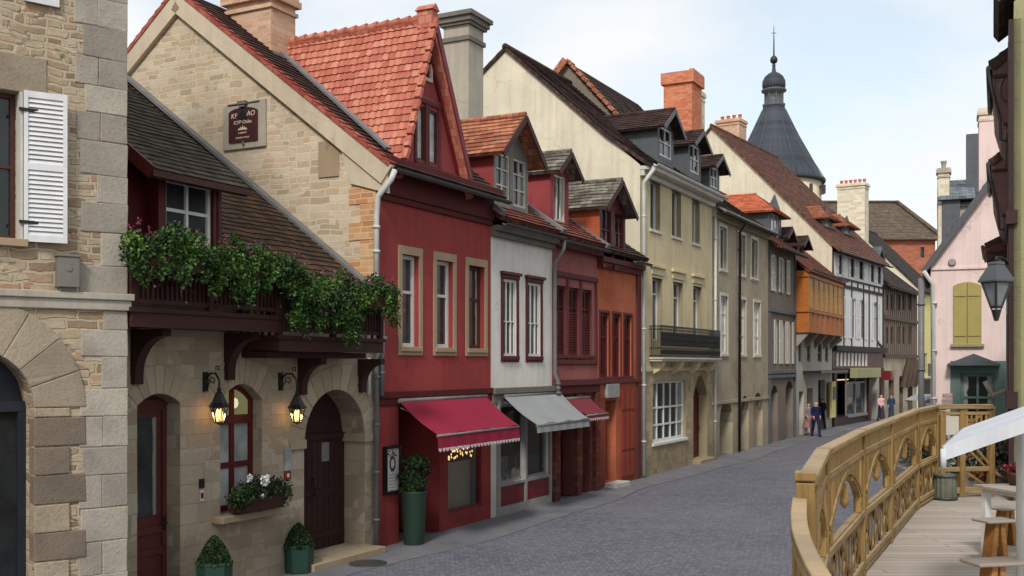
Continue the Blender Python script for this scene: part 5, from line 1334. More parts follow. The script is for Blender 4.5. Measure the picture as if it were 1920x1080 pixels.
for xx in (3.2, 5.2, 7.34): mb.box(xx, xx+.08, .08, .16, .5, 3)
mb.box(3.2, 7.4, .08, .16, 2.4, 2.5); mb.box(3.2, 7.4, -.1, .16, .4, .55); H.part('shop_window_frame', mb, M['greypaint'], sp_)
mb = MB(); mb.box(2.6, 5.2, .5, .54, 2.6, 2.65); H.part('strip_lamp', mb, M['tinybulb'], sp_)
H.roof('tile_brown', EV, ry, rz, 14, EV, ov=.5, row=.24, step=.6, x0=-.15, x1=W+.15); H.gutter(EV-.45, -.6)
for xa, lab in ((2.2, 'left'), (6.4, 'right')): H.dormer(xa, xa+2.0, 1.2, 11.2, 12.35, 5, 12.95, 'slatepaint', 'tile_terra', 1, 'offwhite', 'g_pale', .35, .5, 2, (.5,), label='low dormer with brown tile roof', wm=.5, hip=.9)
tb = MB(); tb.box(W-.9, W-.2, -.7, -.1, zf3-.8, zf3-.2); H.part('hanging_sign', tb, M['redpaint'])

# ================================================================ dark timber house at the bend
X11, Y11 = HT.world(W+.05, 0, 0)[:2]; A11 = math.atan2(6.0, 10)
H = House('timber_house', 'weathered brown timber house with stone arches beyond the half-timbered house', X11, Y11, A11, 11.6)
W = H.W; EV = H.z(1690, 538); zf1, zf2 = H.z(1690, 600), H.z(1690, 668)
for px in (1664, 1673, 1685, 1695, 1706): 
    for (t_, b_) in ((552, 582), (612, 645)):
        a, b = H.x(px-2.5), H.x(px+2.5); H.window(a, b, H.z(px, b_), H.z(px, t_), 'timber_brown', 'g_dark', rec=.1, nx=2, zs=(.5,), fw=.07)
for (pa, pb, t_) in ((1666, 1676, 705), (1686, 1693, 705), (1702, 1711, 705)):
    a, b = H.x(pa), H.x(pb); H.door(a, b, 0, H.z(pa, t_), 'iron', .6, arch='round', rise=min(.9,(b-a)/2), panels=1, handle=False)
H.shell(['dark_infill', 'cream_gable', 'greige'], EV, 9, 4.5, EV+3.6, base=zf2)
tb = MB()
for z_ in (zf1, zf2, EV-.15): tb.box(0, W, -.12, .002, z_-.12, z_+.12)
for i in range(18): xc = lerp(.1, W-.1, i/17); tb.box(xc-.08, xc+.08, -.04, .002, zf2+.12, EV-.27)
for i in range(4): xc = lerp(6.5, W-.5, i/3); tb.bar((xc,-.4,zf2-.2),(xc-.4,-.02,zf2-2.2),.25,.3)
H.part('timber_frame', tb, M['timber_brown'])
H.roof('tile_dark', EV, 4.5, EV+3.7, 9, EV, ov=.5, row=.24, step=.6); H.gutter(EV-.4, -.6)
H.chimney(8.5, 9.8, 3.1, 5.1, EV+1, 16.9, 'chim_stone', 'chim_stone', pots=6, capw=.1, label='broad pale stone chimney with a row of red pots')
H.dormer(1.0, 2.8, .9, EV+.4, EV+1.8, 3.5, EV+2.4, 'slatepaint', 'slate_grey', 1, 'offwhite', 'g_dark', .25, .4, 2, (), wm=.4)

# ================================================================ pale yellow house closing the street
p = at(1722, 683, 86); A12 = rad(34)
H = House('yellow_house', 'pale yellow house with sloping gable glimpsed past the timber house', p.x, p.y, A12, 7)
W = H.W; EV = H.z(1722, 540); sl = 1.02
for px, t_, b_ in ((1733, 662, 700),): a, b = H.x(px-5), H.x(px+5); H.window(a, b, H.z(px, b_), H.z(px, t_), 'offwhite', 'g_dark', rec=.1, nx=2, zs=())
H.shell(['yellow', 'cream_gable', 'darkwood'], EV, 10, 5.2, EV+5.2*sl, base=H.z(1733, 712))
H.roof('tile_black', EV, 5.2, EV+5.2*sl, 10, EV, ov=.4, row=.3, step=1, x0=-.1)
mb = MB(); zb = H.z(1733, 705); mb.box(.3, 4.5, -.7, -.002, zb-.15, zb); o_ = H.part('balcony', mb, M['offwhite']); mb = MB()
for i in range(22): xc = lerp(.3, 4.5, i/21); mb.bar((xc,-.68,zb),(xc,-.68,zb+1),.03,.03)
mb.bar((.3,-.68,zb+1),(4.5,-.68,zb+1),.05,.05); H.part('railing', mb, M['iron'], o_)

# ================================================================ conical tower
YT = 100; c = at(1451, 683, YT); k = YT/FOC
root = empty('conical_tower', (c.x, c.y, 0), 0, 'round tower with conical slate spire, domed lantern and finial', 'tower')
zc = lambda py: EYE + (HY-py)*k
mb = MB(); mb.lathe([(4.3,0),(4.3,zc(343))], (0,0,0), 40); mb.build('wall', M['tower_wall'], root)
mb = MB(); mb.lathe([(4.65,zc(346)),(4.7,zc(342)),(4.4,zc(336)),(3.75,zc(312)),(3.0,zc(285)),(2.3,zc(258)),(1.65,zc(230)),(1.12,zc(208)),(.95,zc(200))], (0,0,0), 40); sp_ = mb.build('spire', M['slate'], root)
mb = MB()
for i in range(14):
    an = 2*pi*i/14
    mb.tube([(r_*cos(an), r_*sin(an), z_) for r_, z_ in ((4.7,zc(343)),(3.755,zc(312)),(2.305,zc(258)),(1.125,zc(208)))], .03, 5)
mb.build('lead_seam', M['slatepaint'], sp_)
mb = MB(); mb.lathe([(1.0,zc(202)),(1.05,zc(196)),(.85,zc(195)),(.8,zc(175)),(1.15,zc(172)),(1.15,zc(169)),(1.0,zc(167))], (0,0,0), 24)
for i in range(8): an = 2*pi*i/8; mb.bar((.82*cos(an),.82*sin(an),zc(196)),(.82*cos(an),.82*sin(an),zc(174)),.14,.14)
mb.build('lantern', M['slatepaint'], root)
mb = MB(); mb.lathe([(1.02,zc(167)),(1.08,zc(160)),(1.05,zc(152)),(.85,zc(144)),(.5,zc(138)),(.2,zc(135)),(.14,zc(125)),(.18,zc(122)),(.1,zc(120))], (0,0,0), 24); mb.build('dome', M['slate'], root)
mb = MB(); mb.lathe([(.08,zc(120)),(.3,zc(117)),(.36,zc(113)),(.3,zc(108)),(.08,zc(104)),(.06,zc(80)),(.02,zc(48))], (0,0,0), 14); mb.tube([(-.22,0,zc(62)),(.22,0,zc(62))], .03, 6); mb.build('finial', M['iron_blue'], root)
for px in (1500, 1527):
    dx = (px-1451)*k; mb = MB(); mb.box(dx-.18, dx+.18, -math.sqrt(max(0,4.32**2-dx*dx))-.05, -3.0, zc(372), zc(356)); mb.build('window', M['g_dark'], root)

# ================================================================ great hall behind
YH = 118; 
root = empty('great_hall', (0,0,0), 0, 'great hall with long brown hipped roof over orange brick wall in the distance', 'hall')
a = at(1500, 448, YH); b = at(1768, 448, YH); r0 = at(1500, 366, YH+14); r1 = at(1682, 381, YH+14); e1 = at(1775, 446, YH)
ridge_z = r1.z; r0.z = ridge_z
mb = MB(); roof_plane(mb, (a.x-20,a.y,a.z),(b.x,b.y,a.z),(r1.x,r1.y,ridge_z),(a.x-20,r0.y,ridge_z), .6, step=2); roof_plane(mb, (b.x,b.y,a.z),(b.x,b.y+28,a.z),(r1.x,r1.y,ridge_z),(r1.x,r1.y,ridge_z), .6, step=2)
roof_plane(mb, (b.x,b.y+28,a.z),(a.x-20,b.y+28,a.z),(a.x-20,r1.y,ridge_z),(r1.x,r1.y,ridge_z), .8, step=3)
hr = mb.build('roof', M['hall_tile'], root); mb = MB(); mb.tube([(b.x,b.y,a.z+.2),(r1.x,r1.y,ridge_z+.15)], .25, 6); mb.tube([(a.x-20,r0.y,ridge_z+.15),(r1.x,r1.y,ridge_z+.15)], .2, 6); mb.build('ridge_tile', M['hall_tile'], hr)
mb = MB(); x0_, x1_ = a.x-19, b.x-.6; y0_, y1_ = a.y+.6, b.y+27
hole = dict(x0=at(1730,0,YH).x, x1=at(1737,0,YH).x, z0=at(0,482,YH).z, z1=at(0,462,YH).z, d=.3); wall_grid(mb, x0_, x1_, 0, a.z+.1, [hole], y0_)
mb.poly([(x1_,y0_,0),(x1_,y1_,0),(x1_,y1_,a.z),(x1_,y0_,a.z)]); mb.poly([(x1_,y1_,0),(x0_,y1_,0),(x0_,y1_,a.z),(x1_,y1_,a.z)]); mb.build('wall', M['brick_wall'], root)
mb = MB(); mb.poly([(hole['x0'],y0_+.25,hole['z0']),(hole['x1'],y0_+.25,hole['z0']),(hole['x1'],y0_+.25,hole['z1']),(hole['x0'],y0_+.25,hole['z1'])]); mb.build('window', M['g_dark'], root)

# distant chimney stack on the far side of the half-timbered roof
q = HT.world(5.5, 9.0, 0)
H = HT; H.chimney(5.6, 6.9, 7.6, 9.2, 15, 19.4, 'chim_pink', 'chim_pink', pots=4, capw=.08, label='buff chimney with red pots')
# red roofed house behind the tavern gable
H = House('back_house', 'reddish house behind the stone gable at upper left', *Vector(RH_.world(-9, 10.5, 0))[:2], ANG, 8.5)
H.shell(['red_gable'], 10.2, 7, 3.5, 13.4); H.roof('tile_red', 10.2, 3.5, 13.5, 7, 10.2, row=.24, step=.5)
# ================================================================ awnings over the left shops
def awning(name, H, px0, px1, pyw, pf0, pf1, pyf, out, vz, mat, label, fringe=True, valance=.28):
    xa, xb = H.x(px0), H.x(px1); zw = H.z((px0+px1)/2, pyw); xf0, xf1 = H.x(pf0, out), H.x(pf1, out); zf = H.z((pf0+pf1)/2, pyf, out)
    xc = (xa+xb)/2; root = empty(name, H.world(xc, 0, zw), pi/2-H.ang, label, 'awning', 'canvas shop awnings')
    mb = MB(); n = 14; dz = zf - zw
    def pt(i, v):
        u = i/n; x = lerp(lerp(xa, xb, u), lerp(xf0, xf1, u), v) - xc
        return Vector((x, -.1 - (out-.1)*v, dz*v - .05*sin(pi*v) - .012*sin(pi*2*u*3)*v))
    for i in range(n):
        for j in range(5):
            mb.poly([pt(i,j/5), pt(i+1,j/5), pt(i+1,(j+1)/5), pt(i,(j+1)/5)], 0, True)
    mb.build('canopy', M[mat], root)
    mb = MB(); L = xf1-xf0; m = 28
    for i in range(m):
        u0, u1 = i/m, (i+1)/m; a0 = lerp(xf0, xf1, u0)-xc; a1 = lerp(xf0, xf1, u1)-xc; w0 = .012*sin(u0*40); w1 = .012*sin(u1*40)
        mb.poly([(a0,-out-.005,dz-.04),(a1,-out-.005,dz-.04),(a1,-out-.02-w1,dz-valance),(a0,-out-.02-w0,dz-valance)], 0, True)
    mb.build('valance', M[mat], root)
    if fringe:
        mb = MB(); k = int(L/.13)
        for i in range(k):
            xx = lerp(xf0, xf1, (i+.5)/k)-xc; mb.prism([(xx+.055*cos(pi+pi*q/6), dz-valance+.01+.07*sin(pi+pi*q/6)) for q in range(7)], 'y', -out-.03, -out-.022)
        mb.build('fringe', M['trim_white'], root)
    mb = MB(); mb.tube([(xf0-xc,-out,dz-.03),(xf1-xc,-out,dz-.03)], .025, 8); mb.tube([(xa-xc,-.08,.02),(xb-xc,-.08,.02)], .045, 8)
    for s_, xx, xw in ((1, xf0-xc+.08, xa-xc+.1), (-1, xf1-xc-.08, xb-xc-.1)): mb.bar((xw,-.05,-.12),(xw+s_*.35,-out*.5,dz*.5-.14),.025,.025); mb.bar((xw+s_*.35,-out*.5,dz*.5-.14),(xx,-out,dz-.05),.025,.025)
    mb.build('arm', M['greypaint'], root); return root
awning('shop_awning', RH_, 742, 906, 749, 820, 973, 806, 1.25, 0, 'awn_red', 'crimson shop awning with white scalloped fringe on the red house')
awning('shop_awning', WH, 938, 1046, 741, 1006, 1104, 790, 1.2, 0, 'awn_grey', 'grey shop awning on the white house', False, .2)
awning('shop_awning', DH, 1048, 1100, 748, 1100, 1140, 775, .95, 0, 'awn_dusk', 'small dusky red awning on the dusky red house', True, .12)

# ================================================================ menu case, planters, topiary
H = RH_
(a, b, z0, z1), = H.rects([(717, 746, 836, 925)])
root = empty('menu_case', H.world((a+b)/2, 0, (z0+z1)/2), pi/2-ANG, 'white menu board in a black case on the red wall', 'menu board')
w_, h_ = (b-a)/2, (z1-z0)/2
mb = MB()
for q in ((-w_,-w_+.05,-h_,h_),(w_-.05,w_,-h_,h_),(-w_+.05,w_-.05,-h_,-h_+.05),(-w_+.05,w_-.05,h_-.05,h_)): mb.box(q[0],q[1],-.09,-.002,q[2],q[3])
mb.build('case', M['iron'], root)
mb = MB(); mb.box(-w_+.05,w_-.05,-.05,-.003,-h_+.05,h_-.05); mb.build('board', M['white'], root)
mb = MB(); rr = random.Random(9)
for i in range(9): an = i*.7; mb.tube([(.1*cos(an+q*.4)*(1-q*.08), -.054, .12+.16*sin(an+q*.4)*(1-q*.1)) for q in range(5)], .011, 4)
for i in range(10): xx, zz = rr.uniform(-.15,.15), h_-.14+rr.uniform(-.06,.06); mb.box(xx-.03,xx+.03,-.054,-.0505,zz-.012,zz+.012)
mb.build('vine_emblem', M['brownpaint'], root)
mb = MB()
for i in range(7): zz = -.1-i*.06; l_ = rr.uniform(.05,.14); mb.box(-l_,l_,-.053,-.0503,zz-.006,zz+.006)
mb.build('menu_line', M['greypaint'], root)
def bush(mb, c, r, h, n, size, rr, point=False):
    for _ in range(n):
        an = rr.uniform(0, 2*pi); v = rr.random(); k = math.sqrt(max(0, 1-v*v)) if not point else (1-v)**.62
        q = rr.uniform(.9, 1.06); leaf(mb, Vector((c[0]+r*k*q*cos(an), c[1]+r*k*q*sin(an), c[2]+h*v*q)), size*rr.uniform(.7,1.3), rr)
def topiary(px, pyg, pyt, pyr, wpx, label, seed, Yo=None):
    g = on_ground(px, pyg) if Yo is None else Vector(((px-HX)*Yo/FOC, Yo, 0)); k = g.y/FOC
    zt = EYE+(HY-pyt)*k; zr = EYE+(HY-pyr)*k; r = wpx*k/2
    root = empty('topiary_planter', g, .3, label, 'planter', 'clipped box trees in green pots outside the tavern')
    mb = MB(); mb.lathe([(r*.9,0),(r*1.0,.03),(r*1.08,zr-.05),(r*1.12,zr-.04),(r*1.12,zr),(r*.98,zr),(r*.95,zr-.08)], (0,0,0), 6, smooth=False); mb.build('pot', M['planter_green'], root)
    rr = random.Random(seed); mb = MB(); R_ = r*1.02; hh = zt-zr
    mb.lathe([(R_*.6,zr-.06),(R_*.68,zr+hh*.15),(R_*.6,zr+hh*.4),(R_*.36,zr+hh*.7),(.02,zr+hh*.85)], (0,0,0), 14)
    bush(mb, (0,0,zr-.04), R_, hh+.05, 4200, .05, rr, True); bush(mb, (0,0,zr-.04), R_*.85, hh*.9, 2500, .05, rr, True); mb.build('foliage', M['leaf_dark'], root)
topiary(560, 1074, 984, 1020, 54, 'green octagonal pot with clipped box tree beside the arched gate', 1)
topiary(402, 1150, 1009, 1052, 62, 'green octagonal pot with clipped box tree below the red window', 2)
H = RH_; xp = H.x(776, .35); g = H.world(xp, -.35, 0); kq = g.y/FOC; zr = EYE+(HY-920)*kq; zt = EYE+(HY-845)*kq; r = 25*kq
root = empty('tall_planter', g, .2, 'tall tapering dark green planter with leafy bush in front of the shop entrance', 'planter')
mb = MB(); mb.lathe([(r*.74,0),(r*.76,.02),(r*.98,zr-.03),(r,zr),(r*.9,zr),(r*.88,zr-.06)], (0,0,0), 20); mb.build('pot', M['planter_tall'], root)
mb = MB(); rr = random.Random(3); mb.lathe([(r*.7,zr-.05),(r*.85,zr+.15),(r*.7,zr+.4),(.05,zt-.1)], (0,0,0), 12); leaves(mb, [((rr.uniform(-.1,.1),rr.uniform(-.1,.1),zr+.05+i*.075),(r*1.0,r*1.0,.16)) for i in range(8)], 2200, .07, rr, surf=.3); mb.build('foliage', M['leaf_dark'], root)

# ================================================================ sign on the stone gable
FONT = None
def text_mesh(body, size, mat, parent, loc, name='lettering', ext=.004, rotx=pi/2, shear=0):
    cu = bpy.data.curves.new(name, 'FONT'); cu.body = body; cu.size = size; cu.extrude = ext; cu.align_x = 'CENTER'; cu.align_y = 'CENTER'; cu.shear = shear
    o = bpy.data.objects.new(name, cu); COL.objects.link(o); dg = bpy.context.evaluated_depsgraph_get(); dg.update()
    me = bpy.data.meshes.new_from_object(o.evaluated_get(dg)); bpy.data.objects.remove(o); me.name = name; me.materials.clear(); me.materials.append(mat)
    t = bpy.data.objects.new(name, me); COL.objects.link(t); t.parent = parent; t.location = loc; t.rotation_euler = (rotx, 0, 0); return t
H = RH_
ya, yb = H.yin(434, 0), H.yin(487, 0); z1, z0 = H.zin(460, 203, 0), H.zin(460, 266, 0); yc = (ya+yb)/2; hw = abs(ya-yb)/2; hh = (z1-z0)/2
root = empty('tavern_sign', H.world(-.0, yc, (z0+z1)/2), -ANG, 'dark painted sign with arched top in a pale stone surround on the gable', 'sign')
def archprof(w, h, ar, n=10): return [(-w,-h),(w,-h),(w,h-ar)] + [(w*cos(pi*i/n), h-ar+ar*sin(pi*i/n)) for i in range(1, n)] + [(-w,h-ar)]
mb = MB(); fw, fh = hw*1.5, hh*1.42; mb.prism([(-fw,-fh),(fw,-fh),(fw,fh*.98),(-fw*.75,fh*.98),(-fw,fh*.8)], 'y', -.05, .0); mb.build('stone_surround', M['conc'], root, bevel=.012)
mb = MB(); mb.prism(archprof(hw, hh, hh*.28), 'y', -.085, -.051); mb.build('board', paint('sign_maroon', srgb(62,30,34), .5, .2), root)
mb = MB(); pr = archprof(hw, hh, hh*.28); pr2 = archprof(hw*.93, hh*.95, hh*.28)
for i in range(len(pr)):
    j = (i+1) % len(pr); mb.poly([(pr[i][0],-.089,pr[i][1]),(pr[j][0],-.089,pr[j][1]),(pr2[j][0],-.089,pr2[j][1]),(pr2[i][0],-.089,pr2[i][1])])
mb.build('border', M['brownpaint'], root)
gold = paint('sign_cream', srgb(206,188,160), .6, .2); dk = M['iron']
text_mesh('KF', hh*.42, gold, root, (-hw*.6,-.09,hh*.52), shear=.1); text_mesh('AO', hh*.42, gold, root, (hw*.58,-.09,hh*.58), shear=.1)
text_mesh('ICFP Oules', hh*.3, gold, root, (0,-.09,hh*.12), shear=.2); text_mesh('A RIIRNIIT', hh*.15, gold, root, (0,-.09,-hh*.52)); text_mesh('REPRISE·H·FRICE', hh*.145, gold, root, (0,-.09,-hh*.8))
mb = MB()
for i in range(5): xx = (i-2)*hw*.12; mb.prism([(xx-.035,-hh*.34),(xx+.035,-hh*.34),(xx,-hh*(.2-.14*(2-abs(i-2))/2))], 'y', -.092, -.0855)
mb.build('crown_emblem', gold, root)
mb = MB(); mb.lathe([(hw*.26,-.012),(hw*.3,0),(hw*.26,.012)], (0,0,0), 12); 
for v in mb.v: v[:] = (v.x, -.09 + v.z*.3, hh*.55 + v.y)
mb.build('shield_emblem', dk, root)
mb = MB(); mb.box(-hw*.28,hw*.28,-.14,-.03,fh*.82,fh*.96); mb.box(-hw*.18,hw*.18,-.12,-.03,fh*.72,fh*.82); mb.tube([(-hw*1.1,-.06,fh*.88),(hw*1.1,-.06,fh*.9)], .015, 6); mb.tube([(0,-.07,-hh),(0,-.07,-hh*1.22)], .022, 6); mb.build('sign_bracket', M['conc_dark'], root)

# ================================================================ pink house
YP = 34.0; pL = at(1745, 683, YP); s_ = FOC/YP; AP = rad(112)
H = PK = House('pink_house', 'pink gabled house with closed olive shutters and slate door hood', pL.x, pL.y, AP, 5.4)
W = H.W; EV = H.z(1745, 492); 
(a, b, z0, z1), = H.rects([(1787, 1840, 530, 645)])
w = H.window(a, b, z0, z1, 'olive', 'g_dark', rec=.1, nx=2, zs=(), arch='seg', rise=.12, sill='beige_stone', sillw=.12)
mb = MB()
for i in (0, 1):
    u0, u1 = lerp(a, b, i*.5)+.008, lerp(a, b, i*.5+.5)-.008; N = 8; h_ = dict(x0=a,x1=b,z1=z1+.02,rise=.12,arch='seg')
    mb.prism([(u0,z0+.005),(u1,z0+.005)]+[(lerp(u1,u0,q/N), arch_z(h_, (lerp(u1,u0,q/N)-a)/(b-a))) for q in range(N+1)], 'y', -.05, -.012)
    for q in range(4): xx = lerp(u0,u1,(q+.5)/4); mb.box(xx-.004,xx+.004,-.056,-.0505,z0+.05,z1-.16)
    for q in (.15,.8): mb.box(u0+.02,u1-.02,-.075,-.0505,lerp(z0,z1,q)-.04,lerp(z0,z1,q)+.04)
H.part('shutter', mb, M['olive'], w)
(a, b, z0, z1), = H.rects([(1801, 1866, 700, 760)])
w = H.window(a, b, z0-.9, z1, 'teal', 'g_curt', rec=.12, nx=2, zs=(.6,), fw=.1, mw=.07, surround='teal', sw=.3, label='teal shop window under a slate hood')
ha, hb = H.x(1776, .5), H.x(1876, .5); hz0, hz1 = H.z(1826, 682, .5), H.z(1826, 666, .3)
mb = MB(); mb.prism([(ha,hz0-.06),(hb,hz0-.06),(hb,hz0),((ha+hb)/2,hz1+.05),(ha,hz0)], 'y', -.5, -.002); H.part('hood', mb, M['slatepaint'], w, bevel=.01)
H.holes and None
mb = MB(); wall_grid(mb, 0, W, 0, EV, H.holes); ap = EV + 1.42*W/2; mb.poly([(0,0,EV),(W,0,EV),(W/2,0,ap)]); mb.poly([(0,8,0),(0,0,0),(0,0,EV),(0,8,EV)]); mb.poly([(W,0,0),(W,8,0),(W,8,EV),(W,0,EV)]); mb.poly([(W,8,0),(0,8,0),(0,8,EV),(W/2,8,ap),(W,8,EV)])
H.part('wall', mb, M['pink'])
mb = MB(); mb.box(0, W, -.05, .002, H.z(1800,505), H.z(1800,501)); H.part('string_course', mb, M['pink'])
rb = MB(); k = 1.42
roof_plane(rb, (-.25,8.2,EV-.25*k+.1),(-.25,-.2,EV-.25*k+.1),(W/2,-.2,ap+.1),(W/2,8.2,ap+.1), .25, step=.4); roof_plane(rb, (W+.25,-.2,EV-.25*k+.1),(W+.25,8.2,EV-.25*k+.1),(W/2,8.2,ap+.1),(W/2,-.2,ap+.1), .25, step=.4)
H.part('roof', rb, M['tile_black']); mb = MB(); mb.bar((-.22,-.23,EV-.22*k),(W/2,-.23,ap),.05,.16); H.part('bargeboard', mb, M['slatepaint'])
xa, xb = H.x(1836), H.x(1893); zt = H.z(1860, 208); H.chimney(xa, xb, .1, 1.0, EV+1, zt, 'pink', 'chim_stone', pots=2, capw=.05, pot_mat='chim_pink', label='pink rendered chimney with two pots')
xg = H.x(1752); H.pipe([(-.2,-.3,EV-.3),(xg-.05,-.1,EV-.7),(xg,-.1,.05)], 'pipe_light', .07, 4)
H.pipe([(-.28,-.05,EV-.5),(-.28,-.05,.05)], 'pipe_grey', .1, 3)
mb = MB(); mb.lathe([(.09,-.05),(.12,0),(.09,.05)], (0,0,0), 12)
for v in mb.v: v[:] = (H.x(1785)+v.x, -.05+v.z, H.z(1785,492)+v.y)
H.part('vent', mb, M['greypost'])
(a, b, z0, z1), = H.rects([(1767, 1786, 737, 757)])
root = empty('street_sign', H.world((a+b)/2, -.0, (z0+z1)/2), pi/2-AP, 'small worn two line street name plate on the pink wall', 'sign')
mb = MB(); mb.box(-(b-a)/2,(b-a)/2,-.03,-.002,-(z1-z0)/2,(z1-z0)/2); mb.build('plate', paint('worn_plate', srgb(196,170,166), .7, .25), root)
text_mesh('BELLE', .12, M['greypaint'], root, (0,-.034,.075), 'lettering'); text_mesh('DIECO', .12, M['greypaint'], root, (0,-.034,-.085), 'lettering')
# grey slate house behind the pink one
p = at(1757, 683, 46); H = House('slate_house', 'grey slate roofed house with tall stone stack behind the pink gable', p.x, p.y, rad(112), 7)
zr = H.z(1790, 376); ze = zr - .2
H.shell(['conc'], ze, 8, 4, zr+1.2)
H.roof('slate_grey', ze, 4, zr+1.3, 8, ze, ov=.2, row=.3, step=1)
a, b = H.x(1766, .2), H.x(1800, .2)
mb = MB(); mb.box(a, b, -.25, .3, zr-2.4, zr); H.part('dormer', mb, M['slatepaint']); mb = MB(); mb.box(a-.15, b+.6, -.45, .5, zr, zr+.12); mb.prism([(-.45,zr+.12),(1.2,zr+.75),(1.2,zr+.12)], 'x', a-.1, b+.6); H.part('dormer_roof', mb, M['slate_grey'])
xa, xb = H.x(1759), H.x(1780); H.chimney(xa, xb, -.2, .4, ze-3, H.z(1770, 322), 'chim_stone', 'conc', pots=1, capw=.08, pot_mat='conc', label='slim pale stone chimney')
p2 = H.x(1822); mb = MB(); mb.box(p2-.2, p2+.3, 1, 1.6, zr, H.z(1825,242)); H.part('roof_stack', mb, M['slatepaint'])

# ================================================================ houses along the right edge
AR = math.atan2(.455, 1.0)
RX0, RY0 = 7.34, 15.6
def rw(t): return (RX0 + sin(AR)*t, RY0 + cos(AR)*t)
def right_house(name, label, t0, L, wallm, EV, oh, mats, prof, nwin=2, cover=None):
    """local x runs along the wall away from the camera, local +y is inside (to the right)"""
    x, y = rw(t0); root = empty(name, (x, y, 0), pi/2-AR, label, 'house', 'houses along the right edge')
    # mirrored frame: outward is local +y here, inside is -y
    mb = MB(); D = 7
    mb.poly([(0,0,0),(L,0,0),(L,0,EV),(0,0,EV)]); mb.poly([(0,-D,0),(0,0,0),(0,0,EV),(0,-D/2,EV+2.6),(0,-D,EV)]); mb.poly([(L,0,0),(L,-D,0),(L,-D,EV),(L,-D/2,EV+2.6),(L,0,EV)]); mb.poly([(0,-D,0),(L,-D,0),(L,-D,EV),(0,-D,EV)])
    mb.build('wall', M[wallm], root)
    rb = MB(); k = 2.6/(D/2); roof_plane(rb, (L,oh+.04,EV-(oh+.04)*k+.3),(0,oh+.04,EV-(oh+.04)*k+.3),(0,-D/2,EV+2.85),(L,-D/2,EV+2.85), .2, step=.3); roof_plane(rb, (0,-D-.3,EV-.1),(L,-D-.3,EV-.1),(L,-D/2,EV+2.85),(0,-D/2,EV+2.85), .3, step=1); rf = rb.build('roof', M[mats[0]], root)
    if prof:
        mb = MB(); mb.prism([(0,EV+.22),(oh,EV-.02),(oh,EV-.1),(oh*.97,EV-.12),(oh*.9,EV-.5),(oh*.5,EV-prof*.82),(oh*.3,EV-prof*.9),(oh*.3,EV-prof),(0,EV-prof)], 'x', 0, L); eb = mb.build('boxed_eaves', M[mats[1]], root)
        for (y0, z0, y1, z1, w) in ((0.01,EV+.2,oh,EV-.04,.13),(0.01,EV-.2,oh*.95,EV-.2,.05),(.01,EV-prof*.88,oh*.42,EV-prof*.88,.06)):
            mb = MB(); mb.bar((-.02,y0,z0),(-.02,y1,z1),.035,w); mb.build('bargeboard', M['darkwood'], eb)
        mb = MB(); mb.tube([(-.05,oh+.05,EV-.06),(L,oh+.05,EV-.06)], .045, 8); mb.tube([(-.03,oh+.05,EV-.1),(-.03,oh*.98,EV-.45),(-.03,oh*.6,EV-prof*.82),(-.03,oh*.55,EV-prof-.12),(-.03,.04,EV-prof-.16)], .025, 8); mb.build('gutter', M['zinc'], root)
    return root
z_ = lambda py, Y: EYE + (HY-py)*Y/FOC
r1 = right_house('timber_fronted_house', 'dark timber fronted house with tiled eaves at the near right edge', 0, 2.2, 'lime', z_(40, 16.5), .22, ('tile_dark','gate_wood'), 0)
mb = MB()
for a in (0.0, .5, 1.2): mb.box(a, a+.22, -.1, .07, 0, 8.6)
mb.box(-.06, -.001, -.68, -.15, 0, 8.6); mb.box(-.05, -.001, -1.6, -.7, 0, 8.6)
mb.box(-.08, 2.2, -.05, .1, 2.9, 3.15); mb.box(-.08, 2.2, -.05, .1, 5.6, 5.8); mb.build('timber_frame', M['gate_wood'], r1)
mb = MB(); mb.tube([(2.1,.12+.06*sin(q*.4),8.25-.02*q-.1*(1-cos(q*.4))) for q in range(11)], .022, 8); mb.build('gutter', M['zinc'], r1)
r2 = right_house('boxed_eaves_house', 'narrow house with heavy brown boxed eaves on the right, nearer of two', 2.3, 3.4, 'lime', z_(118, 17.7), .3, ('tile_black','mauve'), 1.15)
r3 = right_house('boxed_eaves_house', 'narrow house with heavy brown boxed eaves on the right, farther of two', 7.0, 4.6, 'green_wall', z_(300, 22), .34, ('tile_brown','mauve'), 1.3)
r4 = right_house('low_house', 'low green walled house with red tiled canopy behind the street lamp', 11.8, 3.2, 'green_wall', z_(470, 28), .5, ('tile_red','maroon'), .35)
mb = MB()
for i in range(6): mb.box(.4+i*.14, .52+i*.14, .012, .05, 1.6, 4.6)
mb.build('shutter', M['teal'], r3)
mb = MB()
for zz in (3.1, 2.2): mb.tube([(1.0,.05,zz),(1.0,.3,zz-.1),(1.0,.42,zz+.15)], .05, 6)
mb.build('bracket', M['grey_wood'], r2)
r5 = right_house('plain_house', 'plain lime rendered house filling the gap between the eaves at right', 5.75, 1.2, 'lime', z_(270, 22), .1, ('tile_brown','lime'), 0)

# street lamp on its wall bracket
YL = 15.0; k = YL/FOC; c = at(1868, 603, YL)
LR = .64
root = empty('street_lamp', c, rad(20), 'large grey glazed street lamp hanging at the right', 'lamp')
h = 113*k
mb = MB(); mb.lathe([(.0,0),(.02,.02),(.034,h*.06),(.065,h*.2),(.04,h*.2)], (0,0,0), 4, smooth=False, rot=pi/4)
for i in range(4):
    an = pi/4+pi/2*i; ca, sa_ = cos(an), sin(an); mb.bar((.07*ca,.07*sa_,h*.24),(.19*ca,.19*sa_,h*.66),.03,.03); mb.bar((.02*ca,.02*sa_,.01),(.07*ca,.07*sa_,h*.24),.018,.018)
    an2 = an+pi/2
    for r_, z1_ in ((.07,h*.24),(.193,h*.66)): mb.bar((r_*ca,r_*sa_,z1_),(r_*cos(an2),r_*sin(an2),z1_),.03,.035)
mb.build('cage', M['iron_blue'], root)
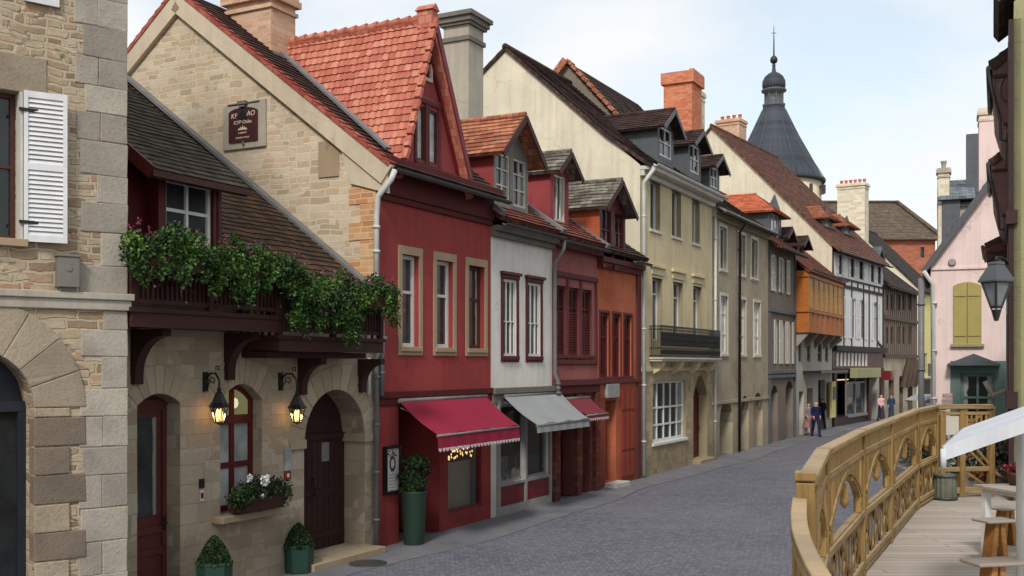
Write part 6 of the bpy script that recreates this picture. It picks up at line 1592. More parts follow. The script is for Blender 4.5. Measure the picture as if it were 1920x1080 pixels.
mb = MB(); mb.lathe([(.066,h*.25),(.182,h*.65)], (0,0,0), 4, smooth=False, rot=pi/4); mb.build('lantern_glass', M['lamp_frost'], root)
mb = MB(); mb.lathe([(.235,h*.655),(.24,h*.68),(.115,h*.92),(.1,h*.94),(.115,h*.95),(.1,h*.99),(.03,h*1.0)], (0,0,0), 4, smooth=False, rot=pi/4); mb.build('lamp_roof', M['slatepaint'], root)
mb = MB(); inv = Matrix.Rotation(-rad(20), 4, 'Z'); wx, wy = rw(1.2)
e = inv @ Vector((wx-c.x, wy-c.y, h*1.25)); mb.tube([(0,0,h),(0,0,h*1.06),Vector((e.x*.3,e.y*.3,h*1.12)),Vector((e.x,e.y,h*1.05))], .022, 8); mb.tube([Vector((e.x*.98,e.y*.98,h*.7)),Vector((e.x*.6,e.y*.6,h*.8)),Vector((e.x*.35,e.y*.35,h*1.1))], .015, 6); mb.build('bracket', M['iron_blue'], root)

# ================================================================ terrace
KS = 2.0/1.8; ZT = EYE - 2.0; ZR = EYE - .575*KS
FP = [(.98,3.2)] + [(1.43,5.2),(2.04,7.0),(2.96,9.05),(3.8,10.75),(5.0,13.2),(5.72,14.4)]
FP = [Vector((a*KS, b*KS, 0)) for a, b in FP]
BACK = Vector((7.25, FP[-1].y+.15, 0))
poly = [FP[0]+Vector((-.05,-.1,0))] + [p+Vector((-.12,.04,0)) for p in FP[1:]] + [FP[-1]+Vector((-.1,1.3,0)), Vector((9.5,FP[-1].y+1.3,0)), Vector((12,12,0)), Vector((9,1.5,0))]
mb = MB(); mb.prism([(p.x,p.y) for p in poly], 'z', ZT-.25, ZT); tag(mb.build('terrace', M['deck']), kind='structure')
mb = MB()
for a, b in zip(poly, poly[1:]+poly[:1]):
    mb.poly([(a.x,a.y,0),(b.x,b.y,0),(b.x,b.y,ZT-.25),(a.x,a.y,ZT-.25)])
tag(mb.build('terrace_wall', M['conc']), kind='structure')
root = empty('terrace_fence', (FP[1].x, FP[1].y, ZT), 0, 'honey coloured carved wooden fence curving round the terrace', 'fence')
O_ = Vector((FP[1].x, FP[1].y, ZT)); FH = ZR - ZT
def fl(p, z): return Vector((p.x, p.y, 0)) - Vector((O_.x, O_.y, 0)) + Vector((0,0,z))
def fpost(p, w=.13, h=FH+.04, cap=True, d=None):
    an = math.atan2(d.y, d.x) if d else .9; T = Matrix.Translation(fl(p, 0)) @ Matrix.Rotation(an, 4, 'Z'); mb = MB()
    mb.box(-w/2, w/2, -w/2, w/2, 0, h-.06, 0, T)
    mb.box(-w*.57, w*.57, -w*.57, w*.57, h-.05, h, 0, T); mb.build('post', M['fence_wood'], root, bevel=.008)
def fpanel(p, q, w=.13):
    """solid carved panel: arched opening over a turned, lattice-like foot"""
    d = (q-p).normalized(); L = (q-p).length; an = math.atan2(d.y, d.x); T = Matrix.Translation(fl(p, 0)) @ Matrix.Rotation(an, 4, 'Z')
    a, b = w/2, L-w/2; zb, zm, zt = .14, FH*.44, FH-.24
    mb = MB(); mid = (a+b)/2; hw_ = (b-a)*.455; N = 24
    hole = dict(x0=mid-hw_, x1=mid+hw_, z0=zm+.045, z1=zm+.05+(zt-zm)*.82, arch='point', rise=(zt-zm)*.6, d=.045)
    for yo in (-.0225, .0225):
        g = MB(); wall_grid(g, a, b, zm+.02, FH-.03, [dict(hole, d=.045 if yo < 0 else 0)], yo); mb_off = len(mb.v); mb.v += g.v; mb.f += [tuple(i+mb_off for i in f) for f in g.f]; mb.m += g.m; mb.sm += g.sm
    for v in mb.v: v[:] = T @ v
    pn = mb.build('panel', M['fence_wood'], root)
    mb = MB()
    def bar(x0, z0, x1, z1, ww, hh=.05): mb.bar(T @ Vector((x0,0,z0)), T @ Vector((x1,0,z1)), hh, ww)
    h0 = hole
    for i in range(N):     # raised moulding round the arch and pendant ornament
        f0, f1 = i/N, (i+1)/N; bar(lerp(h0['x0'],h0['x1'],f0), arch_z(h0,f0)+.02, lerp(h0['x0'],h0['x1'],f1), arch_z(h0,f1)+.02, .04, .075)
    for f in (.1, .9): xx = lerp(a, b, f); bar(xx, zm+.05, xx, zt, .05, .07)
    mb.build('arch_moulding', M['fence_wood'], pn); mb = MB()
    bar(mid, zt-.12, mid, zt-.24, .05, .06); mb.lathe([(.0,-.07),(.035,-.03),(.04,0),(.02,.05)], T @ Vector((mid,0,zt-.26)), 8); mb.build('pendant', M['fence_wood'], pn); mb = MB()
    for sx in (-1, 1):
        for i in range(6):
            q0, q1 = i/6, (i+1)/6; fx = lambda q: mid+sx*hw_*(1-.75*q) ; fz = lambda q: zt-.4+.3*math.sin(q*pi*.5)
            bar(fx(q0), fz(q0), fx(q1), fz(q1), .045, .06)
        mb.build('brace', M['fence_wood'], pn); mb = MB()
    mb = MB(); n = max(4, int((b-a)/.2))
    for i in range(n):
        xc = lerp(a, b, (i+.5)/n); pr = [(.04,0),(.055,.08),(.03,.16),(.06,.26),(.035,.36),(.05,.44)]; sc = (zm-zb)/.44
        for (w0, y0), (w1, y1) in zip(pr, pr[1:]): 
            v = [T @ Vector((xc-w0,-.015,zb+y0*sc)), T @ Vector((xc+w0,-.015,zb+y0*sc)), T @ Vector((xc+w1,-.015,zb+y1*sc)), T @ Vector((xc-w1,-.015,zb+y1*sc))]; mb.poly(v); mb.poly([x + (T.to_3x3() @ Vector((0,.03,0))) for x in v])
    for sx in (-1, 1):
        for i in range(3):
            u0, u1 = lerp(a, b, i/3), lerp(a, b, (i+1)/3); mb.bar(T @ Vector((u0 if sx > 0 else u1, .0, zb)), T @ Vector((u1 if sx > 0 else u0, .0, zm)), .03, .05)
    mb.build('baluster', M['fence_wood'], pn)
    mb = MB()
    for zc, ww, hh in ((zm, .09, .06), (zb-.02, .08, .06), (.05, .06, .04)): mb.bar(T @ Vector((a-.02,0,zc)), T @ Vector((b+.02,0,zc)), ww, hh)
    mb.bar(T @ Vector((a,0,zt+.05)), T @ Vector((b,0,zt+.05)), .07, .055); mb.build('rail', M['fence_rail'], root, bevel=.006)
    mb = MB(); mb.bar(T @ Vector((0,0,FH)), T @ Vector((L,0,FH)), .11, .05); mb.build('handrail', M['fence_rail'], root, bevel=.012)
for i in range(1, len(FP)):
    dd = (FP[min(i+1,len(FP)-1)]-FP[max(i-1,0)]).normalized(); fpost(FP[i], .088 if i > 1 else .1, FH+(.06 if i == 1 else .03), d=dd)
# first section is solid boards, then open carved panels
p, q = FP[1], FP[2]; d = (q-p).normalized(); L = (q-p).length; T = Matrix.Translation(fl(p,0)) @ Matrix.Rotation(math.atan2(d.y,d.x),4,'Z')
fpanel(p, q)
mb = MB()
for i in range(4): xa = lerp(.09, .62, i/4); mb.box(xa, xa+.125, -.045, -.023, .1, FH-.08, 0, T)
mb.build('board', M['fence_wood'], root)
for i in range(2, len(FP)-1): fpanel(FP[i], FP[i+1])
# descending curved end towards the camera
mb = MB(); a, b = FP[1], FP[0]; pts = []
for i in range(13):
    f = i/12; g = lerp(a, b, f); pts.append(fl(Vector((g.x - .03 - .05*sin(pi*min(1, f*1.15))+.04*f, g.y, 0)), FH-.12-.12*f))
for u, v in zip(pts, pts[1:]): mb.bar(u, v, .08, .08)
mb.build('curved_rail', M['fence_rail'], root, bevel=.01)
mb = MB()
for i in range(9): g = pts[i+1]; mb.box(g.x-.02, g.x+.02, g.y-.055, g.y+.055, .04, g.z-.05)
mb.build('board', M['fence_wood'], root)
# back run
p, q = FP[-1], BACK; d = (q-p).normalized(); L = (q-p).length; T = Matrix.Translation(fl(p,0)) @ Matrix.Rotation(math.atan2(d.y,d.x),4,'Z')
for xx in (.1, .42, L): fpost(p + d*xx, .09, FH, d=d)
mb = MB()
for zc, ww, hh in ((FH,.07,.14),(FH-.1,.05,.05),(.42,.07,.06),(.1,.09,.06)): mb.bar(T @ Vector((0,0,zc)), T @ Vector((L,0,zc)), hh, ww)
mb.build('rail', M['fence_rail'], root, bevel=.008)
mb = MB()
for i in range(7): xx = lerp(.42, L, i/6); mb.bar(T @ Vector((xx,0,FH-.12)), T @ Vector((xx,0,FH-.36)), .03, .03)
for (x0, z0, x1, z1) in ((.42,FH-.12,.75,FH-.36),(.75,FH-.12,.42,FH-.36),(.45,.4,.9,.12),(1.4,.12,L,.4),(.42,FH-.36,L,FH-.36),(.45,.8,.8,.46),(L*.6,.85,L,.46)): mb.bar(T @ Vector((x0,0,z0)), T @ Vector((x1,0,z1)), .03, .035)
mb.build('lattice', M['fence_wood'], root)
mb = MB(); mb.box(.12, .4, -.01, .01, FH-.42, FH-.14, 0, T); mb.build('panel', M['palegrey'], root)

# shrub bed behind the back run
c = (p+q)/2 + Vector((.6, .75, 0))
root = empty('shrub_trough', (c.x, c.y, ZT), 0, 'silvery shrubs with brown leaves in trough behind the terrace fence', 'plant')
mb = MB(); mb.prism([(-.22,.0),(.22,.0),(.26,.38),(-.26,.38)], 'x', -1.3, 1.3); mb.build('trough', M['grey_wood'], root, bevel=.01)
rr = random.Random(21); mb = MB(); leaves(mb, [((rr.uniform(-1.3,1.3), rr.uniform(-.35,.15), rr.uniform(.15,.82)), (.25,.2,.2)) for _ in range(26)], 4200, .085, rr)
mb.build('foliage', M['leaf_grey'], root)
mb = MB(); leaves(mb, [((rr.uniform(-1.1,.6), rr.uniform(-.35,-.1), rr.uniform(.2,.75)), (.22,.1,.12)) for _ in range(7)], 700, .09, rr); mb.build('blossom', leafmat('autumn_leaf', srgb(110,72,40), srgb(160,108,64), srgb(196,150,100)), root)

# ribbed pot at the corner
g = on_ground(1772, 937, ZT); k = g.y/FOC
root = empty('ribbed_pot', g, 0, 'grey green ribbed drum at the corner of the terrace fence', 'pot')
mb = MB(); r = 20*k; n = 28; hh = 49*k
rings = []
for (rf, z_) in ((.93,0),(1,.03),(1.0,hh*.5),(.93,hh*.9),(.86,hh),(.7,hh-.01)):
    rings.append([mb.vert(Vector(((r*rf*(1+.045*cos(j*pi)) )*cos(2*pi*j/n), (r*rf*(1+.045*cos(j*pi)))*sin(2*pi*j/n), z_))) for j in range(n)])
for a, b in zip(rings, rings[1:]):
    for j in range(n): mb.idx((a[j],a[(j+1)%n],b[(j+1)%n],b[j]))
mb.idx(rings[-1]); mb.build('drum', paint('verdigris', srgb(92,96,84), .7, .45), root)
mb = MB(); mb.tube([(r*1.02*cos(2*pi*j/24), r*1.02*sin(2*pi*j/24), hh*.93) for j in range(25)], .018, 6); mb.tube([(r*1.04*cos(2*pi*j/24), r*1.04*sin(2*pi*j/24), hh*.08) for j in range(25)], .018, 6); mb.build('hoop', M['zinc'], root)

# tables, stools, canopy
def stool(px, pyt, Y, w, label, rot):
    c = Vector(((px-HX)*Y/FOC, Y, ZT)); hs = max(.36, EYE+(HY-pyt)*Y/FOC-ZT)
    root = empty('wooden_stool', c, rot, label, 'stool', 'wooden stools on the terrace')
    mb = MB(); mb.box(-w/2, w/2, -.13, .13, hs-.028, hs); mb.build('seat', M['grey_wood'], root, bevel=.012)
    for sx in (-1, 1):
        mb = MB(); mb.prism([(sx*.004,hs-.028),(sx*.055,hs-.028),(sx*.11,0),(sx*.05,0)], 'y', -.075, .075); mb.build('leg', M['stool_wood'], root, bevel=.008)
    mb = MB(); mb.box(-.06,.06,-.015,.015,hs*.4,hs*.48); mb.build('stretcher', M['stool_wood'], root)
stool(1866, 973, 10.6, .36, 'middle of three wooden stools, in line with the white post', .25)
stool(1862, 1050, 8.0, .4, 'nearest wooden stool at the bottom right corner', .2)
stool(1885, 950, 11.8, .34, 'farthest wooden stool beside the table end', .3)
YTB = 10.9; c = Vector(((1938-HX)*YTB/FOC, YTB, ZT)); ht = .74
root = empty('terrace_table', c, .2, 'weathered grey wooden table on the terrace at right edge', 'table')
mb = MB()
for i in range(5): mb.box(-.42, .42, -.38+i*.155, -.38+i*.155+.148, ht-.025, ht)
mb.build('tabletop', M['grey_wood'], root)
mb = MB(); mb.box(-.36,.36,-.33,.33,ht-.07,ht-.026); mb.build('apron', M['white'], root)
for sx in (-1,1):
    for sy in (-1,1): mb = MB(); mb.box(sx*.33-.035,sx*.33+.035,sy*.3-.035,sy*.3+.035,0,ht-.071); mb.build('leg', M['white'], root)
root = empty('table_flowerpot', c+Vector((-.1,.2,ht)), 0, 'brown pot of dark red flowers on the terrace table', 'flowerpot')
mb = MB(); mb.lathe([(.05,0),(.07,.11),(.078,.12),(.07,.135),(.06,.13)], (0,0,0), 12); mb.build('pot', M['brownpaint'], root)
mb = MB(); rr = random.Random(5); leaves(mb, [((rr.uniform(-.08,.08),rr.uniform(-.05,.05),.18),(.07,.07,.055)) for _ in range(4)], 160, .045, rr); mb.build('blossom', M['bloom_red'], root)
# white canopy: square sheet on a frame, its near-left corner towards the fence
Yc = 7.2; ca = at(1769, 836, Yc); Yf = Yc*1.45; Yf = 9.24; cb = at(1807, 796, Yf); cb.z = ca.z
u = (cb-ca); Lc = u.length; u.normalize(); vdir = Vector((u.y,-u.x,0))
root = empty('white_canopy', (cb.x, cb.y, ZT), math.atan2(u.y,u.x), 'white canvas canopy with deep valance sloping over the terrace tables', 'canopy')
zz = ca.z - ZT; mb = MB(); N = 14; Wd = 3.2
def cp(i, j):
    s, t = i/N, j/N; x = -Lc + Lc*s; y = -Wd*t; e = min(s*1.4, 1)*0+1
    return Vector((x, y, zz + .41*Wd/2*(1-abs(2*t-1)) + .012*sin(9*s)*sin(pi*t) - .03*sin(pi*s)*sin(2*pi*t)**2))
for i in range(N):
    for j in range(N): mb.poly([cp(i,j),cp(i+1,j),cp(i+1,j+1),cp(i,j+1)], 0, True)
mb.build('canvas', M['canvas_white'], root)
mb = MB(); n = 24
def val(a, b, drop=.1):
    for i in range(n):
        p0, p1 = lerp(a,b,i/n), lerp(a,b,(i+1)/n); o0, o1 = .012*sin(i*1.1), .012*sin((i+1)*1.1); nn = (b-a).normalized().cross(Vector((0,0,1)))
        mb.poly([p0, p1, p1+Vector((0,0,-drop))+nn*o1, p0+Vector((0,0,-drop))+nn*o0], 0, True)
val(Vector((-Lc,.01,zz)), Vector((0,.01,zz))); zr_ = zz + .41*Wd/2
for xx in (-Lc-.01, .01):
    val(Vector((xx,0,zz)), Vector((xx,-Wd/2,zr_))); val(Vector((xx,-Wd/2,zr_)), Vector((xx,-Wd,zz)))
mb.build('valance', M['canvas_white'], root)
mb = MB(); mb.tube([(0,-.44,0),(0,-.44,zz+.17)], .03, 10); mb.tube([(-.25,-Wd,0),(-.25,-Wd,zz)], .03, 10); mb.build('post', M['white'], root)
mb = MB(); mb.box(-.04,.04,-Wd,-.1,.0,.06); mb.box(-.3,.3,-.5,-.43,.0,.05); mb.build('foot_bar', M['white'], root)
mb = MB(); mb.tube([(-Lc-.0,.0,zz-.02),(-Lc,.0,zz-.15)], .02, 8); mb.build('corner_weight', M['canvas_white'], root)

# white stall canopy in the street beyond the fence
Ys = 58; c = at(1728, 745, Ys)
root = empty('market_stall', (c.x, c.y, 0), .35, 'small white canopied market stall in the street behind the fence', 'stall')
zt = c.z; mb = MB(); N = 8
for i in range(N):
    for j in range(4):
        def q(i, j): s = i/N*2-1; t = j/4*2-1; return Vector((s*.62, t*.6, zt+.16*(1-s*s)*.6+s*.16))
        mb.poly([q(i,j),q(i+1,j),q(i+1,j+1),q(i,j+1)], 0, True)
for sy in (-.6, .6):
    for i in range(N):
        s0, s1 = i/N*2-1, (i+1)/N*2-1; f = lambda s: zt+.16*(1-s*s)*.6+s*.16
        mb.poly([(s0*.62,sy,f(s0)),(s1*.62,sy,f(s1)),(s1*.62,sy,f(s1)-.16),(s0*.62,sy,f(s0)-.16)], 0, True)
mb.build('canvas', M['canvas_white'], root)
mb = MB()
for sx in (-.5,.5):
    for sy in (-.5,.5): mb.tube([(sx,sy,0),(sx,sy,zt+sx*.2)], .025, 6)
mb.build('post', M['greypost'], root); mb = MB(); mb.box(-.5,.5,-.45,.45,.7,.78); mb.box(.05,.5,-.3,.3,.78,zt-.35); mb.box(-.48,-.1,-.4,.4,.0,.7); mb.build('counter', M['white'], root)
# ================================================================ people
def person(loc, head_dir, label, shirt, legs_m, hair_m, skin, pose, skirt=None, long_hair=False, sleeves=True, H=1.7, seed=0):
    s = H/1.72
    root = empty('person', loc, head_dir - pi/2*0, label, 'person', 'pedestrians in the street')
    # joints (x right, y forward, z up)
    st = pose.get('stride', .18); aw = pose.get('arm', .15); el = pose.get('elbow', .1)
    J = {'pel':(0,0,.94),'spine':(0,.0,1.1),'chest':(0,.0,1.3),'neck':(0,.0,1.47),'head0':(0,.02,1.55),'head1':(0,.02,1.66)}
    for sx, n, ph in ((-1,'L',1),(1,'R',-1)):
        J['hip'+n] = (sx*.09,0,.9); J['kn'+n] = (sx*.095,ph*st*.6+.03,.49); J['an'+n] = (sx*.095,ph*st*1.15-.03,.085); J['toe'+n] = (sx*.11,ph*st*1.15+.13,.035)
        J['sh'+n] = (sx*.18,0,1.41); J['el'+n] = (sx*.24,-ph*aw*.6-.03,1.14); J['wr'+n] = (sx*.23,-ph*aw*1.1+el,.92+el*.8); J['pa'+n] = (sx*.225,-ph*aw*1.2+el*1.35,.85+el*.9)
    R_ = {'pel':.13,'spine':.115,'chest':.135,'neck':.055,'head0':.078,'head1':.085}
    for n in 'LR': R_.update({'hip'+n:.085,'kn'+n:.058,'an'+n:.042,'toe'+n:.035,'sh'+n:.06,'el'+n:.043,'wr'+n:.03,'pa'+n:.032})
    E = [('pel','spine'),('spine','chest'),('chest','neck'),('neck','head0'),('head0','head1')]
    for n in 'LR': E += [('pel','hip'+n),('hip'+n,'kn'+n),('kn'+n,'an'+n),('an'+n,'toe'+n),('chest','sh'+n),('sh'+n,'el'+n),('el'+n,'wr'+n),('wr'+n,'pa'+n)]
    for sx, n in ((-1,'L'),(1,'R')):      # five fingers
        b = Vector(J['pa'+n])
        for i, (dy, ln) in enumerate(((.03,.075),(.012,.085),(-.008,.08),(-.027,.065))):
            J[f'f{i}a{n}'] = tuple(b+Vector((0,dy,-.035))); J[f'f{i}b{n}'] = tuple(b+Vector((-sx*.012,dy*1.2,-.035-ln))); R_[f'f{i}a{n}'] = .010; R_[f'f{i}b{n}'] = .008; E += [('pa'+n,f'f{i}a{n}'),(f'f{i}a{n}',f'f{i}b{n}')]
        J['th'+n] = tuple(b+Vector((-sx*.02,.05,-.03))); R_['th'+n] = .010; E.append(('pa'+n,'th'+n))
    keys = list(J); me = bpy.data.meshes.new('body'); me.from_pydata([tuple(c*s for c in J[k]) for k in keys], [(keys.index(a), keys.index(b)) for a, b in E], [])
    o = bpy.data.objects.new('body', me); COL.objects.link(o)
    sm = o.modifiers.new('skin', 'SKIN'); o.modifiers.new('sub', 'SUBSURF').levels = 2; o.modifiers['sub'].render_levels = 2
    if not me.skin_vertices: bpy.context.view_layer.objects.active = o
    for i, k in enumerate(keys):
        v = me.skin_vertices[0].data[i]; r = R_[k]*s; v.radius = (r*(1.25 if k in ('chest','pel','spine') else 1), r*(.8 if k in ('chest','pel','spine') else 1)); v.use_root = (k == 'pel')
    dg = bpy.context.evaluated_depsgraph_get(); dg.update(); bm_ = bpy.data.meshes.new_from_object(o.evaluated_get(dg)); bpy.data.objects.remove(o)
    bm_.name = 'body'; bm_.materials.clear(); bm_.materials.append(skin)
    for p in bm_.polygons: p.use_smooth = True
    bo = bpy.data.objects.new('body', bm_); COL.objects.link(bo); bo.parent = root
    segs = []
    lab = lambda a, b: 'foot' if 'toe' in b else 'leg' if b[:2] in ('kn','an') or b[:3] == 'hip' else 'hand' if b[:2] in ('pa','th') or b[0] == 'f' else 'fore' if b[:2] == 'wr' else 'arm' if b[:2] in ('el','sh') else 'head' if b in ('head0','head1') else 'neck' if b == 'neck' else 'torso'
    for a, b in E: segs.append((Vector(J[a])*s, Vector(J[b])*s, lab(a, b)))
    def cls(p):
        best = None
        for a, b, l in segs:
            d = b-a; t = max(0, min(1, (p-a).dot(d)/max(d.length_squared,1e-9))); q = (p-(a+d*t)).length
            if best is None or q < best[0]: best = (q, l)
        return best[1]
    fc = []
    for p in bm_.polygons:
        l = cls(p.center); z = p.center.z/s
        if l == 'torso' and z < 1.0: l = 'leg'
        if l == 'neck' and z < 1.45: l = 'torso'
        fc.append(l)
    nrm = [v.normal.copy() for v in bm_.vertices]
    def garment(name, sel, off, mat):
        mb = MB(); mp = {}
        for p, l in zip(bm_.polygons, fc):
            if not sel(p, l): continue
            ids = []
            for vi in p.vertices:
                if vi not in mp: mp[vi] = mb.vert(bm_.vertices[vi].co + nrm[vi]*off)
                ids.append(mp[vi])
            mb.idx(ids, 0, True)
        if mb.f: mb.build(name, mat, root)
    garment('shirt', lambda p, l: l in ('torso','arm') or (sleeves and l == 'fore'), .016, shirt)
    if not skirt: garment('trousers', lambda p, l: l == 'leg', .017, legs_m)
    else:
        mb = MB(); mb.lathe([(.15*s,1.02*s),(.2*s,.85*s),(.27*s,.45*s),(.29*s,.42*s)], (0,0,0), 18); mb.build('skirt', skirt, root)
    garment('shoe', lambda p, l: l == 'foot' or (l == 'leg' and p.center.z < .1*s), .012, M['iron'])
    hd = Vector(J['head1'])*s
    garment('hair', lambda p, l: l == 'head' and (p.center.z > hd.z+.02*s or (p.center.y < hd.y-.02*s and p.center.z > hd.z-(.14 if long_hair else .06)*s)), .02, hair_m)
    mb = MB()
    for sx in (-1,1): mb.lathe([(.002,-.008),(.011,0),(.002,.008)], (sx*.03*s, hd.y+.082*s, hd.z-.035*s), 6)
    mb.build('eye', M['iron'], root)
    mb = MB(); mb.prism([(hd.y+.07*s,hd.z-.035*s),(hd.y+.108*s,hd.z-.075*s),(hd.y+.07*s,hd.z-.085*s)], 'x', -.012*s, .012*s); mb.box(-.022*s,.022*s,hd.y+.06*s,hd.y+.083*s,hd.z-.11*s,hd.z-.103*s)
    for sx in (-1,1): mb.box(sx*.088*s-.01,sx*.088*s+.01,hd.y-.03*s,hd.y+.01*s,hd.z-.075*s,hd.z-.02*s)
    mb.build('face', skin, root)
    return root
SK = paint('skin', srgb(196,150,128), .5, .1); SK2 = paint('fair_skin', srgb(212,172,150), .5, .1)
c_navy = cloth('navy_cloth', srgb(34,40,72)); c_pink = cloth('pink_cloth', srgb(226,178,176)); c_grey = cloth('grey_dress', srgb(136,126,128)); c_rose = cloth('rose_skirt', srgb(150,112,112)); c_blk = cloth('black_cloth', srgb(30,30,38)); c_teal = cloth('teal_cloth', srgb(50,72,92)); c_jean = cloth('denim', srgb(60,66,88)); c_white = cloth('white_cloth', srgb(206,200,196))
hb = paint('brown_hair', srgb(58,42,34), .6, .2); hg = paint('grey_hair', srgb(140,134,130), .6, .2); hbk = paint('dark_hair', srgb(34,28,26), .6, .2)
def ppos(px, pyf): return on_ground(px, pyf)
person(ppos(1516, 817), rad(200), 'woman in grey top and long rose skirt walking by the oriel house', c_grey, c_grey, hb, SK, dict(stride=.1, arm=.08), skirt=c_rose, long_hair=True, H=1.66)
person(ppos(1530, 819), rad(185), 'person in open navy jacket and dark trousers beside the rose skirt', c_navy, c_navy, hg, SK2, dict(stride=.22, arm=.15), H=1.76)
person(ppos(1541, 805), rad(10), 'person in black walking close to the shop wall', c_blk, c_blk, hbk, SK, dict(stride=.18, arm=.12), H=1.72)
person(ppos(1553, 798), rad(170), 'person in white trousers and dark top in front of the yellow sign', c_blk, c_white, hb, SK, dict(stride=.16, arm=.1), H=1.62)
person(ppos(1652, 790), rad(190), 'person in pale pink shirt walking towards the terrace fence', c_pink, c_jean, hb, SK2, dict(stride=.2, arm=.2, elbow=.12), H=1.7)
person(ppos(1671, 787), rad(175), 'person in teal blue clothes right of the pink shirt', c_teal, c_teal, hbk, SK, dict(stride=.14, arm=.1), H=1.62)
# ================================================================ ground, road, pavement
def sheet(name, pts, z, mat):
    mb = MB(); mb.poly([(x, y, z) for x, y in pts]); return tag(mb.build(name, M[mat]), kind='structure')
sheet('ground', [(-900,-900),(900,-900),(900,1500),(-900,1500)], -.06, 'ground')
def off(t, o): x, y = P(t); return (x + UC*o, y - US*o)
sheet('road', [off(-30,-.5), off(-30,40), off(60,40), off(120,30), off(120,-.5), off(44.85,-.5)], -.004, 'cobble')
mb = MB(); prev = None
edge = lambda t: 1.25 + .18*sin(t*.35) + .1*sin(t*.9)
ts = [-20+i*1.2 for i in range(56)]
for a, b in zip(ts, ts[1:]):
    p0, p1, p2, p3 = off(a,-.05), off(a,edge(a)), off(b,edge(b)), off(b,-.05)
    mb.poly([(*p0,.012),(*p1,.012),(*p2,.012),(*p3,.012)]); mb.poly([(*p1,-.01),(*p2,-.01),(*p2,.012),(*p1,.012)])
tag(mb.build('pavement', M['pave']), kind='structure')
mb = MB(); w0, w1 = Vector((FP[0].x-1.2, FP[0].y-2, 0)), None
kerb = [p + Vector((-.55,.25,0)) for p in FP]
for a, b in zip(kerb, kerb[1:]): mb.bar((a.x,a.y,.04),(b.x,b.y,.04),.22,.12)
tag(mb.build('kerb', M['conc']), kind='structure')
mb = MB(); g = on_ground(690, 1058); mb.lathe([(.01,.0),(.3,.0),(.3,.006),(.01,.006)], (g.x,g.y,.013), 24); mb.lathe([(.3,.0),(.34,.0),(.34,.01),(.3,.01)], (g.x,g.y,.013), 24)
tag(mb.build('manhole_cover', M['zinc']), 'round metal manhole cover in the pavement before the tavern gate', 'manhole cover')

# ================================================================ sky and sun
w = bpy.data.worlds.new('World'); SC.world = w; w.use_nodes = True; nt = w.node_tree; nn, ll = nt.nodes, nt.links
bg = nn['Background']; sky = nn.new('ShaderNodeTexSky'); sky.sky_type = 'NISHITA'; sky.sun_disc = False
SUN_EL, SUN_AZ = rad(42), rad(193)     # azimuth measured clockwise from +Y (view direction)
sky.sun_elevation = SUN_EL; sky.sun_rotation = SUN_AZ; sky.air_density = 1.0; sky.dust_density = 1.2; sky.ozone_density = 1.2
tc = nn.new('ShaderNodeTexCoord'); sep = nn.new('ShaderNodeSeparateXYZ'); ll.new(tc.outputs['Generated'], sep.inputs[0])
mx = nn.new('ShaderNodeMath'); mx.operation = 'MAXIMUM'; mx.inputs[1].default_value = .0; ll.new(sep.outputs[2], mx.inputs[0])
ad = nn.new('ShaderNodeMath'); ad.inputs[1].default_value = .22; ll.new(mx.outputs[0], ad.inputs[0])
dx = nn.new('ShaderNodeMath'); dx.operation = 'DIVIDE'; ll.new(sep.outputs[0], dx.inputs[0]); ll.new(ad.outputs[0], dx.inputs[1])
dy = nn.new('ShaderNodeMath'); dy.operation = 'DIVIDE'; ll.new(sep.outputs[1], dy.inputs[0]); ll.new(ad.outputs[0], dy.inputs[1])
cb_ = nn.new('ShaderNodeCombineXYZ'); ll.new(dx.outputs[0], cb_.inputs[0]); ll.new(dy.outputs[0], cb_.inputs[1])
def nz(scale, detail, loc, rough=.5, dist=.3):
    mp = nn.new('ShaderNodeMapping'); mp.inputs['Location'].default_value = loc; ll.new(cb_.outputs[0], mp.inputs[0])
    n = nn.new('ShaderNodeTexNoise'); n.inputs['Scale'].default_value = scale; n.inputs['Detail'].default_value = detail; n.inputs['Roughness'].default_value = rough; n.inputs['Distortion'].default_value = dist; ll.new(mp.outputs[0], n.inputs['Vector']); return n.outputs['Fac']
n1 = nz(1.25, 7, (5.3, 2.2, 0), .55)
cr = nn.new('ShaderNodeValToRGB'); ll.new(n1, cr.inputs[0]); cr.color_ramp.elements[0].position = .38; cr.color_ramp.elements[0].color = (.5,.5,.5,1); cr.color_ramp.elements[1].position = .6; cr.color_ramp.elements[1].color = (1,1,1,1)
m1 = nn.new('ShaderNodeMix'); m1.data_type = 'RGBA'; m1.blend_type = 'MULTIPLY'; m1.inputs[0].default_value = 1
ll.new(sky.outputs[0], m1.inputs[6]); m1.inputs[7].default_value = (2.25, 2.2, 1.9, 1)
m2 = nn.new('ShaderNodeMix'); m2.data_type = 'RGBA'; ll.new(cr.outputs[0], m2.inputs[0]); ll.new(m1.outputs[2], m2.inputs[6]); m2.inputs[7].default_value = (9.6, 9.75, 9.85, 1)
ll.new(m2.outputs[2], bg.inputs['Color']); bg.inputs['Strength'].default_value = .1
sl = bpy.data.lights.new('sun', 'SUN'); sl.energy = 2.6; sl.angle = rad(10); sl.color = (1, .95, .88)
so = bpy.data.objects.new('sun', sl); COL.objects.link(so)
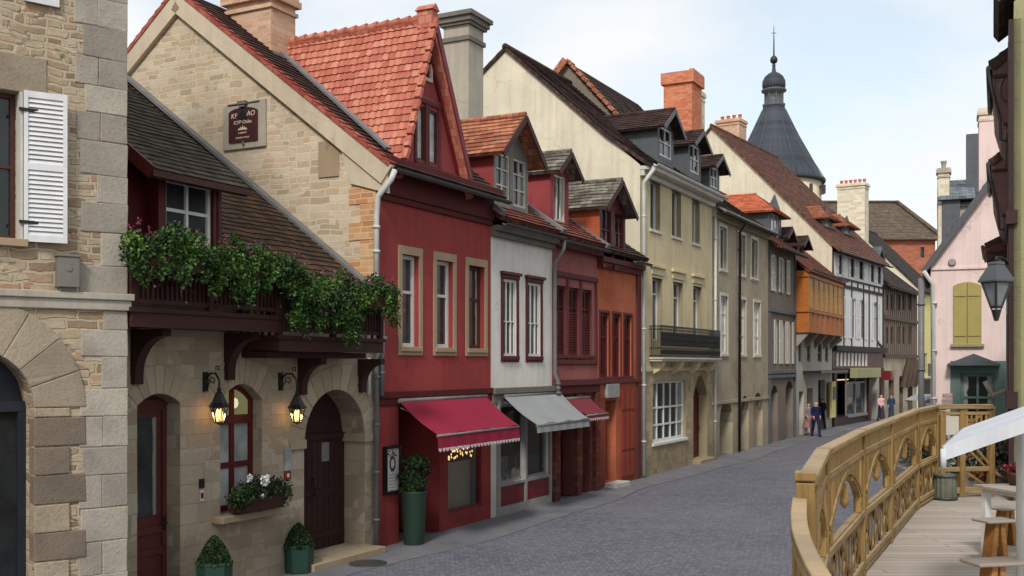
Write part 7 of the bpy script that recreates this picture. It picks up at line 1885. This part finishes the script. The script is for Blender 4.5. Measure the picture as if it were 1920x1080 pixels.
sd = Vector((sin(SUN_AZ)*cos(SUN_EL), cos(SUN_AZ)*cos(SUN_EL), sin(SUN_EL)))   # towards the sun
so.rotation_euler = sd.to_track_quat('Z', 'Y').to_euler(); so.location = sd*60

# ---- separate the pieces of parts that repeat on one thing
def explode(names):
    for o in list(COL.objects):
        if o.type != 'MESH' or o.name.split('.')[0] not in names: continue
        me = o.data; bm = bmesh.new(); bm.from_mesh(me); bm.verts.ensure_lookup_table(); seen = {}; n = 0
        for v in bm.verts:
            if v.index in seen: continue
            st = [v]; seen[v.index] = n
            while st:
                c = st.pop()
                for e in c.link_edges:
                    u = e.other_vert(c)
                    if u.index not in seen: seen[u.index] = n; st.append(u)
            n += 1
        if n < 2 or n > 24: bm.free(); continue
        bm.free()
        for k in range(n):
            b2 = bmesh.new(); b2.from_mesh(me); b2.verts.ensure_lookup_table()
            bmesh.ops.delete(b2, geom=[v for v in b2.verts if seen[v.index] != k], context='VERTS')
            m2 = bpy.data.meshes.new(o.name.split('.')[0]); b2.to_mesh(m2); b2.free()
            for mm in me.materials: m2.materials.append(mm)
            if k == 0: first = m2
            else:
                c = o.copy(); c.data = m2; COL.objects.link(c)
        o.data = first
explode({'bargeboard', 'rail', 'impost', 'oriel_bracket', 'pilaster', 'shop_pilaster', 'brick_pier', 'foot_bar', 'post', 'shop_panel', 'oriel_shutter', 'hoop', 'hinge', 'sign_bracket'})

# ================================================================ camera
cam = bpy.data.cameras.new('camera'); co = bpy.data.objects.new('camera', cam); COL.objects.link(co)
co.location = (0, 0, EYE); co.rotation_euler = (pi/2, 0, 0)
cam.sensor_width = 36; cam.lens = 36*FOC/1920; cam.shift_x = 0; cam.shift_y = (HY-540)/1920; cam.clip_start = .05; cam.clip_end = 5000
SC.camera = co
SC.view_settings.view_transform = 'Standard'; SC.view_settings.look = 'None'; SC.view_settings.exposure = 0; SC.view_settings.gamma = 1
SC.render.film_transparent = False
SC.cycles.use_denoising = True; SC.cycles.max_bounces = 8; SC.cycles.transparent_max_bounces = 12
